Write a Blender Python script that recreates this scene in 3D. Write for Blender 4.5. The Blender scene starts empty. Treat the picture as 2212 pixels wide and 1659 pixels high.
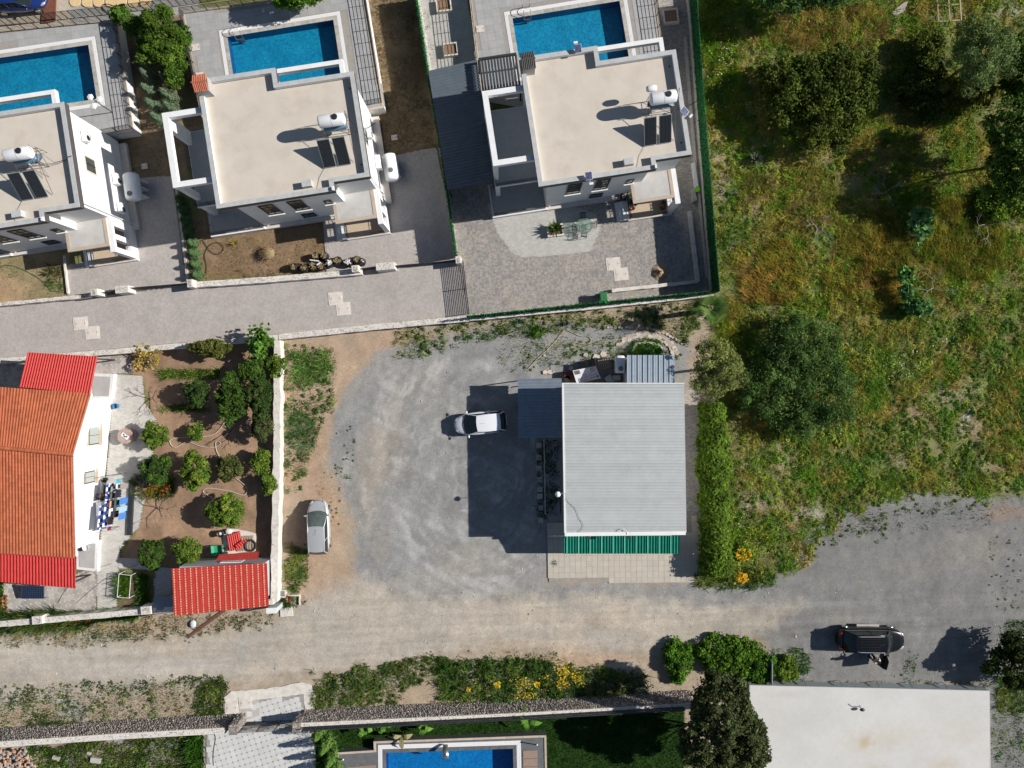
import bpy, math, random
import numpy as np
from mathutils import Vector, Matrix
random.seed(7); RNG = np.random.default_rng(11)
R = math.radians
sc = bpy.context.scene
COL = sc.collection
# ---------------------------------------------------------------- camera, sky, sun, exposure
H = 55.8; F = 1534.0; CX, CY = 1106.0, 829.5      # camera height, focal length and centre of a 2212 px wide picture
cam = bpy.data.objects.new('camera', bpy.data.cameras.new('camera')); COL.objects.link(cam)
cam.location = (0, 0, H); cam.rotation_euler = (0, 0, 0)
cam.data.sensor_fit = 'HORIZONTAL'; cam.data.sensor_width = 34.6; cam.data.lens = 34.6 * F / 2212.0
cam.data.clip_start = 0.5; cam.data.clip_end = 3000
sc.camera = cam
SUNV = Vector((1.607, 0.229, 1.0)).normalized()
w = bpy.data.worlds.new("World"); sc.world = w; w.use_nodes = True
nt = w.node_tree
sky = nt.nodes.new('ShaderNodeTexSky'); sky.sky_type = 'NISHITA'; sky.sun_disc = False
sky.sun_elevation = math.asin(SUNV.z); sky.sun_rotation = math.atan2(SUNV.x, SUNV.y)
sky.air_density = 1.0; sky.dust_density = 0.6; sky.ozone_density = 2.0
bg = nt.nodes['Background']; nt.links.new(sky.outputs[0], bg.inputs[0]); bg.inputs[1].default_value = 0.050
sun = bpy.data.objects.new('sun', bpy.data.lights.new('sun', 'SUN')); COL.objects.link(sun)
sun.data.energy = 5.0; sun.data.angle = R(0.5); sun.data.color = (1.0, 0.955, 0.89)
sun.rotation_euler = (-SUNV).to_track_quat('-Z', 'Y').to_euler(); sun.location = (60, 10, 60)
sc.view_settings.view_transform = 'Standard'; sc.view_settings.look = 'None'
sc.view_settings.gamma = 1; sc.view_settings.use_curve_mapping = False
sc.view_settings.exposure = 0.30
sc.render.engine = 'CYCLES'
sc.cycles.max_bounces = 6; sc.cycles.transparent_max_bounces = 12

# ---------------------------------------------------------------- helpers
def P(px, py, z=0.0):
    k = (H - z) / F
    return Vector(((px - CX) * k, (CY - py) * k, z))
def W(pts, z=0.0):
    return [tuple(P(a, b, z)[:2]) for a, b in pts]
def T4(c, r, tx, ty):      # coordinates read in an enlarged tile
    return (tx / 4 + 553 * c, ty / 4 + 414.75 * r)

def tag(o, label=None, cat=None, group=None, kind=None):
    if label: o['label'] = label
    if cat: o['category'] = cat
    if group: o['group'] = group
    if kind: o['kind'] = kind
    return o
def thing(name, label, cat, loc=(0, 0, 0), rz=0.0, group=None):
    o = bpy.data.objects.new(name, None); COL.objects.link(o)
    o.empty_display_size = 0.2
    o.location = loc; o.rotation_euler = (0, 0, rz)
    return tag(o, label, cat, group)
def root_of(o):
    while o.parent: o = o.parent
    return o
def link(name, me, parent=None, mats=None):
    o = bpy.data.objects.new(name, me); COL.objects.link(o)
    if mats is not None:
        for m in (mats if isinstance(mats, (list, tuple)) else [mats]): me.materials.append(m)
    if parent: o.parent = parent
    return o

class MB:
    def __init__(s): s.v = []; s.f = []; s.mi = []; s.m = 0
    def add(s, vs, fs):
        b = len(s.v); s.v += [tuple(v) for v in vs]
        s.f += [tuple(b + i for i in f) for f in fs]; s.mi += [s.m] * len(fs); return s
    def box(s, c, d, rz=0, rx=0, ry=0):
        M = Matrix.Translation(c) @ Matrix.Rotation(rz, 4, 'Z') @ Matrix.Rotation(ry, 4, 'Y') @ Matrix.Rotation(rx, 4, 'X')
        vs = [M @ Vector((x * d[0] / 2, y * d[1] / 2, z * d[2] / 2)) for x in (-1, 1) for y in (-1, 1) for z in (-1, 1)]
        return s.add(vs, [(0, 1, 3, 2), (4, 6, 7, 5), (0, 4, 5, 1), (2, 3, 7, 6), (0, 2, 6, 4), (1, 5, 7, 3)])
    def b2(s, x0, x1, y0, y1, z0, z1):
        return s.box(((x0 + x1) / 2, (y0 + y1) / 2, (z0 + z1) / 2), (abs(x1 - x0), abs(y1 - y0), abs(z1 - z0)))
    def prism(s, pts, z0, z1):
        a = sum(pts[i][0] * pts[(i + 1) % len(pts)][1] - pts[(i + 1) % len(pts)][0] * pts[i][1] for i in range(len(pts)))
        if a < 0: pts = pts[::-1]
        n = len(pts)
        vs = [(x, y, z0) for x, y in pts] + [(x, y, z1) for x, y in pts]
        fs = [tuple(range(n - 1, -1, -1)), tuple(range(n, 2 * n))] + [(i, (i + 1) % n, n + (i + 1) % n, n + i) for i in range(n)]
        return s.add(vs, fs)
    def loft(s, A, B, cap=True):
        n = len(A)
        fs = [(i, (i + 1) % n, n + (i + 1) % n, n + i) for i in range(n)]
        if cap: fs += [tuple(range(n - 1, -1, -1)), tuple(range(n, 2 * n))]
        return s.add(list(A) + list(B), fs)
    def ring(s, outer, inner, z0, z1):
        n = len(outer); vs = []
        for z in (z0, z1):
            vs += [(x, y, z) for x, y in outer] + [(x, y, z) for x, y in inner]
        fs = []
        for i in range(n):
            j = (i + 1) % n
            fs += [(i, j, 2 * n + j, 2 * n + i), (n + j, n + i, 3 * n + i, 3 * n + j),
                   (2 * n + i, 2 * n + j, 3 * n + j, 3 * n + i), (j, i, n + i, n + j)]
        return s.add(vs, fs)
    def tube(s, pts, r, n=6, cap=True):
        pts = [Vector(p) for p in pts]; rs = r if isinstance(r, (list, tuple)) else [r] * len(pts)
        vs = []; prev = None
        for i, p in enumerate(pts):
            t = (pts[min(i + 1, len(pts) - 1)] - pts[max(i - 1, 0)])
            if t.length < 1e-9: t = Vector((0, 0, 1))
            t.normalize()
            a = prev if prev is not None else (Vector((0, 0, 1)) if abs(t.z) < .9 else Vector((1, 0, 0)))
            a = (a - t * a.dot(t))
            if a.length < 1e-6: a = t.orthogonal()
            a.normalize(); b = t.cross(a); prev = a
            for k in range(n):
                q = 2 * math.pi * k / n + (math.pi / 4 if n == 4 else 0)
                vs.append(p + (a * math.cos(q) + b * math.sin(q)) * rs[i])
        fs = []
        for i in range(len(pts) - 1):
            for k in range(n):
                fs.append((i * n + k, i * n + (k + 1) % n, (i + 1) * n + (k + 1) % n, (i + 1) * n + k))
        if cap: fs += [tuple(range(n - 1, -1, -1)), tuple(range((len(pts) - 1) * n, len(pts) * n))]
        return s.add(vs, fs)
    def cyl(s, c, r, h, n=16, axis='Z', r2=None):
        d = {'X': Vector((1, 0, 0)), 'Y': Vector((0, 1, 0)), 'Z': Vector((0, 0, 1))}[axis]
        c = Vector(c); return s.tube([c - d * h / 2, c + d * h / 2], [r, r if r2 is None else r2], n)
    def lathe(s, prof, n=16, M=None):
        vs = []; k = len(prof)
        for i in range(n):
            q = 2 * math.pi * i / n
            for r, z in prof:
                p = Vector((r * math.cos(q), r * math.sin(q), z)); vs.append(M @ p if M else p)
        fs = [(i * k + j, ((i + 1) % n) * k + j, ((i + 1) % n) * k + j + 1, i * k + j + 1) for i in range(n) for j in range(k - 1)]
        return s.add(vs, fs)
    def ell(s, c, d, nu=12, nv=8, M=None):
        vs = []; 
        for j in range(nv + 1):
            t = math.pi * j / nv
            for i in range(nu):
                q = 2 * math.pi * i / nu
                p = Vector((d[0] * math.sin(t) * math.cos(q), d[1] * math.sin(t) * math.sin(q), d[2] * math.cos(t)))
                if M: p = M @ p
                vs.append(p + Vector(c))
        fs = [(j * nu + i, (j + 1) * nu + i, (j + 1) * nu + (i + 1) % nu, j * nu + (i + 1) % nu) for j in range(nv) for i in range(nu)]
        return s.add(vs, fs)
    def build(s, name, mats, parent=None, local=False, smooth=False, org=None, bevel=0):
        o3 = Vector(org) if org is not None else (Vector((0, 0, 0)) if (local or parent is None) else root_of(parent).location)
        me = bpy.data.meshes.new(name)
        me.from_pydata([(x - o3[0], y - o3[1], z - o3[2]) for x, y, z in s.v], [], s.f)
        o = link(name, me, parent, mats)
        if org is not None and parent is None: o.location = org
        if s.m or any(s.mi): me.polygons.foreach_set('material_index', s.mi)
        if smooth: me.polygons.foreach_set('use_smooth', [True] * len(s.f))
        if bevel:
            b = o.modifiers.new('bevel', 'BEVEL'); b.width = bevel; b.segments = 2; b.limit_method = 'ANGLE'
        me.update(); return o
    def solo(s, name, mats, label, cat, group=None, smooth=False, kind=None, bevel=0):
        a = np.array(s.v); org = (float(a[:, 0].mean()), float(a[:, 1].mean()), float(a[:, 2].min()))
        o = s.build(name, mats, org=org, smooth=smooth, bevel=bevel); return tag(o, label, cat, group, kind)

def copy_tree(o, parent=None):
    c = o.copy(); COL.objects.link(c)
    if parent: c.parent = parent
    for ch in list(o.children): copy_tree(ch, c)
    return c

def inset(poly, d):
    a = sum(poly[i][0] * poly[(i + 1) % len(poly)][1] - poly[(i + 1) % len(poly)][0] * poly[i][1] for i in range(len(poly)))
    sgn = 1 if a > 0 else -1; n = len(poly); out = []
    for i in range(n):
        p0, p1, p2 = Vector(poly[i - 1]), Vector(poly[i]), Vector(poly[(i + 1) % n])
        d1 = (p1 - p0).normalized(); d2 = (p2 - p1).normalized()
        n1 = Vector((-d1.y, d1.x)) * sgn; n2 = Vector((-d2.y, d2.x)) * sgn
        k = 1 + n1.dot(n2)
        out.append(tuple(p1 + (n1 + n2) * (d / max(k, .2))))
    return out

# numpy noise
def _h(i, j, s): 
    v = np.sin(i * 127.1 + j * 311.7 + s * 74.7) * 43758.5453
    return v - np.floor(v)
def vn(x, y, s=0):
    xi = np.floor(x); yi = np.floor(y); fx = x - xi; fy = y - yi
    fx = fx * fx * (3 - 2 * fx); fy = fy * fy * (3 - 2 * fy)
    return (_h(xi, yi, s) * (1 - fx) + _h(xi + 1, yi, s) * fx) * (1 - fy) + (_h(xi, yi + 1, s) * (1 - fx) + _h(xi + 1, yi + 1, s) * fx) * fy
def fbm(x, y, s=0, o=4):
    t = 0; a = .5; n = 0
    c, q = .8, .6
    for k in range(o):
        x, y = x * c - y * q + 7.3, x * q + y * c + 3.1
        t = t + a * vn(x * 2.03 ** k, y * 2.03 ** k, s + k * 3.1); n += a; a *= .55
    return t / n
def inside(poly, x, y):
    r = np.zeros(x.shape, bool); n = len(poly)
    for i in range(n):
        x0, y0 = poly[i]; x1, y1 = poly[(i + 1) % n]
        if y0 == y1: continue
        c = ((y0 > y) != (y1 > y)) & (x < (x1 - x0) * (y - y0) / (y1 - y0) + x0)
        r ^= c
    return r
def sdist(poly, x, y):      # signed distance, positive inside
    d = np.full(x.shape, 1e9); n = len(poly)
    for i in range(n):
        x0, y0 = poly[i]; x1, y1 = poly[(i + 1) % n]
        dx, dy = x1 - x0, y1 - y0; L = dx * dx + dy * dy + 1e-9
        t = np.clip(((x - x0) * dx + (y - y0) * dy) / L, 0, 1)
        d = np.minimum(d, (x - x0 - t * dx) ** 2 + (y - y0 - t * dy) ** 2)
    return np.where(inside(poly, x, y), 1, -1) * np.sqrt(d)

def np_mesh(name, V, Fc, cols=None, mats=None, parent=None, smooth=False):
    """V (n,3), Fc (m,k) with constant k, cols (n,3) albedo of each point"""
    me = bpy.data.meshes.new(name); k = Fc.shape[1]
    me.vertices.add(len(V)); me.vertices.foreach_set('co', np.ascontiguousarray(V, dtype=np.float32).ravel())
    me.loops.add(Fc.size); me.loops.foreach_set('vertex_index', Fc.astype(np.int32).ravel())
    me.polygons.add(len(Fc)); me.polygons.foreach_set('loop_start', np.arange(0, Fc.size, k, dtype=np.int32))
    me.polygons.foreach_set('loop_total', np.full(len(Fc), k, dtype=np.int32))
    if smooth: me.polygons.foreach_set('use_smooth', np.ones(len(Fc), bool))
    me.update(calc_edges=True)
    if not smooth: me.shade_flat()
    if cols is not None:
        a = me.color_attributes.new('Col', 'FLOAT_COLOR', 'POINT')
        c4 = np.ones((len(V), 4), np.float32); c4[:, :3] = cols; a.data.foreach_set('color', c4.ravel())
    return link(name, me, parent, mats)

def np_boxes(C, D, rot, mask=None):
    """open-bottom boxes: C (n,3) centre of top, D (n,3) size, rot (n,) -> V,F"""
    n = len(C); c = np.cos(rot)[:, None]; s = np.sin(rot)[:, None]
    ux = np.array([-1, 1, 1, -1]) * .5; uy = np.array([-1, -1, 1, 1]) * .5
    tx = D[:, :1] * ux; ty = D[:, 1:2] * uy
    X = tx * c - ty * s + C[:, :1]; Y = tx * s + ty * c + C[:, 1:2]
    V = np.zeros((n, 8, 3)); V[:, :4, 0] = X; V[:, :4, 1] = Y; V[:, 4:, 0] = X; V[:, 4:, 1] = Y
    V[:, :4, 2] = (C[:, 2] - D[:, 2])[:, None]; V[:, 4:, 2] = C[:, 2:3]
    f = np.array([(4, 5, 6, 7), (0, 1, 5, 4), (1, 2, 6, 5), (2, 3, 7, 6), (3, 0, 4, 7)])
    Fc = (np.arange(n) * 8)[:, None, None] + f[None]
    return V.reshape(-1, 3), Fc.reshape(-1, 4)

# ---------------------------------------------------------------- materials
MATS = {}
def mat(name, c1, c2=None, sc1=3.0, rough=.8, metal=0.0, bump=0.0, bscale=20.0, rnd=0.0, detail=6, coat=0.0, stain=None, sscale=.35, samt=.5, spec=.5):
    """two-tone noise colour, optional per-piece random brightness, optional stains, bump"""
    if name in MATS: return MATS[name]
    m = bpy.data.materials.new(name); MATS[name] = m; m.use_nodes = True; t = m.node_tree; N = t.nodes; L = t.links
    b = N['Principled BSDF']; b.inputs['Roughness'].default_value = rough; b.inputs['Metallic'].default_value = metal
    b.inputs['Specular IOR Level'].default_value = spec
    if coat: b.inputs['Coat Weight'].default_value = coat; b.inputs['Coat Roughness'].default_value = .04
    c2 = c2 or c1
    geo = N.new('ShaderNodeNewGeometry')
    no = N.new('ShaderNodeTexNoise'); no.inputs['Scale'].default_value = sc1; no.inputs['Detail'].default_value = detail; no.inputs['Roughness'].default_value = .62
    L.new(geo.outputs['Position'], no.inputs['Vector'])
    rp = N.new('ShaderNodeMapRange'); rp.inputs[1].default_value = .33; rp.inputs[2].default_value = .67
    L.new(no.outputs['Fac'], rp.inputs[0])
    mx = N.new('ShaderNodeMix'); mx.data_type = 'RGBA'; mx.inputs[6].default_value = (*c1, 1); mx.inputs[7].default_value = (*c2, 1)
    L.new(rp.outputs[0], mx.inputs[0]); out = mx.outputs[2]
    if stain:
        n2 = N.new('ShaderNodeTexNoise'); n2.inputs['Scale'].default_value = sscale; n2.inputs['Detail'].default_value = 8; n2.inputs['Roughness'].default_value = .7
        L.new(geo.outputs['Position'], n2.inputs['Vector'])
        r2 = N.new('ShaderNodeMapRange'); r2.inputs[1].default_value = .52; r2.inputs[2].default_value = .72; r2.inputs[4].default_value = samt
        L.new(n2.outputs['Fac'], r2.inputs[0])
        m2 = N.new('ShaderNodeMix'); m2.data_type = 'RGBA'; m2.inputs[7].default_value = (*stain, 1)
        L.new(r2.outputs[0], m2.inputs[0]); L.new(out, m2.inputs[6]); out = m2.outputs[2]
    if rnd:
        oi = N.new('ShaderNodeObjectInfo'); ad = N.new('ShaderNodeMath'); ad.operation = 'ADD'
        L.new(oi.outputs['Random'], ad.inputs[0]); L.new(geo.outputs['Random Per Island'], ad.inputs[1])
        fr = N.new('ShaderNodeMath'); fr.operation = 'FRACT'; L.new(ad.outputs[0], fr.inputs[0])
        mr = N.new('ShaderNodeMapRange'); mr.inputs[3].default_value = 1 - rnd; mr.inputs[4].default_value = 1 + rnd
        L.new(fr.outputs[0], mr.inputs[0])
        vm = N.new('ShaderNodeVectorMath'); vm.operation = 'SCALE'; L.new(out, vm.inputs[0]); L.new(mr.outputs[0], vm.inputs['Scale']); out = vm.outputs[0]
    L.new(out, b.inputs['Base Color'])
    if bump:
        n3 = N.new('ShaderNodeTexNoise'); n3.inputs['Scale'].default_value = bscale; n3.inputs['Detail'].default_value = 4
        L.new(geo.outputs['Position'], n3.inputs['Vector'])
        bp = N.new('ShaderNodeBump'); bp.inputs['Strength'].default_value = bump; bp.inputs['Distance'].default_value = .03
        L.new(n3.outputs['Fac'], bp.inputs['Height']); L.new(bp.outputs[0], b.inputs['Normal'])
    return m
def attr_mat(name, rough=.85, trans=0.0, fine=None, bump=0.0, bscale=30, amt=.25, spec=.3):
    m = bpy.data.materials.new(name); MATS[name] = m; m.use_nodes = True; t = m.node_tree; N = t.nodes; L = t.links
    b = N['Principled BSDF']; b.inputs['Roughness'].default_value = rough; b.inputs['Specular IOR Level'].default_value = spec
    a = N.new('ShaderNodeAttribute'); a.attribute_name = 'Col'; out = a.outputs['Color']
    geo = N.new('ShaderNodeNewGeometry')
    if fine:
        for s_, am in fine:
            no = N.new('ShaderNodeTexNoise'); no.inputs['Scale'].default_value = s_; no.inputs['Detail'].default_value = 5; no.inputs['Roughness'].default_value = .7
            L.new(geo.outputs['Position'], no.inputs['Vector'])
            mr = N.new('ShaderNodeMapRange'); mr.inputs[1].default_value = .3; mr.inputs[2].default_value = .7; mr.inputs[3].default_value = 1 - am; mr.inputs[4].default_value = 1 + am
            L.new(no.outputs['Fac'], mr.inputs[0])
            vm = N.new('ShaderNodeVectorMath'); vm.operation = 'SCALE'; L.new(out, vm.inputs[0]); L.new(mr.outputs[0], vm.inputs['Scale']); out = vm.outputs[0]
    L.new(out, b.inputs['Base Color'])
    if bump:
        n3 = N.new('ShaderNodeTexNoise'); n3.inputs['Scale'].default_value = bscale; n3.inputs['Detail'].default_value = 5
        L.new(geo.outputs['Position'], n3.inputs['Vector'])
        bp = N.new('ShaderNodeBump'); bp.inputs['Strength'].default_value = bump; bp.inputs['Distance'].default_value = .05
        L.new(n3.outputs['Fac'], bp.inputs['Height']); L.new(bp.outputs[0], b.inputs['Normal'])
    if trans:
        tr = N.new('ShaderNodeBsdfTranslucent'); L.new(out, tr.inputs[0])
        ms = N.new('ShaderNodeMixShader'); ms.inputs[0].default_value = trans
        L.new(b.outputs[0], ms.inputs[1]); L.new(tr.outputs[0], ms.inputs[2]); L.new(ms.outputs[0], N['Material Output'].inputs[0])
    return m
def glass_mat(name, tint=(.02, .03, .03), rough=.05):
    return mat(name, tint, rough=rough, spec=.6)

WHITE = mat('white_render', (.80, .80, .80), (.74, .74, .73), 2, .85, stain=(.5, .46, .40), samt=.25, sscale=.8)
WHITEB = mat('white_paint', (.80, .80, .79), (.70, .69, .67), 5, .7, stain=(.45, .42, .38), samt=.35, sscale=1.2)
FASC = mat('fascia_paint', (.065, .058, .058), (.085, .075, .075), 3, .7)
PARA = mat('parapet_concrete', (.50, .51, .51), (.40, .41, .41), 2.5, .85, bump=.2, stain=(.55, .52, .48), sscale=1.5)
ROOFC = mat('roof_screed', (.60, .54, .465), (.545, .49, .42), .9, .9, bump=.15, bscale=12, stain=(.46, .38, .29), sscale=.45, samt=.4)
TILEF = mat('terrace_tile', (.40, .40, .395), (.34, .34, .335), 2, .6, bump=.05, rnd=.05, stain=(.30, .29, .27), sscale=.7, samt=.4)
COPE = mat('pool_coping', (.50, .47, .41), (.34, .33, .30), 4, .7, rnd=.1)
GRATE = mat('white_grating', (.80, .79, .79), (.74, .73, .73), 8, .5)
BLACK = mat('black_metal', (.018, .018, .02), (.03, .03, .032), 6, .45, spec=.5)
DARK = mat('dark_grey_metal', (.035, .04, .047), (.055, .06, .068), 4, .5, metal=.3)
CONC = mat('concrete', (.50, .47, .43), (.40, .38, .35), 2.5, .9, bump=.3, stain=(.30, .28, .25), sscale=1.1, samt=.35)
CONCW = mat('white_concrete', (.72, .68, .62), (.58, .54, .49), 3, .9, bump=.4, stain=(.36, .33, .29), sscale=1.7, samt=.5)
LID = mat('cast_lid', (.68, .62, .56), (.60, .54, .48), 4, .8)
GLASSD = glass_mat('dark_glass')
GLASSW = mat('window_glass', (.10, .115, .11), (.05, .06, .06), .8, .06, spec=.7)
STEEL = mat('steel', (.55, .56, .57), (.42, .43, .44), 6, .3, metal=.9)
PLASTW = mat('white_plastic', (.80, .80, .80), (.74, .75, .75), 3, .35)
# ---------------------------------------------------------------- ground sheet
DECKS = [  # raised terraces: the sheet dips under them to make room for the pools
    [(-80, 75), (0, 66), (252, 42), (290, 283), (150, 300), (-80, 320)],
    [(393, 27), (553, 5), (787, -28), (830, 233), (520, 275), (432, 240)],
    [(1009, -40), (1413, -40), (1440, 160), (1160, 200), (1040, 150)],
    [(735, 1640), (808, 1605), (1170, 1592), (1182, 1760), (735, 1760)]]
dense_x = np.arange(-46, 46.01, .19); dense_y = np.arange(-36, 36.01, .19)
gx = np.concatenate([[-900, -300, -120, -70, -52], dense_x, [52, 70, 120, 300, 900]])
gy = np.concatenate([[-900, -300, -120, -60, -42], dense_y, [42, 60, 120, 300, 900]])
GX, GY = np.meshgrid(gx, gy)
qx = GX * F / H + CX; qy = CY - GY * F / H          # picture coordinates of the ground
def L3(r, g, b): return np.array([r, g, b], float)
GRAVEL = L3(.268, .268, .264); TAN = L3(.455, .40, .33); RED = L3(.42, .29, .20); FIELD = L3(.19, .19, .08)
BROWN = L3(.215, .15, .095); DRYG = L3(.19, .14, .085); LAWN = L3(.025, .06, .012); GRASSY = L3(.10, .11, .035); STONEY = L3(.36, .34, .31); PATH = L3(.30, .29, .27)
n1 = fbm(qx / 60, qy / 60, 1); n2 = fbm(qx / 17, qy / 17, 5); n3 = fbm(qx / 200, qy / 200, 9); n4 = fbm(qx / 7, qy / 7, 2, 3)
gcol = np.zeros(GX.shape + (3,)) + FIELD
gcol[:] = FIELD * (.75 + .5 * n2)[..., None]
def paint(poly, col, soft=8, warp=14, var=.14, second=None, k2=1.0):
    d = sdist(poly, qx, qy) + (n2 - .5) * 2 * warp + (n4 - .5) * warp * .8
    m = np.clip(d / soft + .5, 0, 1)[..., None]
    c = np.zeros_like(gcol) + col
    if second is not None:
        t = np.clip((n1 - .5) * 4 * k2 + .5 + (n4 - .5) * .8, 0, 1)[..., None]; c = c * (1 - t) + second * t
    c = c * (1 + (n2 - .5) * 2 * var)[..., None]
    gcol[:] = gcol * (1 - m) + c * m
def spot(cx, cy, rx, ry, col, amt=.8, rot=0):
    a = R(rot); dx = qx - cx; dy = qy - cy; u = (dx * math.cos(a) + dy * math.sin(a)) / rx; v = (-dx * math.sin(a) + dy * math.cos(a)) / ry
    d = 1 - np.sqrt(u * u + v * v) + (n2 - .5) * .9 + (n4 - .5) * .7
    m = np.clip(d * 1.6, 0, 1)[..., None] * amt
    gcol[:] = gcol * (1 - m) + col * m
# verge soils round the road and the parking ground
paint([(-200, 1330), (600, 1290), (610, 700), (1010, 680), (1500, 630), (1560, 640), (1560, 1260), (2400, 1230), (2400, 1800), (1100, 1560), (-200, 1640)], L3(.40, .31, .225), 6, 4, .15, L3(.37, .31, .24), .5)
paint([(610, 735), (760, 720), (900, 700), (880, 760), (790, 800), (745, 870), (705, 940), (700, 1010), (735, 1080), (750, 1200), (760, 1290), (700, 1300), (615, 1290)], RED, 26, 22, .12, L3(.42, .32, .235), .6)
paint([(810, 765), (900, 740), (1010, 715), (1130, 690), (1300, 700), (1490, 735), (1490, 830), (1215, 830), (1216, 1130), (1180, 1258), (1520, 1262), (1700, 1240), (1730, 1170), (1830, 1085), (1960, 1060), (2110, 1075), (2400, 1065),
       (2400, 1800), (2100, 1800), (2130, 1480), (1700, 1475), (1650, 1385), (1560, 1330), (1300, 1300), (1100, 1330), (930, 1330), (800, 1290), (765, 1230), (765, 1130), (740, 1060), (712, 1000), (722, 900), (752, 830)], GRAVEL, 16, 14, .13, L3(.30, .292, .275), .6)
paint([(-200, 1372), (160, 1365), (330, 1385), (480, 1360), (620, 1335), (700, 1275), (790, 1250), (900, 1290), (1150, 1285), (1350, 1290), (1560, 1310), (1750, 1300), (1650, 1370), (1450, 1400), (1200, 1420), (1080, 1385), (900, 1425), (690, 1452), (480, 1485), (350, 1490), (180, 1500), (0, 1530), (-200, 1545)],
      TAN, 30, 22, .10, L3(.40, .365, .315), .6)
for a in [(90, 1420, 260, 26, L3(.50, .46, .40), .6, 3), (330, 1440, 240, 22, L3(.47, .44, .40), .6, -4), (700, 1400, 200, 22, L3(.47, .42, .36), .5, -6), (230, 1385, 160, 9, L3(.30, .26, .21), .5, -3),
          (1000, 1235, 150, 60, L3(.36, .34, .315), .6, -20), (870, 1180, 90, 100, L3(.30, .30, .305), .5, 0), (960, 1330, 220, 30, L3(.42, .37, .32), .5, -4), (1300, 1340, 200, 26, L3(.44, .38, .31), .6, 0),
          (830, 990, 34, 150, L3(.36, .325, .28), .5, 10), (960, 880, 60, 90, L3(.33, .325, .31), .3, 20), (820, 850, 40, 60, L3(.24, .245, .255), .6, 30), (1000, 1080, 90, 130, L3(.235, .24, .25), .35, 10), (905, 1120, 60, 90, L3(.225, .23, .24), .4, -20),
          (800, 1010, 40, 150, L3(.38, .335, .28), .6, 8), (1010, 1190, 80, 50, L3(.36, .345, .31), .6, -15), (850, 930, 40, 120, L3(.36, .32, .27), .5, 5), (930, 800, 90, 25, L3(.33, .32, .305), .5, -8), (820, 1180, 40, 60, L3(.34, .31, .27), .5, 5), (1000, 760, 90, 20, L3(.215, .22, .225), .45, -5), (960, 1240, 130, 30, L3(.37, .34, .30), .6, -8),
          (2100, 1180, 110, 45, L3(.36, .33, .29), .5, -12), (2010, 1230, 90, 22, L3(.34, .32, .29), .4, -20), (1240, 1425, 190, 22, RED * 1.05, .6, 0), (1180, 1395, 110, 14, L3(.45, .34, .25), .5, 5), (1340, 1440, 50, 14, L3(.55, .52, .47), .5, -8),
          (1900, 1310, 300, 12, L3(.31, .31, .305), .6, 2), (1850, 1265, 250, 9, L3(.33, .325, .31), .5, -6), (2175, 1110, 60, 26, RED, .5, 0), (150, 1530, 40, 30, L3(.36, .37, .38), .8, 20), (175, 1565, 30, 20, L3(.38, .39, .40), .8, 0),
          (522, 1410, 20, 60, L3(.33, .33, .33), .35, 10), (1290, 1345, 40, 20, L3(.25, .20, .15), .35, 0)]:
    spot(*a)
# streaks along the road and worn wheel tracks bending through the parking ground
rd = np.clip(sdist([(-200, 1375), (600, 1340), (800, 1270), (2300, 1260), (2300, 1440), (1500, 1440), (-200, 1530)], qx, qy) / 30, 0, 1)
gcol *= (1 + rd * ((fbm(qx / 130, (qy + qx * .05) / 5, 41, 3) - .5) * .30 + (fbm(qx / 300, (qy + qx * .05) / 14, 43, 3) - .5) * .30))[..., None]
lz = np.clip(sdist([(755, 1290), (745, 1150), (720, 1020), (740, 880), (800, 780), (960, 740), (1130, 760), (1215, 830), (1215, 1130), (1185, 1260), (1100, 1320), (900, 1330)], qx, qy) / 45, 0, 1)
rr = np.hypot(qx - 1040, (qy - 985) / 1.2); th = np.arctan2(qy - 985, qx - 1040); r2 = rr + 22 * np.sin(th * 2 + 1) + (n1 - .5) * 60
sw = (vn(r2 / 5.5, th * 5, 61) - .5) * .6 + (vn(r2 / 13, th * 3.2 + 4, 63) - .5) * .8 + (vn((qx + qy * .5) / 90, (qy - qx * .55) / 8, 65) - .5) * .5
sw2 = np.clip(sw * 2.2 - .12, 0, 1) * lz * .8; gcol = gcol * (1 - sw2[..., None]) + L3(.395, .385, .37) * sw2[..., None]; gcol *= (1 + lz * sw * .22)[..., None]
rl = np.clip((qx - 1500) / 200, 0, 1) * np.clip((qy - 1060) / 30, 0, 1); gcol *= (1 - .24 * rl)[..., None]
# dirt ground of the gardens and yards
GARD = [(283, 762), (602, 735), (598, 1245), (470, 1240), (300, 1215), (262, 1200), (300, 1140), (336, 920), (310, 815), (283, 810)]
paint(GARD, L3(.27, .175, .115), 3, 2, .22, L3(.36, .235, .155), 1)
paint([(-100, 545), (150, 545), (146, 640), (-100, 668)], L3(.40, .28, .17), 3, 2, .2, L3(.26, .22, .12), 1)
paint([(405, 470), (700, 470), (707, 588), (409, 608)], L3(.27, .185, .12), 3, 2, .2, L3(.22, .155, .085), 1)
paint([(790, -60), (905, -60), (925, 160), (950, 318), (820, 345), (800, 200)], L3(.20, .15, .085), 3, 2, .2, L3(.26, .19, .115), 1)
paint([(250, 20), (405, 20), (440, 240), (390, 400), (375, 384), (262, 384), (240, 300), (255, 200)], L3(.22, .16, .105), 3, 2, .2, L3(.15, .12, .07), 1)
paint([(150, -80), (430, -80), (430, 28), (205, 48), (120, 60)], L3(.36, .35, .33), 3, 2, .16)
paint([(-100, -80), (150, -80), (150, 60), (-100, 80)], L3(.50, .43, .34), 3, 2, .08)
paint([(-100, 1335), (0, 1330), (205, 1320), (320, 1312), (330, 1240), (250, 1240), (250, 1312), (-100, 1342)], L3(.16, .12, .07), 3, 2, .2)
paint([(680, 1555), (1480, 1520), (1480, 1760), (680, 1760)], LAWN, 2, 1, .15)
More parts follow.
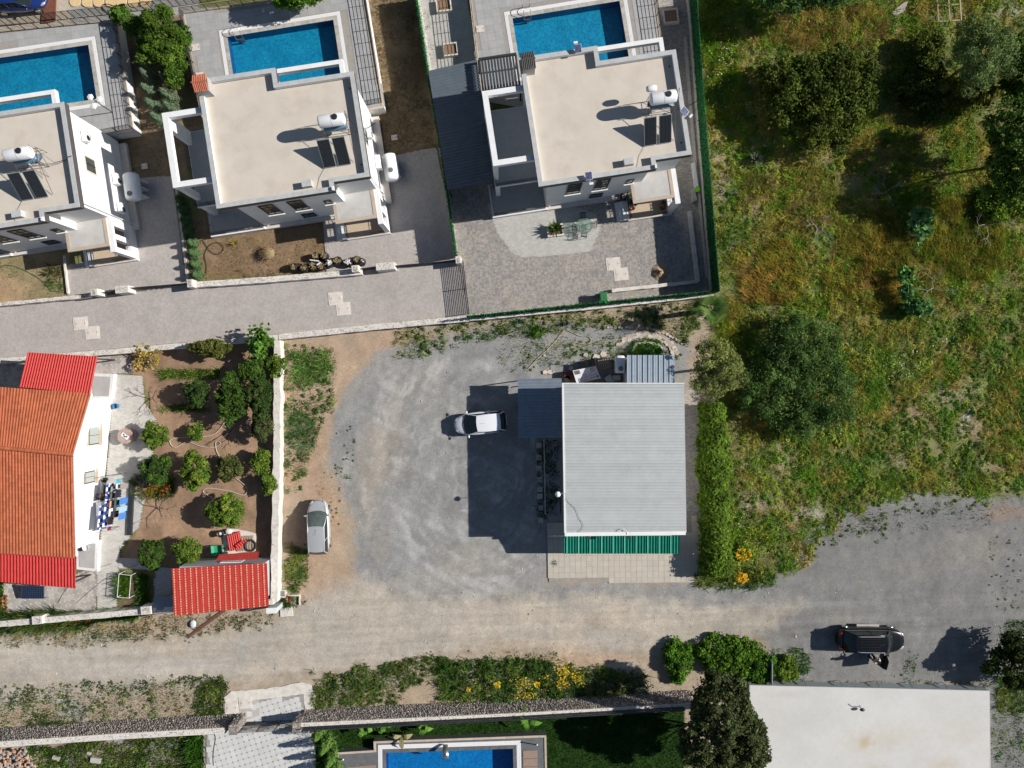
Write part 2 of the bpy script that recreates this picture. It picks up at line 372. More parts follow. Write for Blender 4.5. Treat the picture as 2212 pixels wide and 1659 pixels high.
paint([(-100, 1600), (450, 1575), (450, 1780), (-100, 1780)], L3(.40, .31, .23), 3, 3, .2, L3(.30, .29, .28), .8)
# bare and coloured patches of the wild field
for a in [(1560, 385, 22, 70, L3(.44, .33, .23), .85), (1555, 300, 16, 40, L3(.40, .28, .19), .7), (1740, 335, 70, 24, L3(.42, .32, .21), .7, 20), (1640, 300, 40, 20, L3(.36, .27, .17), .6), (2160, 22, 70, 20, L3(.42, .40, .36), .9, -8),
          (1800, 60, 130, 40, L3(.27, .17, .075), .8), (1900, 330, 120, 60, L3(.25, .16, .075), .8), (1700, 430, 90, 50, L3(.28, .19, .09), .8, 30), (1640, 570, 70, 50, L3(.30, .17, .06), .8, 20), (1860, 600, 90, 60, L3(.26, .15, .05), .8),
          (2060, 370, 60, 40, L3(.30, .21, .11), .7), (1870, 30, 90, 20, L3(.28, .17, .08), .7), (2165, 240, 50, 40, L3(.38, .28, .18), .7), (2060, 850, 70, 40, L3(.42, .33, .25), .8), (1975, 900, 60, 40, L3(.40, .30, .21), .8),
          (2100, 930, 60, 40, L3(.40, .31, .22), .7), (2150, 1010, 70, 30, L3(.42, .32, .22), .8), (1800, 860, 30, 25, L3(.45, .37, .28), .9), (1745, 1110, 50, 38, L3(.48, .42, .34), .9, -30), (1640, 1090, 60, 30, L3(.40, .32, .24), .8),
          (1700, 1000, 30, 60, L3(.40, .31, .22), .6), (1930, 990, 60, 40, L3(.40, .31, .23), .6), (2087, 900, 17, 34, L3(.62, .62, .64), .85, 20), (1630, 455, 30, 30, L3(.38, .30, .22), .6), (1580, 530, 16, 20, L3(.40, .38, .36), .8), (1600, 700, 50, 20, L3(.22, .14, .06), .6)]:
    spot(*a)
lot = np.clip(sdist([(700, 740), (1480, 730), (2400, 1050), (2400, 1480), (1100, 1460), (700, 1300)], qx, qy) / 40, 0, 1)
n5 = fbm(qx / 45 + 9, qy / 70, 51, 4); n6 = fbm(qx / 14, qy / 22, 53, 3)
wm = np.clip((n5 - .47) * 5, 0, 1) * lot * .28; gcol = gcol * (1 - wm[..., None]) + (gcol * np.array([1.10, 1.07, 1.0])) * wm[..., None]
gcol *= (1 + lot * ((n6 - .5) * .26 + (n5 - .5) * .18))[..., None]
gcol = np.clip(gcol, .01, .8)
# relief
gz = (n2 - .5) * .06 + (n4 - .5) * .03
field_d = sdist([(1520, -200), (2400, -200), (2400, 1060), (1830, 1080), (1740, 1180), (1560, 1262), (1530, 1240), (1558, 640)], qx, qy)
gz = gz - .03 + np.clip(field_d / 60, 0, 1) * (n1 - .45) * .5
for dk in DECKS:
    gz = np.where(sdist(dk, qx, qy) > 9, -1.0, gz)
flat = np.zeros(GX.shape, bool)
FLATPOLY = [[(-120, 650), (1010, 555), (1018, 690), (-120, 790)], [(945, 305), (1560, 305), (1560, 640), (1005, 690)], [(1175, 830), (1525, 830), (1525, 1262), (1175, 1262)], [(140, 370), (410, 370), (410, 640), (140, 640)],
            [(690, 300), (1000, 300), (1000, 600), (690, 600)], [(170, 755), (340, 755), (345, 1340), (-100, 1350), (-100, 1180)], [(440, 1470), (690, 1470), (690, 1760), (440, 1760)], [(880, -60), (1050, -60), (1060, 200), (900, 200)], [(1400, -60), (1545, -60), (1545, 430), (1440, 430)]]
for fp in FLATPOLY: flat |= sdist(fp, qx, qy) > -3
gz = np.where(flat & (gz > -.9), -.04, gz)
nx_, ny_ = len(gx), len(gy)
idx = np.arange(nx_ * ny_).reshape(ny_, nx_)
Fg = np.stack([idx[:-1, :-1], idx[:-1, 1:], idx[1:, 1:], idx[1:, :-1]], -1).reshape(-1, 4)
GROUNDM = attr_mat('ground_soil', .95, fine=[(1.2, .06), (3.5, .10), (9, .16), (24, .26)], bump=.45, bscale=28, spec=.15)
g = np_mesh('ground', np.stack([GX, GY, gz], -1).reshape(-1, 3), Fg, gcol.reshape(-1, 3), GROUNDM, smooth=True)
tag(g, kind='structure')
def gheight(x, y):
    i = np.clip(np.searchsorted(gx, x) - 1, 0, nx_ - 2); j = np.clip(np.searchsorted(gy, y) - 1, 0, ny_ - 2)
    fx = (x - gx[i]) / (gx[i + 1] - gx[i]); fy = (y - gy[j]) / (gy[j + 1] - gy[j])
    return (gz[j, i] * (1 - fx) + gz[j, i + 1] * fx) * (1 - fy) + (gz[j + 1, i] * (1 - fx) + gz[j + 1, i + 1] * fx) * fy

# ---------------------------------------------------------------- paving laid piece by piece
def paving(name, poly, ang, a, b, pattern, top, mats, joint, small=None, gap=.006, nobj=300, piece='paver', jit=.004, base=None, hole=None):
    """poly in metres; a, b size of a piece; the sheet below carries the joints"""
    mb = MB(); mb.add([(x, y, top - .010) for x, y in poly], [tuple(range(len(poly)))])
    xs = [p[0] for p in poly]; ys = [p[1] for p in poly]
    area = sum(poly[i][0] * poly[(i + 1) % len(poly)][1] - poly[(i + 1) % len(poly)][0] * poly[i][1] for i in range(len(poly)))
    if area < 0: mb.f[0] = mb.f[0][::-1]
    if base is None: base = mb.build(name, joint); tag(base, kind='structure')
    ol = root_of(base).location
    cx, cy = np.mean(xs), np.mean(ys); ca, sa = math.cos(ang), math.sin(ang)
    rad = max(math.hypot(x - cx, y - cy) for x, y in poly) + 1
    items = []
    if pattern == 'stretcher':
        ni = int(rad / a) + 1; nj = int(rad / b) + 1
        I, J = np.meshgrid(np.arange(-ni, ni + 1), np.arange(-nj, nj + 1))
        U = (I + (J % 2) * .5) * a; Vv = J * b; rt = np.zeros(U.shape); items.append((U.ravel(), Vv.ravel(), rt.ravel(), a, b, 0))
    elif pattern == 'square':
        ni = int(rad / a) + 1
        I, J = np.meshgrid(np.arange(-ni, ni + 1), np.arange(-ni, ni + 1))
        items.append(((I * a).ravel(), (J * b).ravel(), np.zeros(I.size), a, b, 0))
    elif pattern == 'basket':
        n = int(rad / a) + 1
        I, J = np.meshgrid(np.arange(-n, n + 1), np.arange(-n, n + 1)); od = ((I + J) % 2) == 1
        for s in (-.25, .25):
            U = np.where(od, I * a + s * a, I * a); Vv = np.where(od, J * a, J * a + s * a)
            items.append((U.ravel(), Vv.ravel(), np.where(od, math.pi / 2, 0).ravel(), a, a / 2, 0))
    elif pattern == 'pinwheel':   # large squares with a small square at each corner
        n = int(rad / a) + 2; sm = b
        I, J = np.meshgrid(np.arange(-n, n + 1), np.arange(-n, n + 1))
        U = I * a - J * sm; Vv = J * a + I * sm
        items.append((U.ravel(), Vv.ravel(), np.zeros(I.size), a, a, 0))
        items.append((U.ravel() + a / 2 + sm / 2, Vv.ravel() - a / 2 + sm / 2 , np.zeros(I.size), sm, sm, 1))
    allc = []
    for U, Vv, rt, A_, B_, kd in items:
        X = U * ca - Vv * sa + cx; Y = U * sa + Vv * ca + cy
        k = sdist(poly, X, Y) > min(A_, B_) * .30
        if hole: k &= sdist(hole, X, Y) < -.28
        n = k.sum()
        allc.append(np.stack([X[k], Y[k], rt[k] + ang, np.full(n, A_ - gap), np.full(n, B_ - gap), np.full(n, kd)], 1))
    A = np.concatenate(allc)
    if not len(A): return base
    A = A[np.argsort(np.hypot(A[:, 0], A[:, 1]))]
    zz = top + RNG.uniform(-jit, jit, len(A)); rj = A[:, 2] + RNG.normal(0, .006, len(A))
    protos = {}
    for i in range(min(nobj, len(A))):
        key = (round(A[i, 3], 3), round(A[i, 4], 3))
        if key not in protos:
            V, Fq = np_boxes(np.array([[0, 0, 0.]]), np.array([[A[i, 3], A[i, 4], .03]]), np.array([0.]))
            me = bpy.data.meshes.new(piece); me.from_pydata(V.tolist(), [], Fq.tolist()); me.materials.append(mats[int(A[i, 5]) % len(mats)]); protos[key] = me
        o = bpy.data.objects.new(piece, protos[key]); COL.objects.link(o); o.parent = base
        o.location = (A[i, 0] - ol.x, A[i, 1] - ol.y, zz[i] - ol.z); o.rotation_euler = (0, 0, rj[i])
    rest = np.arange(nobj, len(A))
    for kd in range(len(mats)):
        r_ = rest[A[rest, 5] == kd] if len(rest) else rest
        if len(r_):
            V, Fq = np_boxes(np.stack([A[r_, 0], A[r_, 1], zz[r_]], 1), np.stack([A[r_, 3], A[r_, 4], np.full(len(r_), .03)], 1), rj[r_])
            o = np_mesh(piece, V, Fq, None, mats[kd], base); tag(o, kind='stuff')
    return base
PV_LANE = mat('lane_paver', (.45, .41, .385), (.385, .355, .335), .9, .9, rnd=.09, stain=(.33, .295, .265), sscale=.22, samt=.5, bump=.1)
PV_DARK = mat('yard_paver', (.355, .325, .30), (.27, .255, .245), 1.1, .9, rnd=.22, stain=(.50, .40, .29), sscale=.25, samt=.7, bump=.2)
PV_LIGHT = mat('light_paver', (.50, .49, .46), (.43, .42, .40), 1.5, .9, rnd=.08, bump=.2)
PV_HOUSE = mat('house_paver', (.56, .54, .50), (.48, .46, .43), 2, .9, rnd=.09, stain=(.40, .37, .33), sscale=.8, samt=.4, bump=.2)
PV_SLAB = mat('patio_slab', (.52, .47, .40), (.46, .42, .36), 1.5, .9, rnd=.05, stain=(.38, .34, .29), sscale=.9, samt=.4, bump=.15)
PV_WH = mat('drive_slab', (.60, .60, .585), (.53, .53, .52), 1.8, .85, rnd=.06, bump=.1)
PV_SM = mat('drive_slab_small', (.30, .295, .28), (.24, .24, .23), 3, .85, rnd=.2)
PV_CHK = mat('patio_stone', (.44, .41, .37), (.36, .345, .325), 2.5, .9, rnd=.22)
PV_CHS = mat('patio_stone_small', (.60, .54, .47), (.54, .49, .43), 3, .85, rnd=.08)
JOINT = mat('joint_sand', (.36, .32, .28), (.27, .24, .21), 3, .95)
JOINTL = mat('joint_pale', (.36, .335, .30), (.28, .265, .24), 6, .95)
paving('lane', W([(-45, 664), (205, 641), (400, 618), (780, 584), (990, 563), (1013, 683), (600, 722), (-45, 780)]), R(4.9), .20, .20, 'basket', .02, [PV_LANE], JOINT)
paving('driveway', W([(146, 640), (143, 575), (200, 560), (245, 470), (262, 386), (372, 380), (404, 618), (400, 619)]), R(7), .20, .20, 'basket', .024, [PV_LANE], JOINT)
paving('driveway', W([(697, 476), (780, 470), (812, 380), (818, 342), (942, 318), (992, 563), (775, 585), (706, 588)]), R(7), .20, .20, 'basket', .024, [PV_LANE], JOINT)
paving('yard_paving', W([(948, 320), (1085, 320), (1085, 440), (1300, 430), (1500, 400), (1541, 632), (1013, 685), (990, 563)]), R(6.5), .21, .21, 'basket', .024, [PV_DARK], JOINT)
paving('seating_paving', W([(1050, 440), (1150, 445), (1228, 440), (1288, 462), (1296, 480), (1293, 508), (1275, 543), (1235, 549), (1130, 557), (1107, 548), (1075, 505)]), R(6), .2, .1, 'stretcher', .034, [PV_LIGHT], JOINTL)
paving('side_path', W([(906, -30), (1004, -30), (1033, 128), (1050, 200), (930, 200), (925, 150)]), R(8), .2, .1, 'stretcher', .02, [PV_LIGHT], JOINTL)
paving('side_path', W([(1404, -30), (1488, -30), (1532, 430), (1440, 430), (1430, 90)]), R(8), .2, .1, 'stretcher', .02, [PV_DARK], JOINT)
paving('house_path', W([(230, 806), (308, 812), (312, 868), (336, 905), (333, 960), (300, 1142), (288, 1150), (258, 1190), (252, 1310), (210, 1318), (209, 1240), (225, 1100), (240, 900)]), R(-3), .2, .1, 'stretcher', .022, [PV_HOUSE], JOINTL)
paving('house_patio', W([(195, 772), (283, 766), (284, 806), (230, 808), (190, 815)]), R(-12), .36, .12, 'pinwheel', .022, [PV_CHK, PV_CHS], JOINT)
paving('house_patio', W([(-60, 775), (60, 775), (60, 850), (-60, 850)]), R(-12), .36, .12, 'pinwheel', .022, [PV_CHK, PV_CHS], JOINT)
paving('house_patio', W([(-60, 1250), (165, 1240), (210, 1218), (208, 1322), (10, 1340), (-60, 1345)]), R(-6), .36, .12, 'pinwheel', .022, [PV_CHK, PV_CHS], JOINT)
paving('garden_path', W([(255, 1205), (300, 1205), (330, 1222), (380, 1228), (372, 1260), (336, 1250), (335, 1232), (255, 1228)]), R(-3), .2, .1, 'stretcher', .022, [PV_HOUSE], JOINTL)
paving('garden_path', W([(333, 1250), (372, 1252), (372, 1305), (333, 1302)]), R(-3), .2, .1, 'stretcher', .022, [PV_HOUSE], JOINTL)
paving('patio', W([(1180, 1128), (1216, 1128), (1222, 1155), (1486, 1152), (1486, 1110), (1504, 1108), (1516, 1120), (1515, 1257), (1186, 1257)]), R(.6), .435, .435, 'square', .03, [PV_SLAB], JOINT, piece='slab', gap=.014)
paving('building_path', W([(1466, 836), (1509, 836), (1514, 1108), (1470, 1110)]), R(1), .2, .1, 'stretcher', .024, [PV_DARK], JOINT)
paving('entrance_drive', W([(446, 1583), (672, 1560), (682, 1640), (682, 1740), (446, 1740)]), R(3.5), .42, .10, 'pinwheel', .024, [PV_WH, PV_SM], JOINTL, piece='slab', gap=.012)
paving('entrance_apron', W([(487, 1518), (655, 1500), (660, 1548), (640, 1560), (500, 1572)]), R(3.5), .42, .10, 'pinwheel', .04, [PV_WH, PV_SM], JOINTL, piece='slab', gap=.012)
# ---------------------------------------------------------------- pools and raised decks
from mathutils.geometry import tessellate_polygon
def poolmat(name, c1, c2, ts=40):
    m = mat(name, c1, c2, .9, .4, rnd=0); t = m.node_tree; N = t.nodes; L = t.links
    b = N['Principled BSDF']; old = b.inputs['Base Color'].links[0].from_socket
    vo = N.new('ShaderNodeTexVoronoi'); vo.inputs['Scale'].default_value = ts; vo.distance = 'CHEBYCHEV'; vo.inputs['Randomness'].default_value = 0.05
    geo = N.new('ShaderNodeNewGeometry'); L.new(geo.outputs['Position'], vo.inputs['Vector'])
    se = N.new('ShaderNodeSeparateColor'); L.new(vo.outputs['Color'], se.inputs[0])
    mr = N.new('ShaderNodeMapRange'); mr.inputs[3].default_value = .8; mr.inputs[4].default_value = 1.25; L.new(se.outputs[0], mr.inputs[0])
    vm = N.new('ShaderNodeVectorMath'); vm.operation = 'SCALE'; L.new(old, vm.inputs[0]); L.new(mr.outputs[0], vm.inputs['Scale']); L.new(vm.outputs[0], b.inputs['Base Color'])
    return m
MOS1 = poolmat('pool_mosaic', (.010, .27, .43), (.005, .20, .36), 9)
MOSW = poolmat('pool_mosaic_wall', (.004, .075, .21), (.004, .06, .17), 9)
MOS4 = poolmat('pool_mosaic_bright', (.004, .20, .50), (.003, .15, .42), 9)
WATER = bpy.data.materials.new('pool_water'); WATER.use_nodes = True
_t = WATER.node_tree; _t.nodes.remove(_t.nodes['Principled BSDF'])
_tr = _t.nodes.new('ShaderNodeBsdfTransparent'); _tr.inputs[0].default_value = (.86, .97, 1, 1)
_gl = _t.nodes.new('ShaderNodeBsdfGlossy'); _gl.inputs['Roughness'].default_value = .02
_fr = _t.nodes.new('ShaderNodeLayerWeight'); _fr.inputs[0].default_value = .12
_no = _t.nodes.new('ShaderNodeTexNoise'); _no.inputs['Scale'].default_value = 5; _no.inputs['Detail'].default_value = 3
_ge = _t.nodes.new('ShaderNodeNewGeometry'); _t.links.new(_ge.outputs['Position'], _no.inputs['Vector'])
_bp = _t.nodes.new('ShaderNodeBump'); _bp.inputs['Strength'].default_value = .5; _bp.inputs['Distance'].default_value = .06
_t.links.new(_no.outputs['Fac'], _bp.inputs['Height']); _t.links.new(_bp.outputs[0], _gl.inputs['Normal']); _t.links.new(_bp.outputs[0], _fr.inputs['Normal'])
_mx = _t.nodes.new('ShaderNodeMixShader'); _t.links.new(_fr.outputs['Facing'], _mx.inputs[0]); _t.links.new(_tr.outputs[0], _mx.inputs[1]); _t.links.new(_gl.outputs[0], _mx.inputs[2])
_t.links.new(_mx.outputs[0], _t.nodes['Material Output'].inputs[0])

VR = R(8.7)
def edge_pieces(loop, d0, d1, z0, z1, plen, name, m, parent, gap=.008):
    a = inset(loop, d0); b = inset(loop, d1); n = len(loop)
    for i in range(n):
        A0, A1, B0, B1 = Vector(a[i]), Vector(a[(i + 1) % n]), Vector(b[i]), Vector(b[(i + 1) % n])
        L_ = (A1 - A0).length; k = max(1, round(L_ / plen))
        for j in range(k):
            t0 = j / k + gap / L_; t1 = (j + 1) / k - gap / L_
            q = [A0.lerp(A1, t0), A0.lerp(A1, t1), B0.lerp(B1, t1), B0.lerp(B1, t0)]
            if all(abs(p.x) > 42 or abs(p.y) > 32 for p in q): continue
            MB().prism([tuple(p) for p in q], z0, z1).build(name, m, parent)
def tess_sheet(mb, outer, hole, z):
    pl = [[Vector((x, y, 0)) for x, y in outer], [Vector((x, y, 0)) for x, y in hole]]
    tr = tessellate_polygon(pl); allp = outer + hole
    fs = []
    for t in tr:
        a, b, c = [allp[i] for i in t]
        fs.append(t if (b[0] - a[0]) * (c[1] - a[1]) - (b[1] - a[1]) * (c[0] - a[0]) > 0 else t[::-1])
    mb.add([(x, y, z) for x, y in allp], fs)
def pool_deck(outer_px, pool_px, z, depth, label, plabel, topm, sidem, floor=MOS1, wall=MOSW, cope=COPE, gw=.28, cw=.30, plen=.62):
    outer = W(outer_px, z); pool = W(pool_px, z)
    if sum(pool[i][0] * pool[(i + 1) % 4][1] - pool[(i + 1) % 4][0] * pool[i][1] for i in range(4)) < 0: pool = pool[::-1]
    c = (sum(p[0] for p in outer) / len(outer), sum(p[1] for p in outer) / len(outer), 0)
    dk = thing('pool_terrace', label, 'terrace', c)
    mb = MB(); tess_sheet(mb, outer, pool, z); fl = mb.build('floor', JOINTL if topm is TILEF else topm, dk)
    if topm is TILEF: paving('t', outer, VR, .60, .60, 'square', z + .012, [TILEF], None, base=fl, hole=inset(pool, -cw - gw), piece='floor_tile', gap=.010, jit=.001)
    mb = MB(); n = len(outer)
    a = sum(outer[i][0] * outer[(i + 1) % n][1] - outer[(i + 1) % n][0] * outer[i][1] for i in range(n))
    if a < 0: outer = outer[::-1]
    mb.add([(x, y, -.3) for x, y in outer] + [(x, y, z - .003) for x, y in outer], [(i, (i + 1) % n, n + (i + 1) % n, n + i) for i in range(n)])
    mb.build('retaining_wall', sidem, dk)
    edge_pieces(outer, .0, .16, z + .003, z + .05, 1.3, 'edge_slab', mat('edge_slab', (.55, .45, .35), (.47, .40, .32), 3, .8, rnd=.08), dk)
    pc = (sum(p[0] for p in pool) / 4, sum(p[1] for p in pool) / 4, z - depth)
    pl = thing('swimming_pool', plabel, 'swimming pool', pc)
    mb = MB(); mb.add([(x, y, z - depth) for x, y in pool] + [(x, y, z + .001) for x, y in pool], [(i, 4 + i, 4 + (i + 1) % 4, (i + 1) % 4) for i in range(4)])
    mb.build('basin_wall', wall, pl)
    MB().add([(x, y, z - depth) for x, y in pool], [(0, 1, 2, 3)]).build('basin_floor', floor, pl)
    MB().add([(x, y, z - .09) for x, y in pool], [(0, 1, 2, 3)]).build('water', WATER, pl)
    edge_pieces(pool, 0, -cw, z + .002, z + .025, plen, 'coping_stone', cope, pl)
    MB().ring(inset(pool, -cw - gw), inset(pool, -cw - .01), z + .002, z + .02).build('overflow_grating', GRATE, pl)
    mb = MB(); gi = inset(pool, -cw - gw * .34); go = inset(pool, -cw - gw * .30)
    mb.ring(go, gi, z + .02, z + .027); mb.ring(inset(pool, -cw - gw * .68), inset(pool, -cw - gw * .64), z + .02, z + .027)
    mb.build('grating_bar', mat('grating_slot', (.6, .6, .6)), pl)
    return dk, pl
pool_deck([(-60, 75), (0, 66), (252, 42), (290, 283), (232, 292), (150, 330), (-60, 330)], [(-60, 134), (191, 97), (209, 214), (-60, 254)], 1.1, .85,
          'grey tiled raised terrace with black railings at the left edge, lamp posts in its corner', 'blue pool on the left edge partly under the white roof frame', TILEF, WHITEB)
pool_deck([(393, 27), (553, 5), (787, -28), (830, 233), (790, 240), (640, 262), (470, 285), (448, 290), (432, 240)], [(491, 80), (720, 43), (738, 161), (509, 198)], 1.1, .85,
          'grey tiled raised terrace of the middle villa with railing along the dry garden', 'blue pool of the middle villa with steel ladder at its left corner', TILEF, WHITEB)
pool_deck([(1009, -45), (1410, -60), (1430, 90), (1436, 200), (1180, 230), (1040, 205), (1029, 127)], [(1107, 40), (1338, 2), (1358, 122), (1126, 158)], 1.1, .85,
          'grey tiled raised terrace of the right villa beside the paved side path', 'blue pool of the right villa behind the roof with the camera', TILEF, WHITEB)
DKST = mat('dark_stone', (.15, .155, .16), (.11, .115, .12), 3, .6, rnd=.12)
pool_deck([(728, 1625), (808, 1620), (807, 1601), (1165, 1588), (1180, 1588), (1184, 1780), (728, 1780)], [(834, 1626), (1108, 1617), (1112, 1800), (836, 1800)], .55, 1.0,
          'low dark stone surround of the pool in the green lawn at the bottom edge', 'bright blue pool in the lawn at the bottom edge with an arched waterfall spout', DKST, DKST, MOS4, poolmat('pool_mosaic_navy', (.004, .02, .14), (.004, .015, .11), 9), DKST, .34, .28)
WOODD = mat('deck_board', (.33, .235, .185), (.27, .19, .15), 5, .7, rnd=.10)
def deck_boards(poly_px, z, label):
    a, b, c, d = [Vector(P(x, y, z)) for x, y in poly_px]
    r = thing('wood_deck', label, 'deck', ((a + c) / 2)[:]); n = 9
    for i in range(n):
        t0, t1 = i / n + .004, (i + 1) / n - .004
        q = [a.lerp(b, t0), a.lerp(b, t1), d.lerp(c, t1), d.lerp(c, t0)]
        MB().prism([(p.x, p.y) for p in q], z, z + .03).build('plank', WOODD, r)
deck_boards([(748, 1657), (748, 1780), (812, 1780), (812, 1651)][::1], .553, 'brown wood deck left of the bottom pool')
deck_boards([(1130, 1621), (1130, 1780), (1161, 1780), (1161, 1620)], .553, 'narrow brown wood deck right of the bottom pool')

# ---------------------------------------------------------------- fences with rails and posts
def fence(name, label, pts, z, h, nr, sp, r=.016, pr=.022, m=BLACK, cat='fence', first=.12, slanted=False, group=None):
    pts = [Vector((x, y, z)) for x, y in pts]
    f = thing(name, label, cat, tuple(pts[0]), group=group)
    for i in range(len(pts) - 1):
        a, b = pts[i], pts[i + 1]; L_ = (b - a).length; k = max(1, round(L_ / sp))
        for j in range(k + (1 if i == len(pts) - 2 else 0)):
            q = a.lerp(b, j / k); MB().box((q.x, q.y, z + h / 2), (pr * 2, pr * 2, h), rz=math.atan2((b - a).y, (b - a).x)).build('post', m, f)
        for t in range(nr):
            zz = z + first + (h - first) * (t / max(nr - 1, 1)); rr = r * 1.5 if t == nr - 1 else r
            MB().tube([(a.x, a.y, zz), (b.x, b.y, zz)], rr, 4).build('rail', m, f)
    return f
fence('terrace_railing', 'black railing on the right edge of the left terrace, beside the shrubs', W([(252, 46), (288, 278), (222, 291)], 1.1), 1.15, .82, 5, .98)
fence('terrace_railing', 'black railing on the top edge of the left terrace, above the leftmost pool', W([(-50, 76), (0, 69), (249, 45)], 1.1), 1.15, .82, 5, .98)
fence('terrace_railing', 'black railing on the right edge of the middle terrace, beside the dry garden', W([(788, -15), (825, 222), (786, 229)], 1.1), 1.15, .82, 5, .98)
fence('terrace_railing', 'black railing on the left edge of the middle terrace, behind the shrubs', W([(397, 34), (440, 238)], 1.1), 1.15, .82, 5, .98)
fence('terrace_railing', 'black railing on the top edge of the middle terrace', W([(397, 30), (553, 9), (700, -14)], 1.1), 1.15, .82, 5, .98)
fence('terrace_railing', 'black railing on the left edge of the right terrace, above the planters', W([(1013, -30), (1031, 124)], 1.1), 1.15, .82, 5, .98)
fence('terrace_railing', 'black railing on the right edge of the right terrace', W([(1408, -40), (1426, 84), (1433, 130)], 1.1), 1.15, .82, 5, .98)
fence('street_fence', 'black mesh fence along the gravel strip above the left terrace', W([(-40, 60), (0, 55), (235, 30), (420, 8), (600, -20)], 0), 0, 1.0, 7, .55)

# ---------------------------------------------------------------- walls
STCOB = mat('cobble', (.36, .33, .31), (.26, .25, .25), 9, .85, rnd=.25)
def cobbles(line_a, line_b, w_, z, parent, n, name='cobble', m=STCOB, sz=(.05, .10)):
    """small stones set in the top of a wall"""
    a = Vector(line_a); b = Vector(line_b); d = (b - a); L_ = d.length; d.normalize(); nrm = Vector((-d.y, d.x))
    mb = MB()
    for i in range(n):
        p = a + d * random.uniform(.1, L_ - .1) + nrm * random.uniform(-w_ * .40, w_ * .40)
        r = random.uniform(*sz); q = [(p.x + r * .5 * math.cos(t * 1.257 + i) * random.uniform(.7, 1.2), p.y + r * .5 * math.sin(t * 1.257 + i) * random.uniform(.6, 1.1)) for t in range(5)]
        mb.prism(q, z - .01, z + random.uniform(.008, .02))
    o = mb.build(name, m, parent); tag(o, kind='stuff')
def wall(name, label, pts, z0, z1, w_, m, cap=None, cobn=14, capz=.03, rough_edge=.02, cat='wall'):
    """pts: list of world xy of the centre line"""
    c = pts[0]; r = thing(name, label, cat, (c[0], c[1], z0))
    for i in range(len(pts) - 1):
        a = Vector(pts[i]); b = Vector(pts[i + 1]); d = b - a; L_ = d.length; d.normalize(); nn = Vector((-d.y, d.x))
        k = max(2, int(L_ / .35)); L1 = []; L2 = []
        for j in range(k + 1):
            p = a + d * (L_ * j / k); e1 = w_ / 2 + random.uniform(-rough_edge, rough_edge); e2 = w_ / 2 + random.uniform(-rough_edge, rough_edge)
            L1.append(p - nn * e1); L2.append(p + nn * e2)
        mb = MB(); n = k + 1
        vs = [(p.x, p.y, z0) for p in L1] + [(p.x, p.y, z0) for p in L2] + [(p.x, p.y, z1 + random.uniform(-.01, .01)) for p in L1] + [(p.x, p.y, z1 + random.uniform(-.01, .01)) for p in L2]
        fs = []
        for j in range(k):
            fs += [(j, j + 1, 2 * n + j + 1, 2 * n + j), (n + j + 1, n + j, 3 * n + j, 3 * n + j + 1), (2 * n + j, 2 * n + j + 1, 3 * n + j + 1, 3 * n + j)]
        fs += [(n, 0, 2 * n, 3 * n), (n - 1, 2 * n - 1, 4 * n - 1, 3 * n - 1)]
        mb.add(vs, fs); mb.build('wall_body', m, r)
        if cobn: cobbles(a, b, w_, z1, r, int(L_ * cobn))
    return r
wall('lane_wall', 'low white wall with cobble top along the lower side of the lane', W([(-50, 784), (300, 755), (600, 728)], .7), 0, .7, .40, CONCW)
wall('lane_wall', 'low white wall with cobble top between the lane and the gravel parking ground', W([(602, 728), (812, 706), (1012, 688)], .7), 0, .7, .42, CONCW)
wall('lane_wall', 'low wall under the green fence of the right villa yard', W([(1014, 687), (1290, 661), (1540, 634)], .55), 0, .7, .46, CONCW, cobn=6)
wall('garden_wall', 'low cobble-topped wall in front of the middle villa garden', W([(405, 616), (600, 602), (782, 587)], .6), 0, .6, .42, CONCW)
wall('garden_wall', 'low white wall in front of the left villa garden', W([(-50, 662), (0, 657), (192, 639)], .55), 0, .55, .26, CONCW)
wall('garden_wall', 'thick whitewashed wall between the orchard and the parking ground', W([(599, 735), (598, 960), (592, 1300)], .9), 0, .95, .52, CONCW, cobn=2, rough_edge=.05)
wall('garden_wall', 'low cobble-topped wall beside the dirt road below the orange roof house', W([(-50, 1352), (40, 1345), (325, 1320), (470, 1310), (590, 1300)], 1.0), 0, 1.0, .44, CONCW, cobn=12)
wall('boundary_wall', 'white wall under the tall green fence beside the wild field', W([(1488, -40), (1500, 90), (1541, 628)], .6), 0, .65, .36, CONC, cobn=8)
wall('boundary_wall', 'narrow white wall between the middle and the right villa', W([(898, -40), (929, 160), (965, 400), (984, 556)], .4), 0, .45, .24, CONCW, cobn=10)
wall('garden_kerb', 'narrow concrete kerb between the left driveway and the middle garden', W([(378, 388), (392, 500), (405, 606)], .4), 0, .4, .18, CONC, cobn=0)
wall('garden_kerb', 'thin white kerb between the left garden and the left driveway', W([(137, 552), (146, 634)], .2), 0, .2, .12, CONCW, cobn=0)
wall('planter_wall', 'pale block edging of the empty bed in the right villa yard', W([(1322, 628), (1508, 608), (1490, 455)], .35), 0, .4, .26, CONCW, cobn=0)
wall('retaining_kerb', 'rough concrete strip along the foot of the tall green fence', W([(1480, 80), (1500, 330), (1527, 600)], .1), 0, .14, .22, CONC, cobn=0)
def pillar(px, py, w1, w2, h, rz, label):
    c = P(px, py, h); r = thing('gate_pillar', label, 'pillar', (c.x, c.y, 0)); 
    MB().box((c.x, c.y, h / 2), (w1, w2, h), rz=rz).build('shaft', CONCW, r, bevel=.02)
    d = Vector((math.cos(rz), math.sin(rz))) * w1 / 2.2
    cobbles((c.x - d.x, c.y - d.y), (c.x + d.x, c.y + d.y), w2, h, r, 34)
pillar(203, 631, .55, .50, 1.3, R(5), 'cobble-topped pillar at the left end of the left driveway gate')
pillar(263, 625, 1.05, .55, 1.1, R(5), 'wide cobble-topped pillar in the opening of the left driveway')
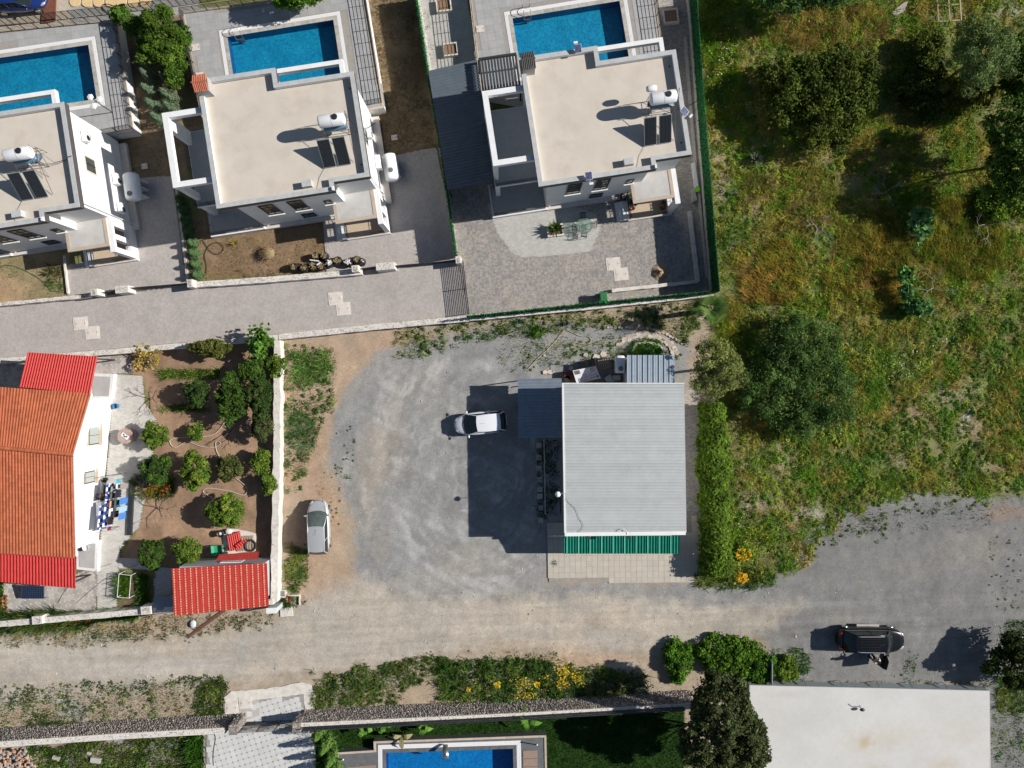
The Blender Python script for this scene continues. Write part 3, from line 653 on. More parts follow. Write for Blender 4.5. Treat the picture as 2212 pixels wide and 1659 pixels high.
pillar(410, 612, .45, .60, 1.1, R(5), 'cobble-topped pillar where the middle garden wall begins')
pillar(767, 580, .55, .50, 1.3, R(5), 'cobble-topped pillar beside the black rubbish bags')
pillar(832, 575, 1.45, .55, 1.1, R(5), 'wide cobble-topped pillar in the opening of the middle driveway')
pillar(990, 561, .42, .55, 1.2, R(5), 'pillar at the top end of the black sliding gate')
pillar(80, 1340, .8, .62, 1.25, R(5), 'swollen white pillar of the roadside wall near the left edge')
pillar(315, 1319, .8, .62, 1.25, R(5), 'swollen white pillar of the roadside wall beside the blue shed')
def slat_gate(name, label, p0, p1, h, n, pd=.05, ph=.03, cat='gate', m=DARK, posts=3):
    a, b = Vector(p0), Vector(p1); d = b - a; rz = math.atan2(d.y, d.x); c = (a + b) / 2
    g_ = thing(name, label, cat, (c.x, c.y, 0))
    for i in range(n):
        z = .12 + (h - .12) * i / (n - 1); MB().box((c.x, c.y, z), (d.length, ph, pd), rz=rz).build('slat', m, g_)
    for i in range(posts):
        q = a.lerp(b, i / (posts - 1)); MB().box((q.x, q.y, h / 2 + .04), (.06, .055, h), rz=rz).build('frame_post', m, g_)
    return g_
slat_gate('sliding_gate', 'black slatted gate across the lane between the grey paved lane and the yard', P(1000, 566, .6)[:2], P(1013, 676, .6)[:2], 1.15, 13, .035)
slat_gate('driveway_gate', 'dark low gate leaf closing the left driveway', P(278, 622, .9)[:2], P(402, 612, .9)[:2], .9, 7)
slat_gate('driveway_gate', 'dark low gate leaf closing the middle driveway', P(852, 574, .9)[:2], P(985, 562, .9)[:2], .9, 7)
slat_gate('garden_gate', 'short dark gate between the two pillars of the left driveway', P(214, 632, .9)[:2], P(251, 628, .9)[:2], .8, 6)
slat_gate('garden_gate', 'short dark gate between the two pillars of the middle driveway', P(778, 580, .9)[:2], P(815, 577, .9)[:2], .8, 6)

# green hedge mesh fences
GREENM = attr_mat('green_mesh', .8, spec=.1)
def green_fence(label, pts, z0, z1, dens=420, thick=.05):
    c = pts[0]; f = thing('green_fence', label, 'fence', (c[0], c[1], z0))
    for i in range(len(pts) - 1):
        a = Vector(pts[i]); b = Vector(pts[i + 1]); L_ = (b - a).length; d = (b - a) / L_; nn = Vector((-d.y, d.x))
        k = max(1, int(L_ / 2.0))
        for j in range(k):
            q0 = a + d * (L_ * j / k); q1 = a + d * (L_ * (j + 1) / k - .02)
            mb = MB(); mb.prism([tuple(q0 - nn * .015), tuple(q1 - nn * .015), tuple(q1 + nn * .015), tuple(q0 + nn * .015)], z0, z1)
            o = mb.build('mesh_panel', mat('green_backing', (.006, .05, .012), (.01, .075, .02), 6, .7), f)
        for j in range(k + 1):
            q = a + d * (L_ * j / k); MB().box((q.x, q.y, (z0 + z1) / 2), (.06, .06, z1 - z0 + .06), rz=math.atan2(d.y, d.x)).build('post', BLACK, f)
        n = int(L_ * dens * (z1 - z0) / 1.8)
        t = RNG.uniform(0, L_, n); z = RNG.uniform(z0, z1 + .03, n); sd = RNG.uniform(-thick, thick, n)
        X = a.x + d.x * t + nn.x * sd - f.location.x; Y = a.y + d.y * t + nn.y * sd - f.location.y; Z = z - f.location.z
        off = RNG.normal(0, .05, (n, 3, 3)); V = np.stack([X, Y, Z], 1)[:, None, :] + off
        col = np.array([.012, .16, .035]) * RNG.uniform(.5, 1.5, (n, 1)); 
        o = np_mesh('mesh_leaf', V.reshape(-1, 3), np.arange(n * 3).reshape(-1, 3), np.repeat(col, 3, 0), GREENM, f); tag(o, kind='stuff')
green_fence('tall green mesh fence between the right villa and the wild field', W([(1504, -30), (1524, 250), (1555, 628)], 2.5), .65, 2.5)
green_fence('green mesh fence on the wall between the right villa yard and the gravel', W([(1008, 683), (1280, 655), (1554, 627)], 2.1), .7, 2.1)
green_fence('green mesh fence between the middle villa dry garden and the side path', W([(894, -30), (925, 165), (951, 318), (984, 548)], 1.9), .45, 1.9)
# ---------------------------------------------------------------- the three villas (u to the right, v up, rotated 8.7 degrees)
VROT = R(8.7); VO = P(468, 451, 7.4); cu, su = math.cos(VROT), math.sin(VROT)
BRICKT = mat('chimney_tile', (.52, .17, .09), (.40, .12, .065), 6, .75, rnd=.15)
DTILE = mat('dark_tile', (.06, .058, .055), (.09, .085, .08), 6, .7, rnd=.15)
PLINTH = mat('plinth_render', (.66, .60, .54), (.55, .50, .45), 2, .9, stain=(.42, .36, .30), sscale=1.2, samt=.5)
PORCHT = mat('porch_tile', (.55, .43, .31), (.48, .38, .28), 3, .6, rnd=.05)
SOLAR = mat('collector_glass', (.012, .014, .016), (.02, .022, .024), 8, .15, spec=.6)
TANKW = mat('tank_enamel', (.82, .83, .84), (.76, .77, .79), 1.5, .25, coat=.3)
BLUEL = mat('blue_letter', (.03, .22, .55))
def text_mesh(s, size, m, parent, M, name='lettering', ext=.004):
    cu_ = bpy.data.curves.new('t', 'FONT'); cu_.body = s; cu_.size = size; cu_.extrude = ext; cu_.align_x = 'CENTER'; cu_.align_y = 'CENTER'
    o = bpy.data.objects.new('t', cu_); COL.objects.link(o)
    me = bpy.data.meshes.new_from_object(o.evaluated_get(bpy.context.evaluated_depsgraph_get())); COL.objects.unlink(o); bpy.data.objects.remove(o)
    me.materials.clear(); me.name = name; t = link(name, me, parent, m)
    t.matrix_local = M; return t
def solar_heater(parent_world, rz, label, variant):
    """local frame: x along the tank, y up the roof; z=0 on the roof"""
    h = thing('solar_water_heater', label, 'water heater', parent_world, rz, 'solar water heaters on the villa roofs')
    for i in range(2):
        x0 = -1.45 + i * 1.02; M = Matrix.Translation((x0 + .43, -1.25, .62)) @ Matrix.Rotation(R(36), 4, 'X')
        def tf(pts): return [M @ Vector(p) for p in pts]
        mb = MB(); mb.box((0, 0, 0), (.86, 1.9, .08)); mb.v = tf(mb.v); pn = mb.build('collector', mat('collector_frame', (.42, .46, .46), rough=.4, metal=.5), h, True)
        mb = MB(); mb.box((0, 0, .042), (.79, 1.82, .012)); mb.v = tf(mb.v); mb.build('collector_glass', SOLAR, pn, True)
        mb = MB()
        for k in range(8): mb.box((-.345 + k * .0985, 0, .052), (.014, 1.8, .008))
        mb.v = tf(mb.v); mb.build('collector_tube', mat('collector_rib', (.045, .05, .055)), pn, True)
    fr = MB(); r = .018
    for x in (-.85, .75):
        fr.tube([(x, .0, 0), (x, .05, 1.35)], r, 4); fr.tube([(x, 1.0, 0), (x, .95, 1.35)], r, 4); fr.tube([(x, .05, 1.2), (x, .95, 1.2)], r, 4); fr.tube([(x, .0, .05), (x, .95, 1.15)], r, 4)
        fr.tube([(x, .0, 1.1), (x, -1.95, .08)], r, 4)
    for z in (.45, .95): fr.tube([(-1.4, 0, z), (.85, 0, z)], r, 4); fr.tube([(-.85, 1, z), (.75, 1, z)], r, 4)
    fr.build('stand', mat('stand_iron', (.13, .09, .08), (.08, .06, .055), 8, .6), h, True)
    def horiz_tank(cx, cy, cz, L_, rad, name, m):
        M = Matrix.Translation((cx, cy, cz)) @ Matrix.Rotation(R(90), 4, 'Y')
        prof = [(0, -L_ / 2 - .06), (rad * .6, -L_ / 2 - .04), (rad * .93, -L_ / 2 + .02), (rad, -L_ / 2 + .1), (rad, L_ / 2 - .1), (rad * .93, L_ / 2 - .02), (rad * .6, L_ / 2 + .04), (0, L_ / 2 + .06)]
        return MB().lathe(prof, 28, M).build(name, m, h, True, smooth=True)
    tk = horiz_tank(-.12, .48, 1.72, 1.72, .42, 'cold_tank', TANKW)
    horiz_tank(-.1, .30, .98, 1.5, .26, 'boiler', mat('boiler_shell', (.10, .20, .30), (.14, .24, .33), 3, .3))
    MB().lathe([(0, 2.20), (.17, 2.20), (.19, 2.17), (.20, 2.10), (.20, 2.02)], 20, Matrix.Translation((.17, .52, 0))).build('tank_lid', BLACK, tk, True, smooth=False)
    mb = MB(); 
    for k in range(24): 
        a0 = 2 * math.pi * k / 24; a1 = 2 * math.pi * (k + 1) / 24
        mb.add([(-.1 + x, .48 + .425 * math.cos(a), 1.72 + .425 * math.sin(a)) for a, x in ((a0, -.025), (a1, -.025), (a1, .025), (a0, .025))], [(0, 1, 2, 3)])
    mb.build('tank_strap', mat('grey_strap', (.55, .55, .56)), tk, True)
    for i, ch in enumerate('ARGANCE'):
        a = R(-32); x = -.42 + i * .15
        M = Matrix.Translation((x, .48 + .43 * math.cos(a) * -1 + .02, 1.72 + .43 * .53)) @ Matrix.Rotation(R(58), 4, 'X')
        text_mesh(ch, .15, BLUEL, tk, M)
    mb = MB(); mb.tube([(.78, .55, 1.72), (.9, .75, 2.25), (1.05, .5, 1.2), (1.2, .2, .12), (2.0, .30, .05), (2.35, .33, .42), (2.62, .36, .42)], .014, 5)
    mb.tube([(.8, -.02, .45), (1.4, .1, .1), (2.0, .25, .06), (2.35, .3, .43), (2.6, .33, .43)], .014, 5); mb.tube([(-1.4, -2.0, .05), (-1.9, -2.6, .02), (-2.2, -3.4, .02)], .008, 4)
    mb.build('pipe', BLACK, h, True)
    if variant == 3:
        mb = MB(); mb.lathe([(0, -.38), (.16, -.34), (.22, -.2), (.22, .2), (.16, .34), (0, .38)], 16, Matrix.Translation((-.75, 1.25, 1.55)) @ Matrix.Rotation(R(90), 4, 'Y'))
        mb.build('expansion_tank', TANKW, h, True, smooth=True)
    return h
def dish(loc, rad, tilt, az, label, legs=True, name='satellite_dish'):
    d = thing(name, label, 'satellite dish', loc)
    M = Matrix.Translation((0, 0, .85)) @ Matrix.Rotation(az, 4, 'Z') @ Matrix.Rotation(tilt, 4, 'X')
    MB().lathe([(0, -.10), (rad * .4, -.075), (rad * .75, -.02), (rad, .05), (rad * 1.01, .06)], 28, M).build('reflector', mat('dish_white', (.66, .67, .70), (.60, .61, .64), 3, .4), d, True, smooth=True)
    mb = MB(); q = M @ Vector((0, 0, .45)); b = M @ Vector((0, -rad, .05)); mb.tube([b, q], .014, 5)
    mb.build('arm', STEEL, d, True); MB().box(q, (.07, .07, .12)).build('receiver', PLASTW, d, True)
    mb = MB(); mb.tube([(0, 0, 0), (0, 0, .8)], .025, 6); 
    if legs: mb.tube([(.35, -.9, 0), (0, 0, .7)], .015, 4); mb.tube([(-.1, -1.0, 0), (0, 0, .6)], .015, 4)
    mb.build('mast', STEEL, d, True); return d
def ac_unit(label, c, rz, big=1.0, white=True):
    a = thing('air_conditioner', label, 'air conditioner', c, rz, None)
    MB().box((0, 0, .28 * big), (.80 * big, .32 * big, .56 * big)).build('housing', PLASTW, a, True, bevel=.02)
    fan = MB().cyl((-.12 * big, -.166 * big, .28 * big), .20 * big, .02, 20, 'Y').build('fan_grille', BLACK, a, True)
    mb = MB()
    for k in range(6): mb.box((.27 * big, -.165 * big, .12 * big + k * .06 * big), (.18 * big, .012, .02))
    mb.build('vent_louvre', mat('vent_grey', (.35, .35, .35)), a, True)
    MB().box((0, .02, -.03), (.6 * big, .36 * big, .03)).build('bracket', BLACK, a, True)
    return a
def long_tank(px, py, z, L_, rad, rz, label, capx=.3, stands=True):
    c = P(px, py, z + rad); t = thing('water_tank', label, 'water tank', (c.x, c.y, 0), rz)
    M = Matrix.Translation((0, 0, z + rad)) @ Matrix.Rotation(R(90), 4, 'Y')
    l = L_ / 2; prof = [(0, -l), (rad * .55, -l + .01), (rad * .85, -l + .07), (rad * .97, -l + .17), (rad, -l + .28), (rad, l - .28), (rad * .97, l - .17), (rad * .85, l - .07), (rad * .55, l - .01), (0, l)]
    MB().lathe(prof, 32, M).build('tank_body', TANKW, t, True, smooth=True)
    MB().lathe([(0, 2 * rad + z + .06), (.17, 2 * rad + z + .055), (.19, 2 * rad + z + .02), (.19, 2 * rad + z - .08)], 24, Matrix.Translation((capx, 0, 0))).build('tank_lid', mat('grey_lid', (.12, .12, .125), rough=.6), t, True)
    for x in (-l * .55, 0, l * .55): MB().prism([(x - .05, -rad * .95), (x + .05, -rad * .95), (x + .05, rad * .95), (x - .05, rad * .95)], 0, z + rad * .5).build('saddle', PLASTW if stands else CONC, t, True)
    return t

def villa(dx, dy, n, which):
    T = Vector((VO.x + dx, VO.y + dy, 0))
    def loc(u, v, z=0): return (T.x + u * cu - v * su, T.y + u * su + v * cu, z)
    def from_px(px, py, z):
        p = P(px, py, z); x, y = p.x - T.x, p.y - T.y; return (x * cu + y * su, -x * su + y * cu)
    rt = thing('villa', {1: 'white flat-roofed villa cut by the left edge of the picture, dish on its roof', 2: 'white flat-roofed villa in the middle with brick tiled chimney',
                         3: 'white flat-roofed villa on the right with the camera panels on its parapet'}[n], 'villa', T, VROT)
    B = lambda mb, name, m, par=rt, **k: mb.build(name, m, par, True, **k)
    outer = [(0, 0), (8.15, 0), (8.15, .6), (10.65, .6), (10.65, 7.85), (5.4, 7.85), (5.4, 8.9), (0, 8.9)]
    B(MB().prism(inset(outer, .29), 6.9, 7.05), 'roof', ROOFC)
    B(MB().ring(inset(outer, .02), inset(outer, .28), 6.88, 7.385), 'parapet', WHITE)
    B(MB().ring(outer, inset(outer, .31), 7.385, 7.42), 'parapet_coping', PARA)
    B(MB().ring(outer, inset(outer, .018), 6.86, 7.38), 'fascia', FASC)
    B(MB().prism(inset(outer, .05), 6.78, 6.87), 'soffit', WHITE)
    body = [(.85, .32), (7.9, .32), (7.9, .9), (10.38, .9), (10.38, 7.6), (5.15, 7.6), (5.15, 8.65), (.3, 8.65), (.3, 2.3), (.85, 2.3)]
    B(MB().prism(body, .35, 6.80), 'wall', WHITE)
    B(MB().prism(inset(body, -.32)[0:4] + [(10.95, .6), (10.95, 7.4), (.1, 7.4), (.1, .1)], 0, .36), 'plinth', PLINTH)
    # lower terrace (south west) and its railing
    B(MB().prism([(-3.35, .0), (.9, .0), (.9, 2.6), (-3.35, 2.6)], 0, .50), 'terrace_base', WHITEB)
    B(MB().b2(-3.2, .84, .15, 2.55, .50, .53), 'terrace_floor', TILEF)
    if n == 3:
        pass
    def railing(pts, z, h, name='railing'):
        mb = MB()
        for i in range(len(pts) - 1):
            a, b = Vector(pts[i]), Vector(pts[i + 1]); k = max(1, round((b - a).length / .9))
            for j in range(k + 1):
                q = a.lerp(b, j / k); mb.box((q.x, q.y, z + h / 2), (.035, .035, h))
            for zz in (.12, .32, .52, .72, 1.0): mb.tube([(a.x, a.y, z + zz * h), (b.x, b.y, z + zz * h)], .016, 4)
        return B(mb, name, BLACK)
    railing([(-3.2, 2.4), (-3.2, .12), (.8, .12)], .53, .85)
    # upper terrace, frame over it
    B(MB().prism([(-2.85, 1.5), (.28, 1.5), (.28, 7.1), (-2.85, 7.1)], 3.25, 3.5), 'balcony_slab', WHITE)
    B(MB().b2(-2.78, .28, 1.57, 7.05, 3.50, 3.53), 'balcony_floor', TILEF)
    railing([(-2.8, 7.05), (-2.8, 1.55), (.25, 1.55)], 3.53, .8)
    mb = MB(); mb.b2(-2.85, -2.46, 1.95, 7.15, 6.70, 7.1); mb.b2(-2.46, 0, 6.77, 7.15, 6.70, 7.098); mb.b2(-2.46, 0, 1.95, 2.33, 6.70, 7.098)
    B(mb, 'roof_frame', WHITE)
    for a in ((6.1, 7.1, 3.53, 6.7), (2.0, 2.5, 3.53, 6.7), (6.6, 7.1, 0, 3.25), (1.6, 2.1, 0, 3.25)): B(MB().b2(-2.83, -2.5, *a), 'column', WHITE)
    mb = MB(); mb.b2(9.68, 9.98, 7.86, 8.95, 6.72, 7.1); mb.b2(5.41, 9.68, 8.65, 8.95, 6.72, 7.098); B(mb, 'roof_frame', WHITE)
    # porch: floor, canopy, side wall with two slots, steps, railings
    B(MB().b2(7.1, 10.5, -1.8, .9, 0, .42), 'porch_base', WHITEB)
    B(MB().b2(7.2, 10.3, -1.76, .88, .42, .45), 'porch_floor', PORCHT)
    B(MB().b2(7.05, 10.12, -1.2, .88, 3.2, 3.38), 'canopy', WHITE)
    B(MB().ring([(7.03, -1.22), (10.14, -1.22), (10.14, .89), (7.03, .89)], [(7.28, -.97), (9.89, -.97), (9.89, .86), (7.28, .86)], 3.38, 3.43), 'canopy_edge', mat('canopy_edge', (.50, .41, .32), (.42, .35, .28), 3, .85))
    B(MB().b2(7.281, 9.889, -.969, .859, 3.38, 3.40), 'canopy_top', mat('canopy_top', (.50, .49, .475), (.42, .41, .40), 1.4, .85, stain=(.55, .47, .38), sscale=1.2))
    mb = MB(); mb.b2(10.12, 10.5, -1.7, -1.3, .0, 3.38); mb.b2(10.12, 10.5, -.7, -.3, .45, 3.1); mb.b2(10.12, 10.5, .3, .9, .45, 3.38); mb.b2(10.122, 10.498, -1.3, .3, 3.1, 3.378); mb.b2(10.122, 10.498, -1.3, .3, .0, 1.1)
    B(mb, 'porch_wall', WHITE)
    B(MB().b2(10.0, 10.12, -1.2, .88, 3.1, 3.2), 'canopy_beam', WHITE)
    mb = MB(); mb.b2(6.75, 7.1, -1.7, -.2, 0, .42); mb.b2(6.5, 6.75, -1.7, -.2, 0, .28); mb.b2(6.25, 6.5, -1.7, -.2, 0, .14); B(mb, 'step', WHITEB)
    railing([(10.3, -.2), (10.3, -1.68), (9.0, -1.7)], .45, .85); railing([(7.2, .2), (7.2, -1.72)], .45, .85)
    B(MB().b2(8.3, 9.2, .84, .90, .45, 2.55), 'door', mat('door_brown', (.05, .03, .02)))
    # chimney
    if n != 1:
        tm = BRICKT if n == 2 else DTILE
        ch = B(MB().b2(.08, .92, 7.75, 8.72, 7.0, 8.0), 'chimney', mat('chimney_render', (.42, .41, .40), (.33, .32, .31), 4, .9))
        B(MB().b2(.12, .88, 7.85, 8.62, 8.0, 8.25), 'chimney_vent', BLACK, ch)
        for row in range(2):
            for k in range(8):
                y = 7.78 + k * 0 ; x = .02 + k * .12
                mb = MB(); s = 1 if row else -1
                y0 = 8.235 + s * .02; y1 = 8.235 + s * .58
                pr = []
                for yy, zz in ((y0, 8.45), (y1, 8.22)):
                    pr.append([(x + dx_, yy, zz + dz_) for dx_, dz_ in ((0, 0), (.02, .045), (.055, .06), (.09, .045), (.11, 0))])
                mb.add(pr[0] + pr[1], [(i, i + 1, 5 + i + 1, 5 + i) if s > 0 else (i + 1, i, 5 + i, 5 + i + 1) for i in range(4)] + [(4, 3, 2, 1, 0), (5, 6, 7, 8, 9)])
                B(mb, 'chimney_tile', tm, ch)
        B(MB().b2(-.02, 1.0, 8.2, 8.27, 8.48, 8.54), 'ridge_tile', tm, ch)
    # windows of the shaded front, read off the picture on the wall plane v = .32
    def wall_hit(px, py, v=.32):
        lo, hi = 0., 7.4
        for _ in range(40):
            mid = (lo + hi) / 2; uu, vv = from_px(px, py, mid)
            if vv > v: hi = mid       # higher points lie closer to the picture centre on the plan
            else: lo = mid
        return from_px(px, py, lo)[0], lo
    def window(u0, u1, z0, z1, nx, nz, v=.32):
        fr = B(MB().ring([(u0, z0), (u1, z0), (u1, z1), (u0, z1)], [(u0 + .06, z0 + .06), (u1 - .06, z0 + .06), (u1 - .06, z1 - .06), (u0 + .06, z1 - .06)], 0, .06), 'window', BLACK)
        for vert in fr.data.vertices: x, y, z = vert.co; vert.co = (x, v - .02 - z, y)
        for a in range(nx):
            for b in range(nz):
                w_ = (u1 - u0 - .12) / nx; h_ = (z1 - z0 - .12) / nz
                B(MB().b2(u0 + .06 + a * w_ + .02, u0 + .06 + (a + 1) * w_ - .02, v - .045, v - .004, z0 + .06 + b * h_ + .02, z0 + .06 + (b + 1) * h_ - .02), 'pane', GLASSW, fr)
        mb = MB()
        for a in range(1, nx): mb.b2(u0 + .06 + a * (u1 - u0 - .12) / nx - .02, u0 + .06 + a * (u1 - u0 - .12) / nx + .02, v - .07, v - .005, z0 + .06, z1 - .06)
        for b in range(1, nz): mb.b2(u0 + .061, u1 - .061, v - .068, v - .006, z0 + .06 + b * (z1 - z0 - .12) / nz - .02, z0 + .06 + b * (z1 - z0 - .12) / nz + .02)
        if mb.v: B(mb, 'glazing_bar', BLACK, fr)
        B(MB().b2(u0 - .1, u1 + .1, v - .16, v, z0 - .09, z0 - .005), 'sill', WHITEB)
    window(2.2, 3.25, 3.1, 5.6, 2, 4); window(4.25, 5.3, 3.1, 5.6, 2, 4); window(6.6, 7.15, 3.6, 4.5, 1, 1); window(4.2, 5.2, 1.0, 1.9, 2, 1)
    # east wall: reveal with window, grooves
    mb = MB()
    for z in (3.35,): mb.b2(10.38, 10.41, .9, 7.6, z, z + .12)
    B(mb, 'string_course', WHITEB)
    fr = B(MB().b2(10.36, 10.42, 3.7, 4.9, 4.2, 5.5), 'window', mat('beige_reveal', (.60, .50, .40)))
    B(MB().b2(10.40, 10.43, 3.8, 4.8, 4.3, 5.4), 'pane', GLASSW, fr); B(MB().b2(10.41, 10.45, 4.27, 4.33, 4.3, 5.4), 'glazing_bar', BLACK, fr)
    B(MB().tube([(10.5, 1.1, 6.8), (10.5, 1.1, .4)], .05, 8), 'downpipe', PLASTW)
    # roof furniture
    B(MB().b2(6.0, 6.65, .55, 1.0, 7.05, 7.5), 'roof_hatch', PARA)
    B(MB().cyl((10.15, 6.9, 7.06), .06, .03, 10), 'roof_drain', BLACK); B(MB().cyl((10.15, 1.6, 7.06), .06, .03, 10), 'roof_drain', BLACK)
    B(MB().b2(8.0, 8.14, .0, .28, 7.42, 7.6), 'vent_pipe', PLASTW)
    hx = {1: -1.0, 2: 0, 3: 0}[n]
    solar_heater(loc(9.05 + hx, 3.75, 7.052), VROT, {1: 'solar heater on the left villa roof beside the large dish', 2: 'solar heater with white tank on the middle villa roof', 3: 'solar heater with white tank and two small dishes on the right villa roof'}[n], n)
    return T, loc
V2 = villa(0, 0, 2, None); V1 = villa(-19.75, -2.08, 1, None); V3 = villa(21.95, 1.50, 3, None)
l1, l2, l3 = V1[1], V2[1], V3[1]
dish(P(73, 344, 8.1)[:2] + (7.05,), .52, R(-30), R(20), 'large round dish on a tripod over the collectors of the left villa roof')
dish(P(1446, 221, 8.4)[:2] + (7.5,), .40, R(-48), R(-40), 'white dish right of the tank on the right villa roof', legs=False)
dish(P(1401, 223, 8.0)[:2] + (7.3,), .30, R(70), R(60), 'small dish seen edge on, left of the tank on the right villa roof', legs=False)
def camera_panel(px, py, z, label, rz, flip=1):
    c = P(px, py, z); t = thing('solar_camera', label, 'security camera', (c.x, c.y, 7.42), rz)
    pn = MB().box((0, 0, .30), (.42, .5, .025), rx=R(20)).build('panel', mat('cell_blue', (.03, .05, .13), (.04, .06, .16), 6, .2), t, True)
    mb = MB()
    for k in range(5): mb.box((-.18 + k * .09, 0, .315), (.006, .47, .004), rx=R(20))
    mb.build('cell_line', PLASTW, pn, True)
    MB().box((0, 0, .285), (.46, .54, .02), rx=R(20)).build('panel_frame', PLASTW, pn, True)
    MB().tube([(0, 0, 0), (0, 0, .29)], .02, 6).build('bracket', STEEL, t, True)
    MB().box((flip * .1, -.5 * flip, .12), (.28, .16, .12)).build('camera_body', PLASTW, t, True, bevel=.02)
    MB().tube([(0, 0, .05), (flip * .1, -.5 * flip, .1)], .015, 5).build('arm', PLASTW, t, True)
camera_panel(1249, 105, 7.7, 'solar camera on the top parapet of the right villa, over the pool', VROT, -1)
camera_panel(1479, 241, 7.7, 'solar camera turned diagonally on the right parapet of the right villa', R(50), 1)
camera_panel(1272, 380, 7.7, 'solar camera on the front parapet of the right villa, over the windows', VROT, 1)
ac_unit('air conditioner high on the sunlit wall of the left villa', l1(10.62, 6.2, 5.0), VROT + R(90), 1.0)
ac_unit('air conditioner low on the sunlit wall of the left villa, behind the white tank', l1(10.62, 4.1, 1.6), VROT + R(90), 1.05)
ac_unit('air conditioner low near the green wall slots of the left villa', l1(10.62, 1.9, 1.6), VROT + R(90), .95)
ac_unit('air conditioner high on the sunlit wall of the middle villa', l2(10.62, 4.7, 4.0), VROT + R(90), 1.0)
ac_unit('wide air conditioner low on the middle villa beside the white tank', l2(10.62, 3.3, 1.5), VROT + R(90), 1.25)
long_tank(286, 404, .8, 2.1, .60, VROT + R(90), 'white horizontal water tank beside the left villa', -.65)
long_tank(845, 362, .35, 2.1, .58, VROT + R(90), 'white horizontal water tank beside the middle villa with grey lid', -.35)
# ---------------------------------------------------------------- metal sheets
ZINC = mat('zinc_sheet', (.475, .50, .50), (.43, .455, .455), 1.3, .5, metal=.1, rnd=.035, stain=(.36, .35, .33), sscale=.9, samt=.4)
BLUSH = mat('blue_grey_sheet', (.23, .27, .32), (.19, .23, .28), 2, .45, metal=.2)
REDSH = mat('red_sheet', (.56, .052, .045), (.47, .044, .038), 2.5, .55, spec=.3, stain=(.40, .085, .06), sscale=1.3, samt=.6)
GREENSH = mat('green_sheet', (.01, .22, .14), (.008, .17, .11), 2, .3, stain=(.02, .32, .22), sscale=1.1)
SLATE = mat('slate_sheet', (.115, .14, .165), (.095, .12, .145), 2, .7, spec=.15)
def sheet_grid(c4, nu, nv, fz, name, m, parent, smooth=False):
    """c4: world corners p00,p10,p11,p01 ; fz(u,v)->height"""
    p00, p10, p11, p01 = [np.array(c) for c in c4]
    u = np.linspace(0, 1, nu); v = np.linspace(0, 1, nv); U, Vv = np.meshgrid(u, v)
    X = (p00 * ((1 - U) * (1 - Vv))[..., None] + p10 * (U * (1 - Vv))[..., None] + p11 * (U * Vv)[..., None] + p01 * ((1 - U) * Vv)[..., None])
    X[..., 2] += fz(U, Vv); o3 = np.array(root_of(parent).location); X -= o3
    i = np.arange(nu * nv).reshape(nv, nu)
    Fq = np.stack([i[:-1, :-1], i[:-1, 1:], i[1:, 1:], i[1:, :-1]], -1).reshape(-1, 4)
    nrm = np.cross(p10 - p00, p01 - p00)[2]
    if nrm < 0: Fq = Fq[:, ::-1]
    return np_mesh(name, X.reshape(-1, 3), Fq, None, m, parent, smooth)
def Pz(px, py, z): return tuple(P(px, py, z))
def ribbed(c4, period, amp, name, m, parent, step=0, stepamp=.02, width=.35, thick=True):
    p00, p10, p11, p01 = [Vector(c) for c in c4]
    Lu = (p10 - p00).length; Lv = (p01 - p00).length
    n = int(Lu / period * 8) + 1; nv = (int(Lv / step) * 3 + 1) if step else 2
    def fz(U, V_):
        ph = (U * Lu / period) % 1.0; z = amp * np.clip(np.sin(ph * 2 * np.pi) * 1.6, -.55, 1)
        if step: z = z + stepamp * (1 - ((V_ * Lv / step) % 1.0))
        return z
    return sheet_grid(c4, n, nv, fz, name, m, parent, smooth=True)

# ---------------------------------------------------------------- central building
ZR = 4.4
cb = thing('workshop_building', 'low white building with a large grey ribbed metal roof beside the gravel parking ground', 'building', P(1348, 990, 0))
rc = [Pz(1215, 829, ZR), Pz(1478, 829, ZR - .1), Pz(1483, 1150, ZR - .1), Pz(1220, 1150, ZR)]
N_ = 47; A0, A1, B1_, B0_ = [Vector(c) for c in rc]
for i in range(N_):
    t0, t1 = i / N_, (i + 1) / N_
    q = [A0.lerp(B0_, t0), A1.lerp(B1_, t0), A1.lerp(B1_, t1), A0.lerp(B0_, t1)]
    e = (q[3] - q[0]).normalized(); up = Vector((0, 0, .045)); a = q[0]; b = q[1]
    mb = MB(); j = random.uniform(-.002, .002); up2 = Vector((0, 0, .022 + j))
    prof = [(0, 0), (.012, .045), (.035, .045), (.05, .004), (.24 * .5, .0), (.125, .012), (.14, .012), (.15, .0), (1, 0)]
    w_ = (q[3] - q[0]).length; pts = [((d if d < 1 else w_ + .01), z) for d, z in prof]
    L1 = [a + e * d + Vector((0, 0, z)) for d, z in pts]; L2 = [b + e * d + Vector((0, 0, z)) for d, z in pts]
    k = len(pts); mb.add(L1 + L2, [(m_, m_ + 1, k + m_ + 1, k + m_)[::-1] for m_ in range(k - 1)])
    mb.build('roof_panel', ZINC, cb)
wb = W([(1218, 832), (1474, 832), (1478, 1150), (1222, 1150)], ZR)
MB().prism(inset(wb, .12), 0, ZR - .25).build('wall', WHITEB, cb)
MB().prism(W([(1217, 831), (1476, 831), (1480, 1151), (1221, 1151)], ZR), ZR - .25, ZR - .12).build('roof_deck', PARA, cb)
MB().prism(W([(1214, 829), (1217, 829), (1222, 1158), (1219, 1158)], ZR), ZR - .3, ZR + .06).build('roof_trim', WHITE, cb)
MB().prism(W([(1220, 1150), (1480, 1147), (1481, 1155), (1220, 1158)], ZR), ZR - .3, ZR + .08).build('roof_trim', WHITE, cb)
MB().prism(W([(1214, 827), (1478, 827), (1478, 829), (1214, 829)], ZR), ZR - .25, ZR + .03).build('gutter', WHITEB, cb)
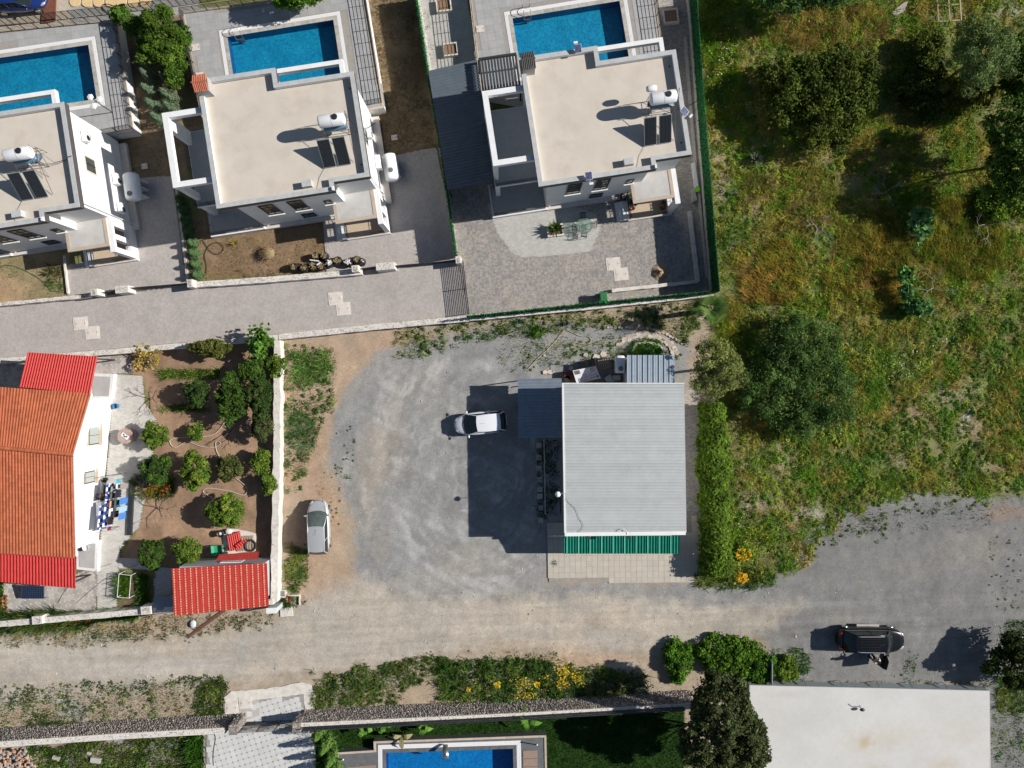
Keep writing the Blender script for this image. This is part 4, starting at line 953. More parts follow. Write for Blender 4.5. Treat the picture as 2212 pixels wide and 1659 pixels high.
# small window of the long side
wx = P(1211, 1080, 3).x - .35
wnd = MB().box((P(1207.8, 1080, 0).x - .03, P(0, 1083, 0).y, 1.9), (.06, 1.1, .9)).build('window', DARK, cb)
MB().box((P(1207.8, 1080, 0).x - .06, P(0, 1083, 0).y, 1.9), (.03, .98, .78)).build('pane', GLASSW, wnd)
# green awning
ribbed([Pz(1217, 1157, 3.05), Pz(1468, 1157, 3.05), Pz(1467.5, 1196, 2.6), Pz(1217, 1196, 2.6)], .215, .035, 'awning', GREENSH, cb, step=.11, stepamp=.012)
for k in range(10):
    x = 1224 + k * 24.9; MB().tube([Pz(x, 1158, 3.075), Pz(x - .1, 1195.5, 2.64)], .045, 5).build('awning_ridge', mat('awning_pale', (.12, .44, .33), (.07, .34, .25), 6, .45), cb)
mb = MB()
for x in (1219, 1466): mb.tube([Pz(x, 1194, 2.55), Pz(x, 1160, 2.55)], .03, 4)
mb.tube([Pz(1219, 1194, 2.54), Pz(1466, 1194, 2.54)], .03, 4); mb.build('awning_frame', BLACK, cb)
def part_box(px, py, z, d, name, m, par, rz=0):
    c = P(px, py, z); return MB().box(c, d, rz=rz).build(name, m, par)
lm = thing('wall_lamp', 'small white lamp on a bracket at the left roof edge of the grey roof', 'lamp', Pz(1213, 1066, 4.1))
MB().tube([Pz(1220, 1066, 4.5), Pz(1212, 1066, 4.75), Pz(1206, 1068, 4.75)], .02, 5).build('bracket', STEEL, lm)
c = P(1205, 1068, 4.7); MB().lathe([(0, .12), (.12, .10), (.2, .0), (.21, -.03), (0, -.03)], 14, Matrix.Translation(c)).build('lamp_shade', PLASTW, lm, smooth=True)
lm = thing('bracket_light', 'black floodlight on a bent arm over the green awning', 'lamp', Pz(1355, 1158, 4.1))
MB().tube([Pz(1354, 1156, 4.2), Pz(1356, 1160, 4.5), Pz(1356, 1163, 4.55)], .02, 5).build('arm', BLACK, lm); part_box(1356, 1161, 4.5, (.3, .2, .12), 'lamp_head', DARK, lm)
lm = thing('bracket_light', 'small dark floodlight at the left part of the white trim over the green awning', 'lamp', Pz(1269, 1158, 4.1))
MB().tube([Pz(1269, 1156, 4.2), Pz(1269, 1161, 4.3)], .02, 5).build('arm', BLACK, lm); part_box(1269, 1161, 4.2, (.34, .18, .12), 'lamp_head', DARK, lm)
def wire(name, label, pts, z, r=.008, m=BLACK, cat='cable', n=6, smooth=True):
    P_ = [Vector(P(a, b, z if not isinstance(z, (list, tuple)) else z[i])) for i, (a, b) in enumerate(pts)]
    if smooth and len(P_) > 2:
        Q = []
        for i in range(len(P_) - 1):
            p0 = P_[max(i - 1, 0)]; p1 = P_[i]; p2 = P_[i + 1]; p3 = P_[min(i + 2, len(P_) - 1)]
            for k in range(n):
                t = k / n; Q.append(.5 * ((2 * p1) + (p2 - p0) * t + (2 * p0 - 5 * p1 + 4 * p2 - p3) * t * t + (3 * p1 - 3 * p2 + p3 - p0) * t ** 3))
        P_ = Q + [P_[-1]]
    return MB().tube(P_, r, 5).solo(name, m, label, cat)
wire('cable', 'thin grey wire lying across the left bottom corner of the ribbed roof', [(1222, 1064), (1226, 1082), (1243, 1099), (1252, 1120), (1260, 1133), (1257, 1143), (1249, 1150)], ZR + .06, .012, mat('grey_wire', (.2, .2, .2)))
wire('cable', 'white loop of cable on the bottom edge of the ribbed roof', [(1337, 1149), (1341, 1144), (1347, 1143), (1353, 1148), (1355, 1155)], ZR + .1, .02, PLASTW)
# left annex, a lean-to on posts
an = thing('lean_to', 'grey lean-to roof against the left side of the ribbed roof building, over the white car', 'shelter', P(1164, 880, 0))
for k in range(5):
    y0 = 818 + (946 - 818) * k / 5; y1 = 818 + (946 - 818) * (k + 1) / 5
    ribbed([Pz(1118 + k * .4, y0, 2.3), Pz(1118 + (k + 1) * .4, y1, 2.3), Pz(1213, y1 - .8, 2.45), Pz(1213, y0 - 1, 2.45)], .235, .022, 'roof_sheet', BLUSH if k else BLUSH, an)
for a, b in ((1121, 822), (1121, 942), (1208, 822)): 
    q = P(a, b, 2.2); MB().box((q.x, q.y, 1.12), (.08, .08, 2.24)).build('post', STEEL, an)
MB().tube([Pz(1120, 820, 2.24), Pz(1121, 944, 2.24)], .04, 4).build('beam', STEEL, an)
# small annex at the back
an = thing('back_annex', 'small shed with blue-grey ribbed roof behind the workshop, half in tree shade', 'shed', P(1405, 800, 0))
for k in range(9):
    x0 = 1354 + 103 * k / 9; x1 = 1354 + 103 * (k + 1) / 9
    mb = MB(); q = [Vector(Pz(x0, 767, 2.75)), Vector(Pz(x1, 767, 2.75)), Vector(Pz(x1, 828, 2.85)), Vector(Pz(x0, 828, 2.85))]
    e = (q[1] - q[0]).normalized(); w_ = (q[1] - q[0]).length
    pts = [(0, 0), (.012, .05), (.04, .05), (.055, .004), (w_ * .48, 0), (w_ * .5, .012), (w_ * .53, .012), (w_ * .55, 0), (w_ + .004, 0)]
    k2 = len(pts); mb.add([q[0] + e * d + Vector((0, 0, z)) for d, z in pts] + [q[3] + e * d + Vector((0, 0, z)) for d, z in pts], [(m_, k2 + m_, k2 + m_ + 1, m_ + 1) for m_ in range(k2 - 1)])
    mb.build('roof_panel', mat('annex_sheet', (.36, .42, .48), (.31, .37, .43), 2, .4, metal=.2), an)
MB().prism(inset(W([(1355, 768), (1456, 768), (1456, 828), (1355, 828)], 2.75), .1), 0, 2.7).build('wall', WHITEB, an)
# white tank on its side at the annex
c = P(1340, 787, 1.9); tk = thing('water_tank', 'white box-shaped tank with grey lid beside the back annex roof', 'water tank', (c.x, c.y, 0))
mb = MB(); pr = []
for yy, s in ((-.66, .8), (-.6, .97), (-.3, 1), (.45, 1), (.6, .95), (.68, .7)):
    pr.append([(c.x + s * .37 * math.copysign(abs(math.cos(a)) ** .45, math.cos(a)), c.y + yy, 1.5 + s * .5 * math.copysign(abs(math.sin(a)) ** .45, math.sin(a))) for a in [2 * math.pi * i / 20 for i in range(20)]])
vs = [p for r_ in pr for p in r_]; fs = [(i * 20 + j, i * 20 + (j + 1) % 20, (i + 1) * 20 + (j + 1) % 20, (i + 1) * 20 + j) for i in range(5) for j in range(20)] + [tuple(range(19, -1, -1)), tuple(range(100, 120))]
mb.add(vs, [f[::-1] for f in fs]); mb.build('tank_body', TANKW, tk, smooth=True)
MB().cyl((c.x + .02, c.y - .32, 2.03), .19, .08, 24).build('tank_lid', mat('grey_lid2', (.22, .22, .22)), tk)
for yy in (-.4, .4): MB().box((c.x, c.y + yy, .5), (.7, .1, 1.0)).build('stand', STEEL, tk)
# stepping stones and the planted strip
for i, (x, y) in enumerate([(1164, 962), (1164.5, 988), (1164.5, 1012), (1166, 1036), (1166.5, 1057), (1166, 1072), (1168, 1097), (1167.5, 1124)]):
    c = P(x, y, .03); MB().box((c.x, c.y, .02), (.42, .42, .05), rz=random.uniform(-.12, .12)).solo('stepping_stone', mat('step_slab', (.50, .47, .42), (.42, .39, .35), 3, .9),
        'square pale slab in the shade row beside the planted strip, number %s from the lean-to' % ['one', 'two', 'three', 'four', 'five', 'six', 'seven', 'eight'][i], 'paving slab', 'stepping slabs beside the workshop')
wall('bed_kerb', 'thin kerb along the planted strip left of the workshop', W([(1175, 948), (1178, 1112)], .1), 0, .14, .1, CONC, cobn=0)

# ---------------------------------------------------------------- dark carport and small pergola of the right villa
cp = thing('carport', 'long dark blue carport roof between the middle and the right villa', 'carport', P(998, 280, 0))
ca = [Vector(Pz(925, 153, 2.75)), Vector(Pz(1029, 129, 2.85)), Vector(Pz(1068, 391, 2.85)), Vector(Pz(967, 411, 2.75))]
for k in range(8):
    t0, t1 = k / 8, (k + 1) / 8
    q = [ca[0].lerp(ca[3], t0), ca[0].lerp(ca[3], t1), ca[1].lerp(ca[2], t1), ca[1].lerp(ca[2], t0)]
    ribbed([tuple(p) for p in q], .235, .028, 'roof_sheet', SLATE, cp)
for t in (0.02, .34, .66, .98):
    for a, b in ((0, 3), (1, 2)):
        q = ca[a].lerp(ca[b], t); MB().box((q.x + (.1 if a == 0 else -.1), q.y, 1.35), (.1, .1, 2.7)).build('post', DARK, cp)
MB().tube([ca[0] - Vector((0, 0, .07)), ca[3] - Vector((0, 0, .07))], .05, 4).build('beam', DARK, cp)
MB().tube([ca[1] - Vector((0, 0, .07)), ca[2] - Vector((0, 0, .07))], .05, 4).build('beam', DARK, cp)
pg = thing('louvre_pergola', 'small dark louvred pergola at the top left corner of the right villa', 'pergola', P(1078, 160, 0))
z = 3.5; fr = [(1033, 125), (1115, 113), (1125, 186), (1042, 199)]
o_ = W(fr, z); MB().ring(o_, inset(o_, .14), z - .25, z).build('frame', DARK, pg)
a, b, c_, d = [Vector(Pz(x, y, z - .1)) for x, y in [(1039, 131), (1112, 121), (1120, 183), (1047, 194)]]
for k in range(11):
    t0 = k / 11; t1 = t0 + .062; mb = MB()
    up = Vector((0, 0, .06))
    mb.loft([a.lerp(b, t0), a.lerp(b, t1) + up, a.lerp(b, t1) + up - Vector((0, 0, .02)), a.lerp(b, t0) - Vector((0, 0, .02))], [d.lerp(c_, t0), d.lerp(c_, t1) + up, d.lerp(c_, t1) + up - Vector((0, 0, .02)), d.lerp(c_, t0) - Vector((0, 0, .02))])
    mb.build('louvre', mat('louvre_grey', (.20, .22, .23), (.16, .18, .19), 3, .4, metal=.3), pg)
for x, y in fr: q = P(x, y, z); MB().box((q.x * .998, q.y * .995, 1.65), (.12, .12, 3.3)).build('post', DARK, pg)

# ---------------------------------------------------------------- orange roof house at the left edge
hs = thing('tiled_house', 'white house with orange clay tile roof and red porch roofs', 'house', P(120, 1010, 0))
TILE = mat('clay_tile', (.47, .135, .062), (.39, .115, .055), 1.0, .85, spec=.2, rnd=.13, stain=(.36, .12, .07), sscale=.6, samt=.4)
ZE, ZG = 3.6, 5.5
ue = (Vector(Pz(-60, 834, ZE)), Vector(Pz(196, 852, ZE))); rg = (Vector(Pz(-60, 962, ZG)), Vector(Pz(158, 982, ZG))); le = (Vector(Pz(-60, 1188, ZE)), Vector(Pz(163, 1202, ZE)))
def tile_plane(e0, e1, r0, r1, rows, cols):
    """e eave line, r ridge line; tiles overlap downwards"""
    wid = [(0, 0), (.14, .026), (.34, .04), (.54, .026), (.70, .0), (1.0, -.004)]
    nrm = (e1 - e0).cross(r0 - e0).normalized(); nrm = nrm if nrm.z > 0 else -nrm
    out = []
    for i in range(rows):
        for j in range(cols):
            t0, t1 = i / rows - .012, (i + 1) / rows + .006; u0, u1 = j / cols, (j + 1) / cols
            def pt(t, u): return (e0.lerp(e1, u)).lerp(r0.lerp(r1, u), t)
            lo = [pt(t0, u0 + (u1 - u0) * a) + nrm * (b + .05) for a, b in wid]; hi = [pt(t1, u0 + (u1 - u0) * a) + nrm * (b * .8 + .012) for a, b in wid]
            lo_d = [p - nrm * .035 for p in lo]
            out.append((lo, hi, lo_d))
    return out
tiles = tile_plane(le[0], le[1], rg[0], rg[1], 27, 33) + tile_plane(ue[1], ue[0], rg[1], rg[0], 14, 38)
tiles.sort(key=lambda t: math.hypot(t[0][2].x, t[0][2].y))
def tile_mb(mb, t):
    lo, hi, ld = t; k = len(lo)
    mb.add(lo + hi + ld, [(i, i + 1, k + i + 1, k + i) for i in range(k - 1)] + [(2 * k + i, 2 * k + i + 1, i + 1, i) for i in range(k - 1)])
for t in tiles[:300]:
    mb = MB(); tile_mb(mb, t); mb.build('roof_tile', TILE, hs)
mb = MB()
for t in tiles[300:]: tile_mb(mb, t)
tag(mb.build('roof_tile', TILE, hs), kind='stuff')
for k in range(15):
    a = rg[0].lerp(rg[1], k / 15); b = rg[0].lerp(rg[1], (k + 1) / 15 + .008)
    mb = MB(); pr = [(-.16, -.03), (-.1, .09), (0, .13), (.1, .09), (.16, -.03)]
    mb.add([a + Vector((0, y, z + .05)) for y, z in pr] + [b + Vector((0, y * .88, z * .85 + .04)) for y, z in pr], [(i + 1, i, 5 + i, 5 + i + 1) for i in range(4)] + [(0, 1, 2, 3, 4)])
    mb.build('ridge_tile', TILE, hs)
# walls: plan from the eaves, gable end on the right
gy0, gyr, gy1 = ue[1].y - .3, rg[1].y, le[1].y + .3
xr0 = P(245, 860, 0).x; xr1 = P(214, 1190, 0).x
def xr(y): return xr0 + (xr1 - xr0) * (gy0 - y) / (gy0 - gy1)
mb = MB(); xl = -46
prof = [(gy1, 0), (gy0, 0), (gy0, ZE - .12), (gyr, ZG - .12), (gy1, ZE - .12)]
mb.loft([(xr(y) - .25, y, z) for y, z in prof], [(xl, y, z) for y, z in prof]); mb.build('wall', WHITE, hs)
MB().prism([(xr(gy1) - .05, gy1 - .1), (xr(gy0) - .05, gy0 + .1), (xl, gy0 + .1), (xl, gy1 - .1)], 0, .35).build('plinth', WHITEB, hs)
mb = MB(); mb.add([ue[0], ue[1], rg[1], rg[0]], [(0, 1, 2, 3)]); mb.add([rg[0], rg[1], le[1], le[0]], [(0, 1, 2, 3)]); mb.build('roof_underlay', mat('underlay', (.25, .10, .06)), hs)
for (a, b) in ((ue[1], rg[1]), (rg[1], le[1])):
    mb = MB(); d = Vector((.05, 0, 0)); mb.loft([a - d, a + d, a + d - Vector((0, 0, .16)), a - d - Vector((0, 0, .16))], [b - d, b + d, b + d - Vector((0, 0, .16)), b - d - Vector((0, 0, .16))]); mb.build('verge_board', WHITEB, hs)
def gable_window(y0px, y1px, z0, z1):
    yy0 = P(0, y0px, (z0 + z1) / 2).y; yy1 = P(0, y1px, (z0 + z1) / 2).y; x = xr((yy0 + yy1) / 2) - .25
    fr = MB().b2(x - .02, x + .03, yy1, yy0, z0, z1).build('window', mat('beige_reveal', (.60, .50, .40)), hs)
    MB().b2(x + .0, x + .05, yy1 + .06, yy0 - .06, z0 + .08, z1 - .08).build('frame', mat('brown_frame', (.06, .045, .04)), fr)
    for k in range(2):
        a = yy1 + .12 + (yy0 - yy1 - .24) * k / 2; MB().b2(x + .03, x + .06, a + .02, a + (yy0 - yy1 - .24) / 2 - .02, z0 + .15, z1 - .15).build('pane', mat('curtain_glass', (.42, .45, .42), (.36, .39, .37), 6, .15), fr)
    MB().b2(x, x + .22, yy1 - .05, yy0 + .05, z0 - .08, z0 - .0).build('sill', mat('sill_stone', (.56, .46, .36)), fr)
gable_window(918, 962, 1.0, 2.5); gable_window(1016, 1045, 1.0, 2.5)
# red sheet roofs
ribbed([Pz(60, 761, 2.9), Pz(211, 770, 2.9), Pz(195, 851, 3.2), Pz(42, 836, 3.2)], .195, .03, 'porch_roof', REDSH, hs, step=.35, stepamp=.03)
ribbed([Pz(163, 1203, 3.2), Pz(-60, 1190, 3.2), Pz(-60, 1252, 2.8), Pz(164, 1271, 2.8)][::1], .235, .035, 'porch_roof', REDSH, hs, step=.42, stepamp=.03)
mb = MB()
for x, y in ((150, 1262), (20, 1252), (70, 770), (205, 775)): q = P(x, y, 2.7); mb = MB().box((q.x, q.y, 1.35), (.1, .1, 2.7)); mb.build('porch_post', BLACK, hs)
# front steps and terraces of the house
for nm, poly, z in (('side_terrace', [(190, 806), (246, 808), (241, 862), (196, 862)], .4), ('side_terrace', [(165, 1168), (213, 1168), (210, 1235), (165, 1230)], .4)):
    MB().prism(W(poly, z), 0, z).build(nm, WHITEB, hs); MB().prism(inset(W(poly, z), .22), z, z + .02).build('terrace_floor', mat('terrace_grey', (.46, .45, .44), (.38, .375, .37), 1.4, .8), hs)
# solar panel standing on the lower patio
t = thing('photovoltaic_module', 'blue-black photovoltaic panel below the red sheet roof at the left edge', 'solar panel', P(71, 1278, .5))
pq = [Vector(Pz(47, 1265, .9)), Vector(Pz(95.5, 1266, .9)), Vector(Pz(95.5, 1293.5, .5)), Vector(Pz(46, 1293.5, .5))]
mb = MB(); mb.loft([p - Vector((0, 0, .04)) for p in pq][::-1], pq[::-1]); mb.build('frame', STEEL, t)
for i in range(10):
    for j in range(6):
        def q_(u, v): return pq[0].lerp(pq[1], u).lerp(pq[3].lerp(pq[2], u), v) + Vector((0, 0, .004))
        u0, u1, v0, v1 = .02 + i * .096, .02 + (i + 1) * .096 - .008, .03 + j * .157, .03 + (j + 1) * .157 - .012
        MB().add([q_(u0, v1), q_(u1, v1), q_(u1, v0), q_(u0, v0)], [(0, 1, 2, 3)]).build('cell', mat('pv_cell', (.012, .02, .05), (.015, .028, .065), 6, .2), t)
for p in pq: MB().box((p.x, p.y, p.z / 2), (.05, .05, p.z - .05)).build('leg', STEEL, t)

# ---------------------------------------------------------------- shed with the red dotted roof
sh = thing('garden_shed', 'grey shed under a bright red roof dotted with pale marks', 'shed', P(476, 1270, 0))
zc = 2.7
rs = [Vector(Pz(371, 1228, zc)), Vector(Pz(577, 1216, zc)), Vector(Pz(581, 1309, zc - .1)), Vector(Pz(376, 1330, zc - .1))]
ribbed([tuple(rs[1]), tuple(rs[2]), tuple(rs[3]), tuple(rs[0])], .20, .008, 'roof_sheet', REDSH, sh, step=.28, stepamp=.03)
PALE = mat('pale_mark', (.72, .50, .27))  # pale tone of the dots set in a grid over the sheet's tile lips
mb = MB()
for i in range(17):
    for j in range(19):
        p = rs[0].lerp(rs[1], (i + .35) / 17).lerp(rs[3].lerp(rs[2], (i + .35) / 17), (j + .5) / 19)
        r_ = random.uniform(.045, .06); q = [(p.x + r_ * .8 * math.cos(k * 1.047), p.y + r_ * 1.15 * math.sin(k * 1.047)) for k in range(6)]
        mb.prism(q, p.z + .02, p.z + .052)
tag(mb.build('pale_dot', PALE, sh), kind='stuff')
SHW = mat('shed_render', (.42, .43, .45), (.37, .38, .40), 2, .9)
MB().prism([(rs[0].x + .5, P(0, 1206, 0).y), (P(590, 0, 0).x, P(0, 1203, 0).y), (P(590, 0, 0).x, rs[2].y + .3), (rs[3].x + .5, rs[3].y + .35)], 0, 2.55).build('wall', SHW, sh)
q = P(505, 1218, 1.0); MB().box((q.x, P(0, 1208, 1).y - .12, 1.2), (1.6, .1, .9)).build('window_frame', WHITEB, sh)
ribbed([Pz(560, 1191, 2.0), Pz(558, 1208, 1.8), Pz(466, 1212, 1.8), Pz(474, 1198, 2.0)], .19, .02, 'canopy', mat('dull_red_sheet', (.42, .05, .04), (.34, .04, .03), 3, .5), sh, step=.25)
MB().box((P(360, 1310, .6).x, P(360, 1302, .6).y, .5), (1.7, .95, 1.0)).solo('gas_cabinet', mat('cabinet_grey', (.25, .28, .33), (.2, .23, .27), 3, .6), 'blue-grey cabinet with pale frame left of the dotted red roof', 'cabinet', bevel=.02)

# ---------------------------------------------------------------- white flat roof at the lower right
fb = thing('flat_building', 'flat pale concrete roof of the big building in the lower right corner', 'building', P(1880, 1570, 0))
fo = W([(1619, 1480), (2138, 1492), (2142, 1800), (1619, 1800)], 1.0)
MB().prism(inset(fo, .02), -.3, .93).build('wall', mat('grey_wall', (.36, .41, .43), (.31, .35, .37), 2, .9), fb)
MB().prism(fo, .93, 1.0).build('roof', mat('pale_roof', (.545, .53, .50), (.50, .487, .46), .5, .9, stain=(.44, .35, .24), sscale=.28, samt=.75, bump=.1, detail=9), fb)
def coating(x0, x1, y0, y1, z, base, spots, parent, name='roof_coating'):
    X, Y = np.meshgrid(np.linspace(x0, x1, 150), np.linspace(y0, y1, 90)); C = np.zeros(X.shape + (3,)) + np.array(base); Y = Y + (X - 1619) * .0231 * (1 - (Y - y0) / (y1 - y0))
    C *= (.9 + .12 * fbm(X / 60, Y / 60, 71) + .10 * fbm(X / 9, Y / 9, 72))[..., None]
    for sx_, sy_, a_, b_, col, am in spots:
        m = (np.clip(1 - np.hypot((X - sx_) / a_, (Y - sy_) / b_) + (fbm(X / 10, Y / 10, 73) - .5) * .9, 0, 1) * am)[..., None]; C = C * (1 - m) + np.array(col) * m
    k = np.clip((fbm(X / 3, Y / 3, 77, 2) - .82) * 5, 0, .2)[..., None]; C = C * (1 - k) + .3 * k
    kz = (H - z) / F; V = np.stack([(X - CX) * kz - parent.location.x, (CY - Y) * kz - parent.location.y, np.full(X.shape, z - parent.location.z)], -1).reshape(-1, 3); i = np.arange(X.size).reshape(X.shape)
    np_mesh(name, V, np.stack([i[:-1, :-1], i[1:, :-1], i[1:, 1:], i[:-1, 1:]], -1).reshape(-1, 4), C.reshape(-1, 3), attr_mat('roof_coating', .9, fine=[(9, .04), (40, .06)]), parent)
coating(1620.5, 2137, 1481.5, 1700, 1.004, (.575, .565, .54), [(1868, 1605, 20, 17, (.46, .34, .18), .9), (1868, 1605, 62, 34, (.52, .44, .32), .5), (1930, 1590, 80, 40, (.52, .47, .38), .4), (2080, 1585, 60, 40, (.52, .47, .38), .45), (2040, 1655, 50, 25, (.50, .42, .31), .6), (1890, 1660, 40, 25, (.50, .44, .35), .5), (1740, 1560, 120, 40, (.50, .49, .46), .5), (1700, 1500, 60, 10, (.48, .46, .43), .5)], fb)
for i, x in enumerate((1663, 1710, 1742, 1820, 1900, 1972, 2048, 2110)):
    c = P(x, 1478.5 + (x - 1619) * .0235, 1.0); MB().tube([(c.x, c.y + .02, .98), (c.x + .22, c.y + .09, .02)], .025, 5).build('brace', mat('brace_blue', (.16, .24, .28)), fb)
def tess_disc(px, py, z, r): c = P(px, py, z); return c
h = thing('roof_camera', 'small black camera on a foot near the top edge of the pale flat roof', 'security camera', P(1853, 1527, 1.0))
c = P(1853, 1526, 1.0); MB().tube([c, c + Vector((.05, .08, .35)), c + Vector((-.1, .3, .42))], .025, 5).build('stand', BLACK, h); MB().ell(c + Vector((.2, -.12, .3)), (.2, .13, .12)).build('camera_body', BLACK, h, smooth=True)

# ---------------------------------------------------------------- stone faced walls at the bottom
ROCK = mat('wall_stone', (.17, .15, .14), (.36, .32, .28), 5, .85, rnd=.45, stain=(.42, .24, .15), sscale=2.2, samt=.5)
MORT = mat('wall_mortar', (.13, .125, .12), (.2, .19, .18), 6, .95)
def ico():
    t = (1 + 5 ** .5) / 2; v = [(-1, t, 0), (1, t, 0), (-1, -t, 0), (1, -t, 0), (0, -1, t), (0, 1, t), (0, -1, -t), (0, 1, -t), (t, 0, -1), (t, 0, 1), (-t, 0, -1), (-t, 0, 1)]
    f = [(0, 11, 5), (0, 5, 1), (0, 1, 7), (0, 7, 10), (0, 10, 11), (1, 5, 9), (5, 11, 4), (11, 10, 2), (10, 7, 6), (7, 1, 8), (3, 9, 4), (3, 4, 2), (3, 2, 6), (3, 6, 8), (3, 8, 9), (4, 9, 5), (2, 4, 11), (6, 2, 10), (8, 6, 7), (9, 8, 1)]
    a = np.array(v, float); return a / np.linalg.norm(a[0]), np.array(f)
IV, IF = ico()
ROCKME = []
for k in range(5):
    V = IV * RNG.uniform(.72, 1.15, (12, 1)); me = bpy.data.meshes.new('stone'); me.from_pydata(V.tolist(), [], IF.tolist()); me.materials.append(ROCK); ROCKME.append((V, me))
def stone_field(pos, dim, rot, parent, m=None, nobj=300, name='stone', order=None):
    """pos (n,3) relative to the parent root, dim (n,3) half sizes"""
    n = len(pos)
    for i in range(min(nobj, n)):
        o = bpy.data.objects.new(name, ROCKME[i % 5][1] if m is None else m[i % len(m)]); COL.objects.link(o); o.parent = parent
        o.location = pos[i]; o.scale = dim[i]; o.rotation_euler = (0, 0, rot[i])
    if n > nobj:
        k = n - nobj; V = np.stack([ROCKME[i % 5][0] for i in range(k)]) * dim[nobj:, None, :]
        c, s = np.cos(rot[nobj:])[:, None], np.sin(rot[nobj:])[:, None]
        X = V[..., 0] * c - V[..., 1] * s; Y = V[..., 0] * s + V[..., 1] * c; V = np.stack([X, Y, V[..., 2]], -1) + pos[nobj:, None, :]
        F_ = (np.arange(k) * 12)[:, None, None] + IF[None]
        o = np_mesh(name, V.reshape(-1, 3), F_.reshape(-1, 3), None, (m[0].materials[0] if m else ROCK), parent); tag(o, kind='stuff')
def stone_wall(label, pts, h, w_=.42, capm=CONCW, cob=10):
    """pts: north edge of the top, px at height h; stones on the north face"""
    P_ = [Vector(P(a, b, h)[:2]) for a, b in pts]; r = thing('stone_wall', label, 'wall', (P_[0].x, P_[0].y, 0))
    pos = []; dm = []; rt = []
    for i in range(len(P_) - 1):
        a, b = P_[i], P_[i + 1]; d = (b - a); L_ = d.length; d.normalize(); nn = Vector((d.y, -d.x))     # towards the wall's inside (south)
        if nn.y > 0: nn = -nn
        bt = -.28  # batter: the foot stands further out
        mb = MB(); o0 = [(a.x, a.y, h - .02), (b.x, b.y, h - .02), (b.x - nn.x * -bt, b.y - nn.y * -bt, 0), (a.x - nn.x * -bt, a.y - nn.y * -bt, 0)]
        A2 = a + nn * w_; B2 = b + nn * w_
        mb.add([(a.x, a.y, h), (b.x, b.y, h), (B2.x, B2.y, h), (A2.x, A2.y, h), (a.x + nn.x * bt, a.y + nn.y * bt, -.2), (b.x + nn.x * bt, b.y + nn.y * bt, -.2), (B2.x, B2.y, -.2), (A2.x, A2.y, -.2)],
               [(0, 3, 2, 1), (0, 1, 5, 4), (2, 3, 7, 6), (1, 2, 6, 5), (3, 0, 4, 7)]); mb.build('wall_core', MORT, r)
        mb = MB(); mb.prism([tuple(a - nn * .02), tuple(b - nn * .02), tuple(B2), tuple(A2)], h + .002, h + .05); mb.build('wall_cap', capm, r)
        cobbles(tuple(a + nn * w_ / 2), tuple(b + nn * w_ / 2), w_ * .9, h + .05, r, int(L_ * cob))
        for z in np.arange(.06, h - .02, .135):
            x = random.uniform(0, .1)
            while x < L_:
                ww = random.uniform(.10, .26); zz = z + random.uniform(-.03, .03); k = bt * (1 - zz / h)
                q = a + d * (x + ww / 2) + nn * (k - .02)
                pos.append((q.x - r.location.x, q.y - r.location.y, zz)); dm.append((ww * .56, random.uniform(.05, .10), random.uniform(.05, .085))); rt.append(math.atan2(d.y, d.x) + random.uniform(-.2, .2)); x += ww
    pos, dm, rt = np.array(pos), np.array(dm), np.array(rt)
    o_ = np.argsort(np.hypot(pos[:, 0] + r.location.x, pos[:, 1] + r.location.y)); stone_field(pos[o_], dm[o_], rt[o_], r)
    return r
stone_wall('stone-faced wall with white cap left of the entrance gate, bottom left', [(-40, 1606), (0, 1602), (250, 1585), (487, 1572)], 1.6)
stone_wall('long stone-faced wall with white cap between the dirt road and the lawn', [(645, 1562), (1106, 1541), (1500, 1519)], 1.6)
for x, y, lb in ((503, 1577, 'stone pillar left of the black entrance gate at the bottom'), (640, 1572, 'stone pillar right of the black entrance gate at the bottom')):
    c = P(x, y, 1.9); r = thing('gate_pillar', lb, 'pillar', (c.x, c.y, 0)); MB().box((c.x, c.y, .95), (.62, .75, 1.9), rz=R(3)).build('shaft', MORT, r)
    pos = []; dm = []; rt = []
    for k in range(190):
        s = random.choice((0, 1, 2)); z_ = random.uniform(.05, 1.85); u_ = random.uniform(-.3, .3)
        if s == 0: pos.append((u_, .375, z_)); 
        elif s == 1: pos.append(((.31 if x < 600 else -.31), u_ * 1.2, z_))
        else: pos.append((u_, random.uniform(-.35, .35), 1.9))
        dm.append((.09, .06, .06)if s != 2 else (.08, .07, .03)); rt.append(random.uniform(0, 3))
    stone_field(np.array(pos), np.array(dm), np.array(rt), r)
slat_gate('entrance_gate', 'black slatted entrance gate between two stone pillars at the bottom', P(520, 1576, 1.3)[:2], P(634, 1571, 1.3)[:2], 1.75, 9, .05, .03, posts=4)
fence('wall_railing', 'dark rail fence on top of the long stone wall above the lawn', W([(652, 1578), (1106, 1555), (1480, 1534)], 2.2), 1.6, .62, 5, 1.0, r=.03, m=DARK, first=.06)
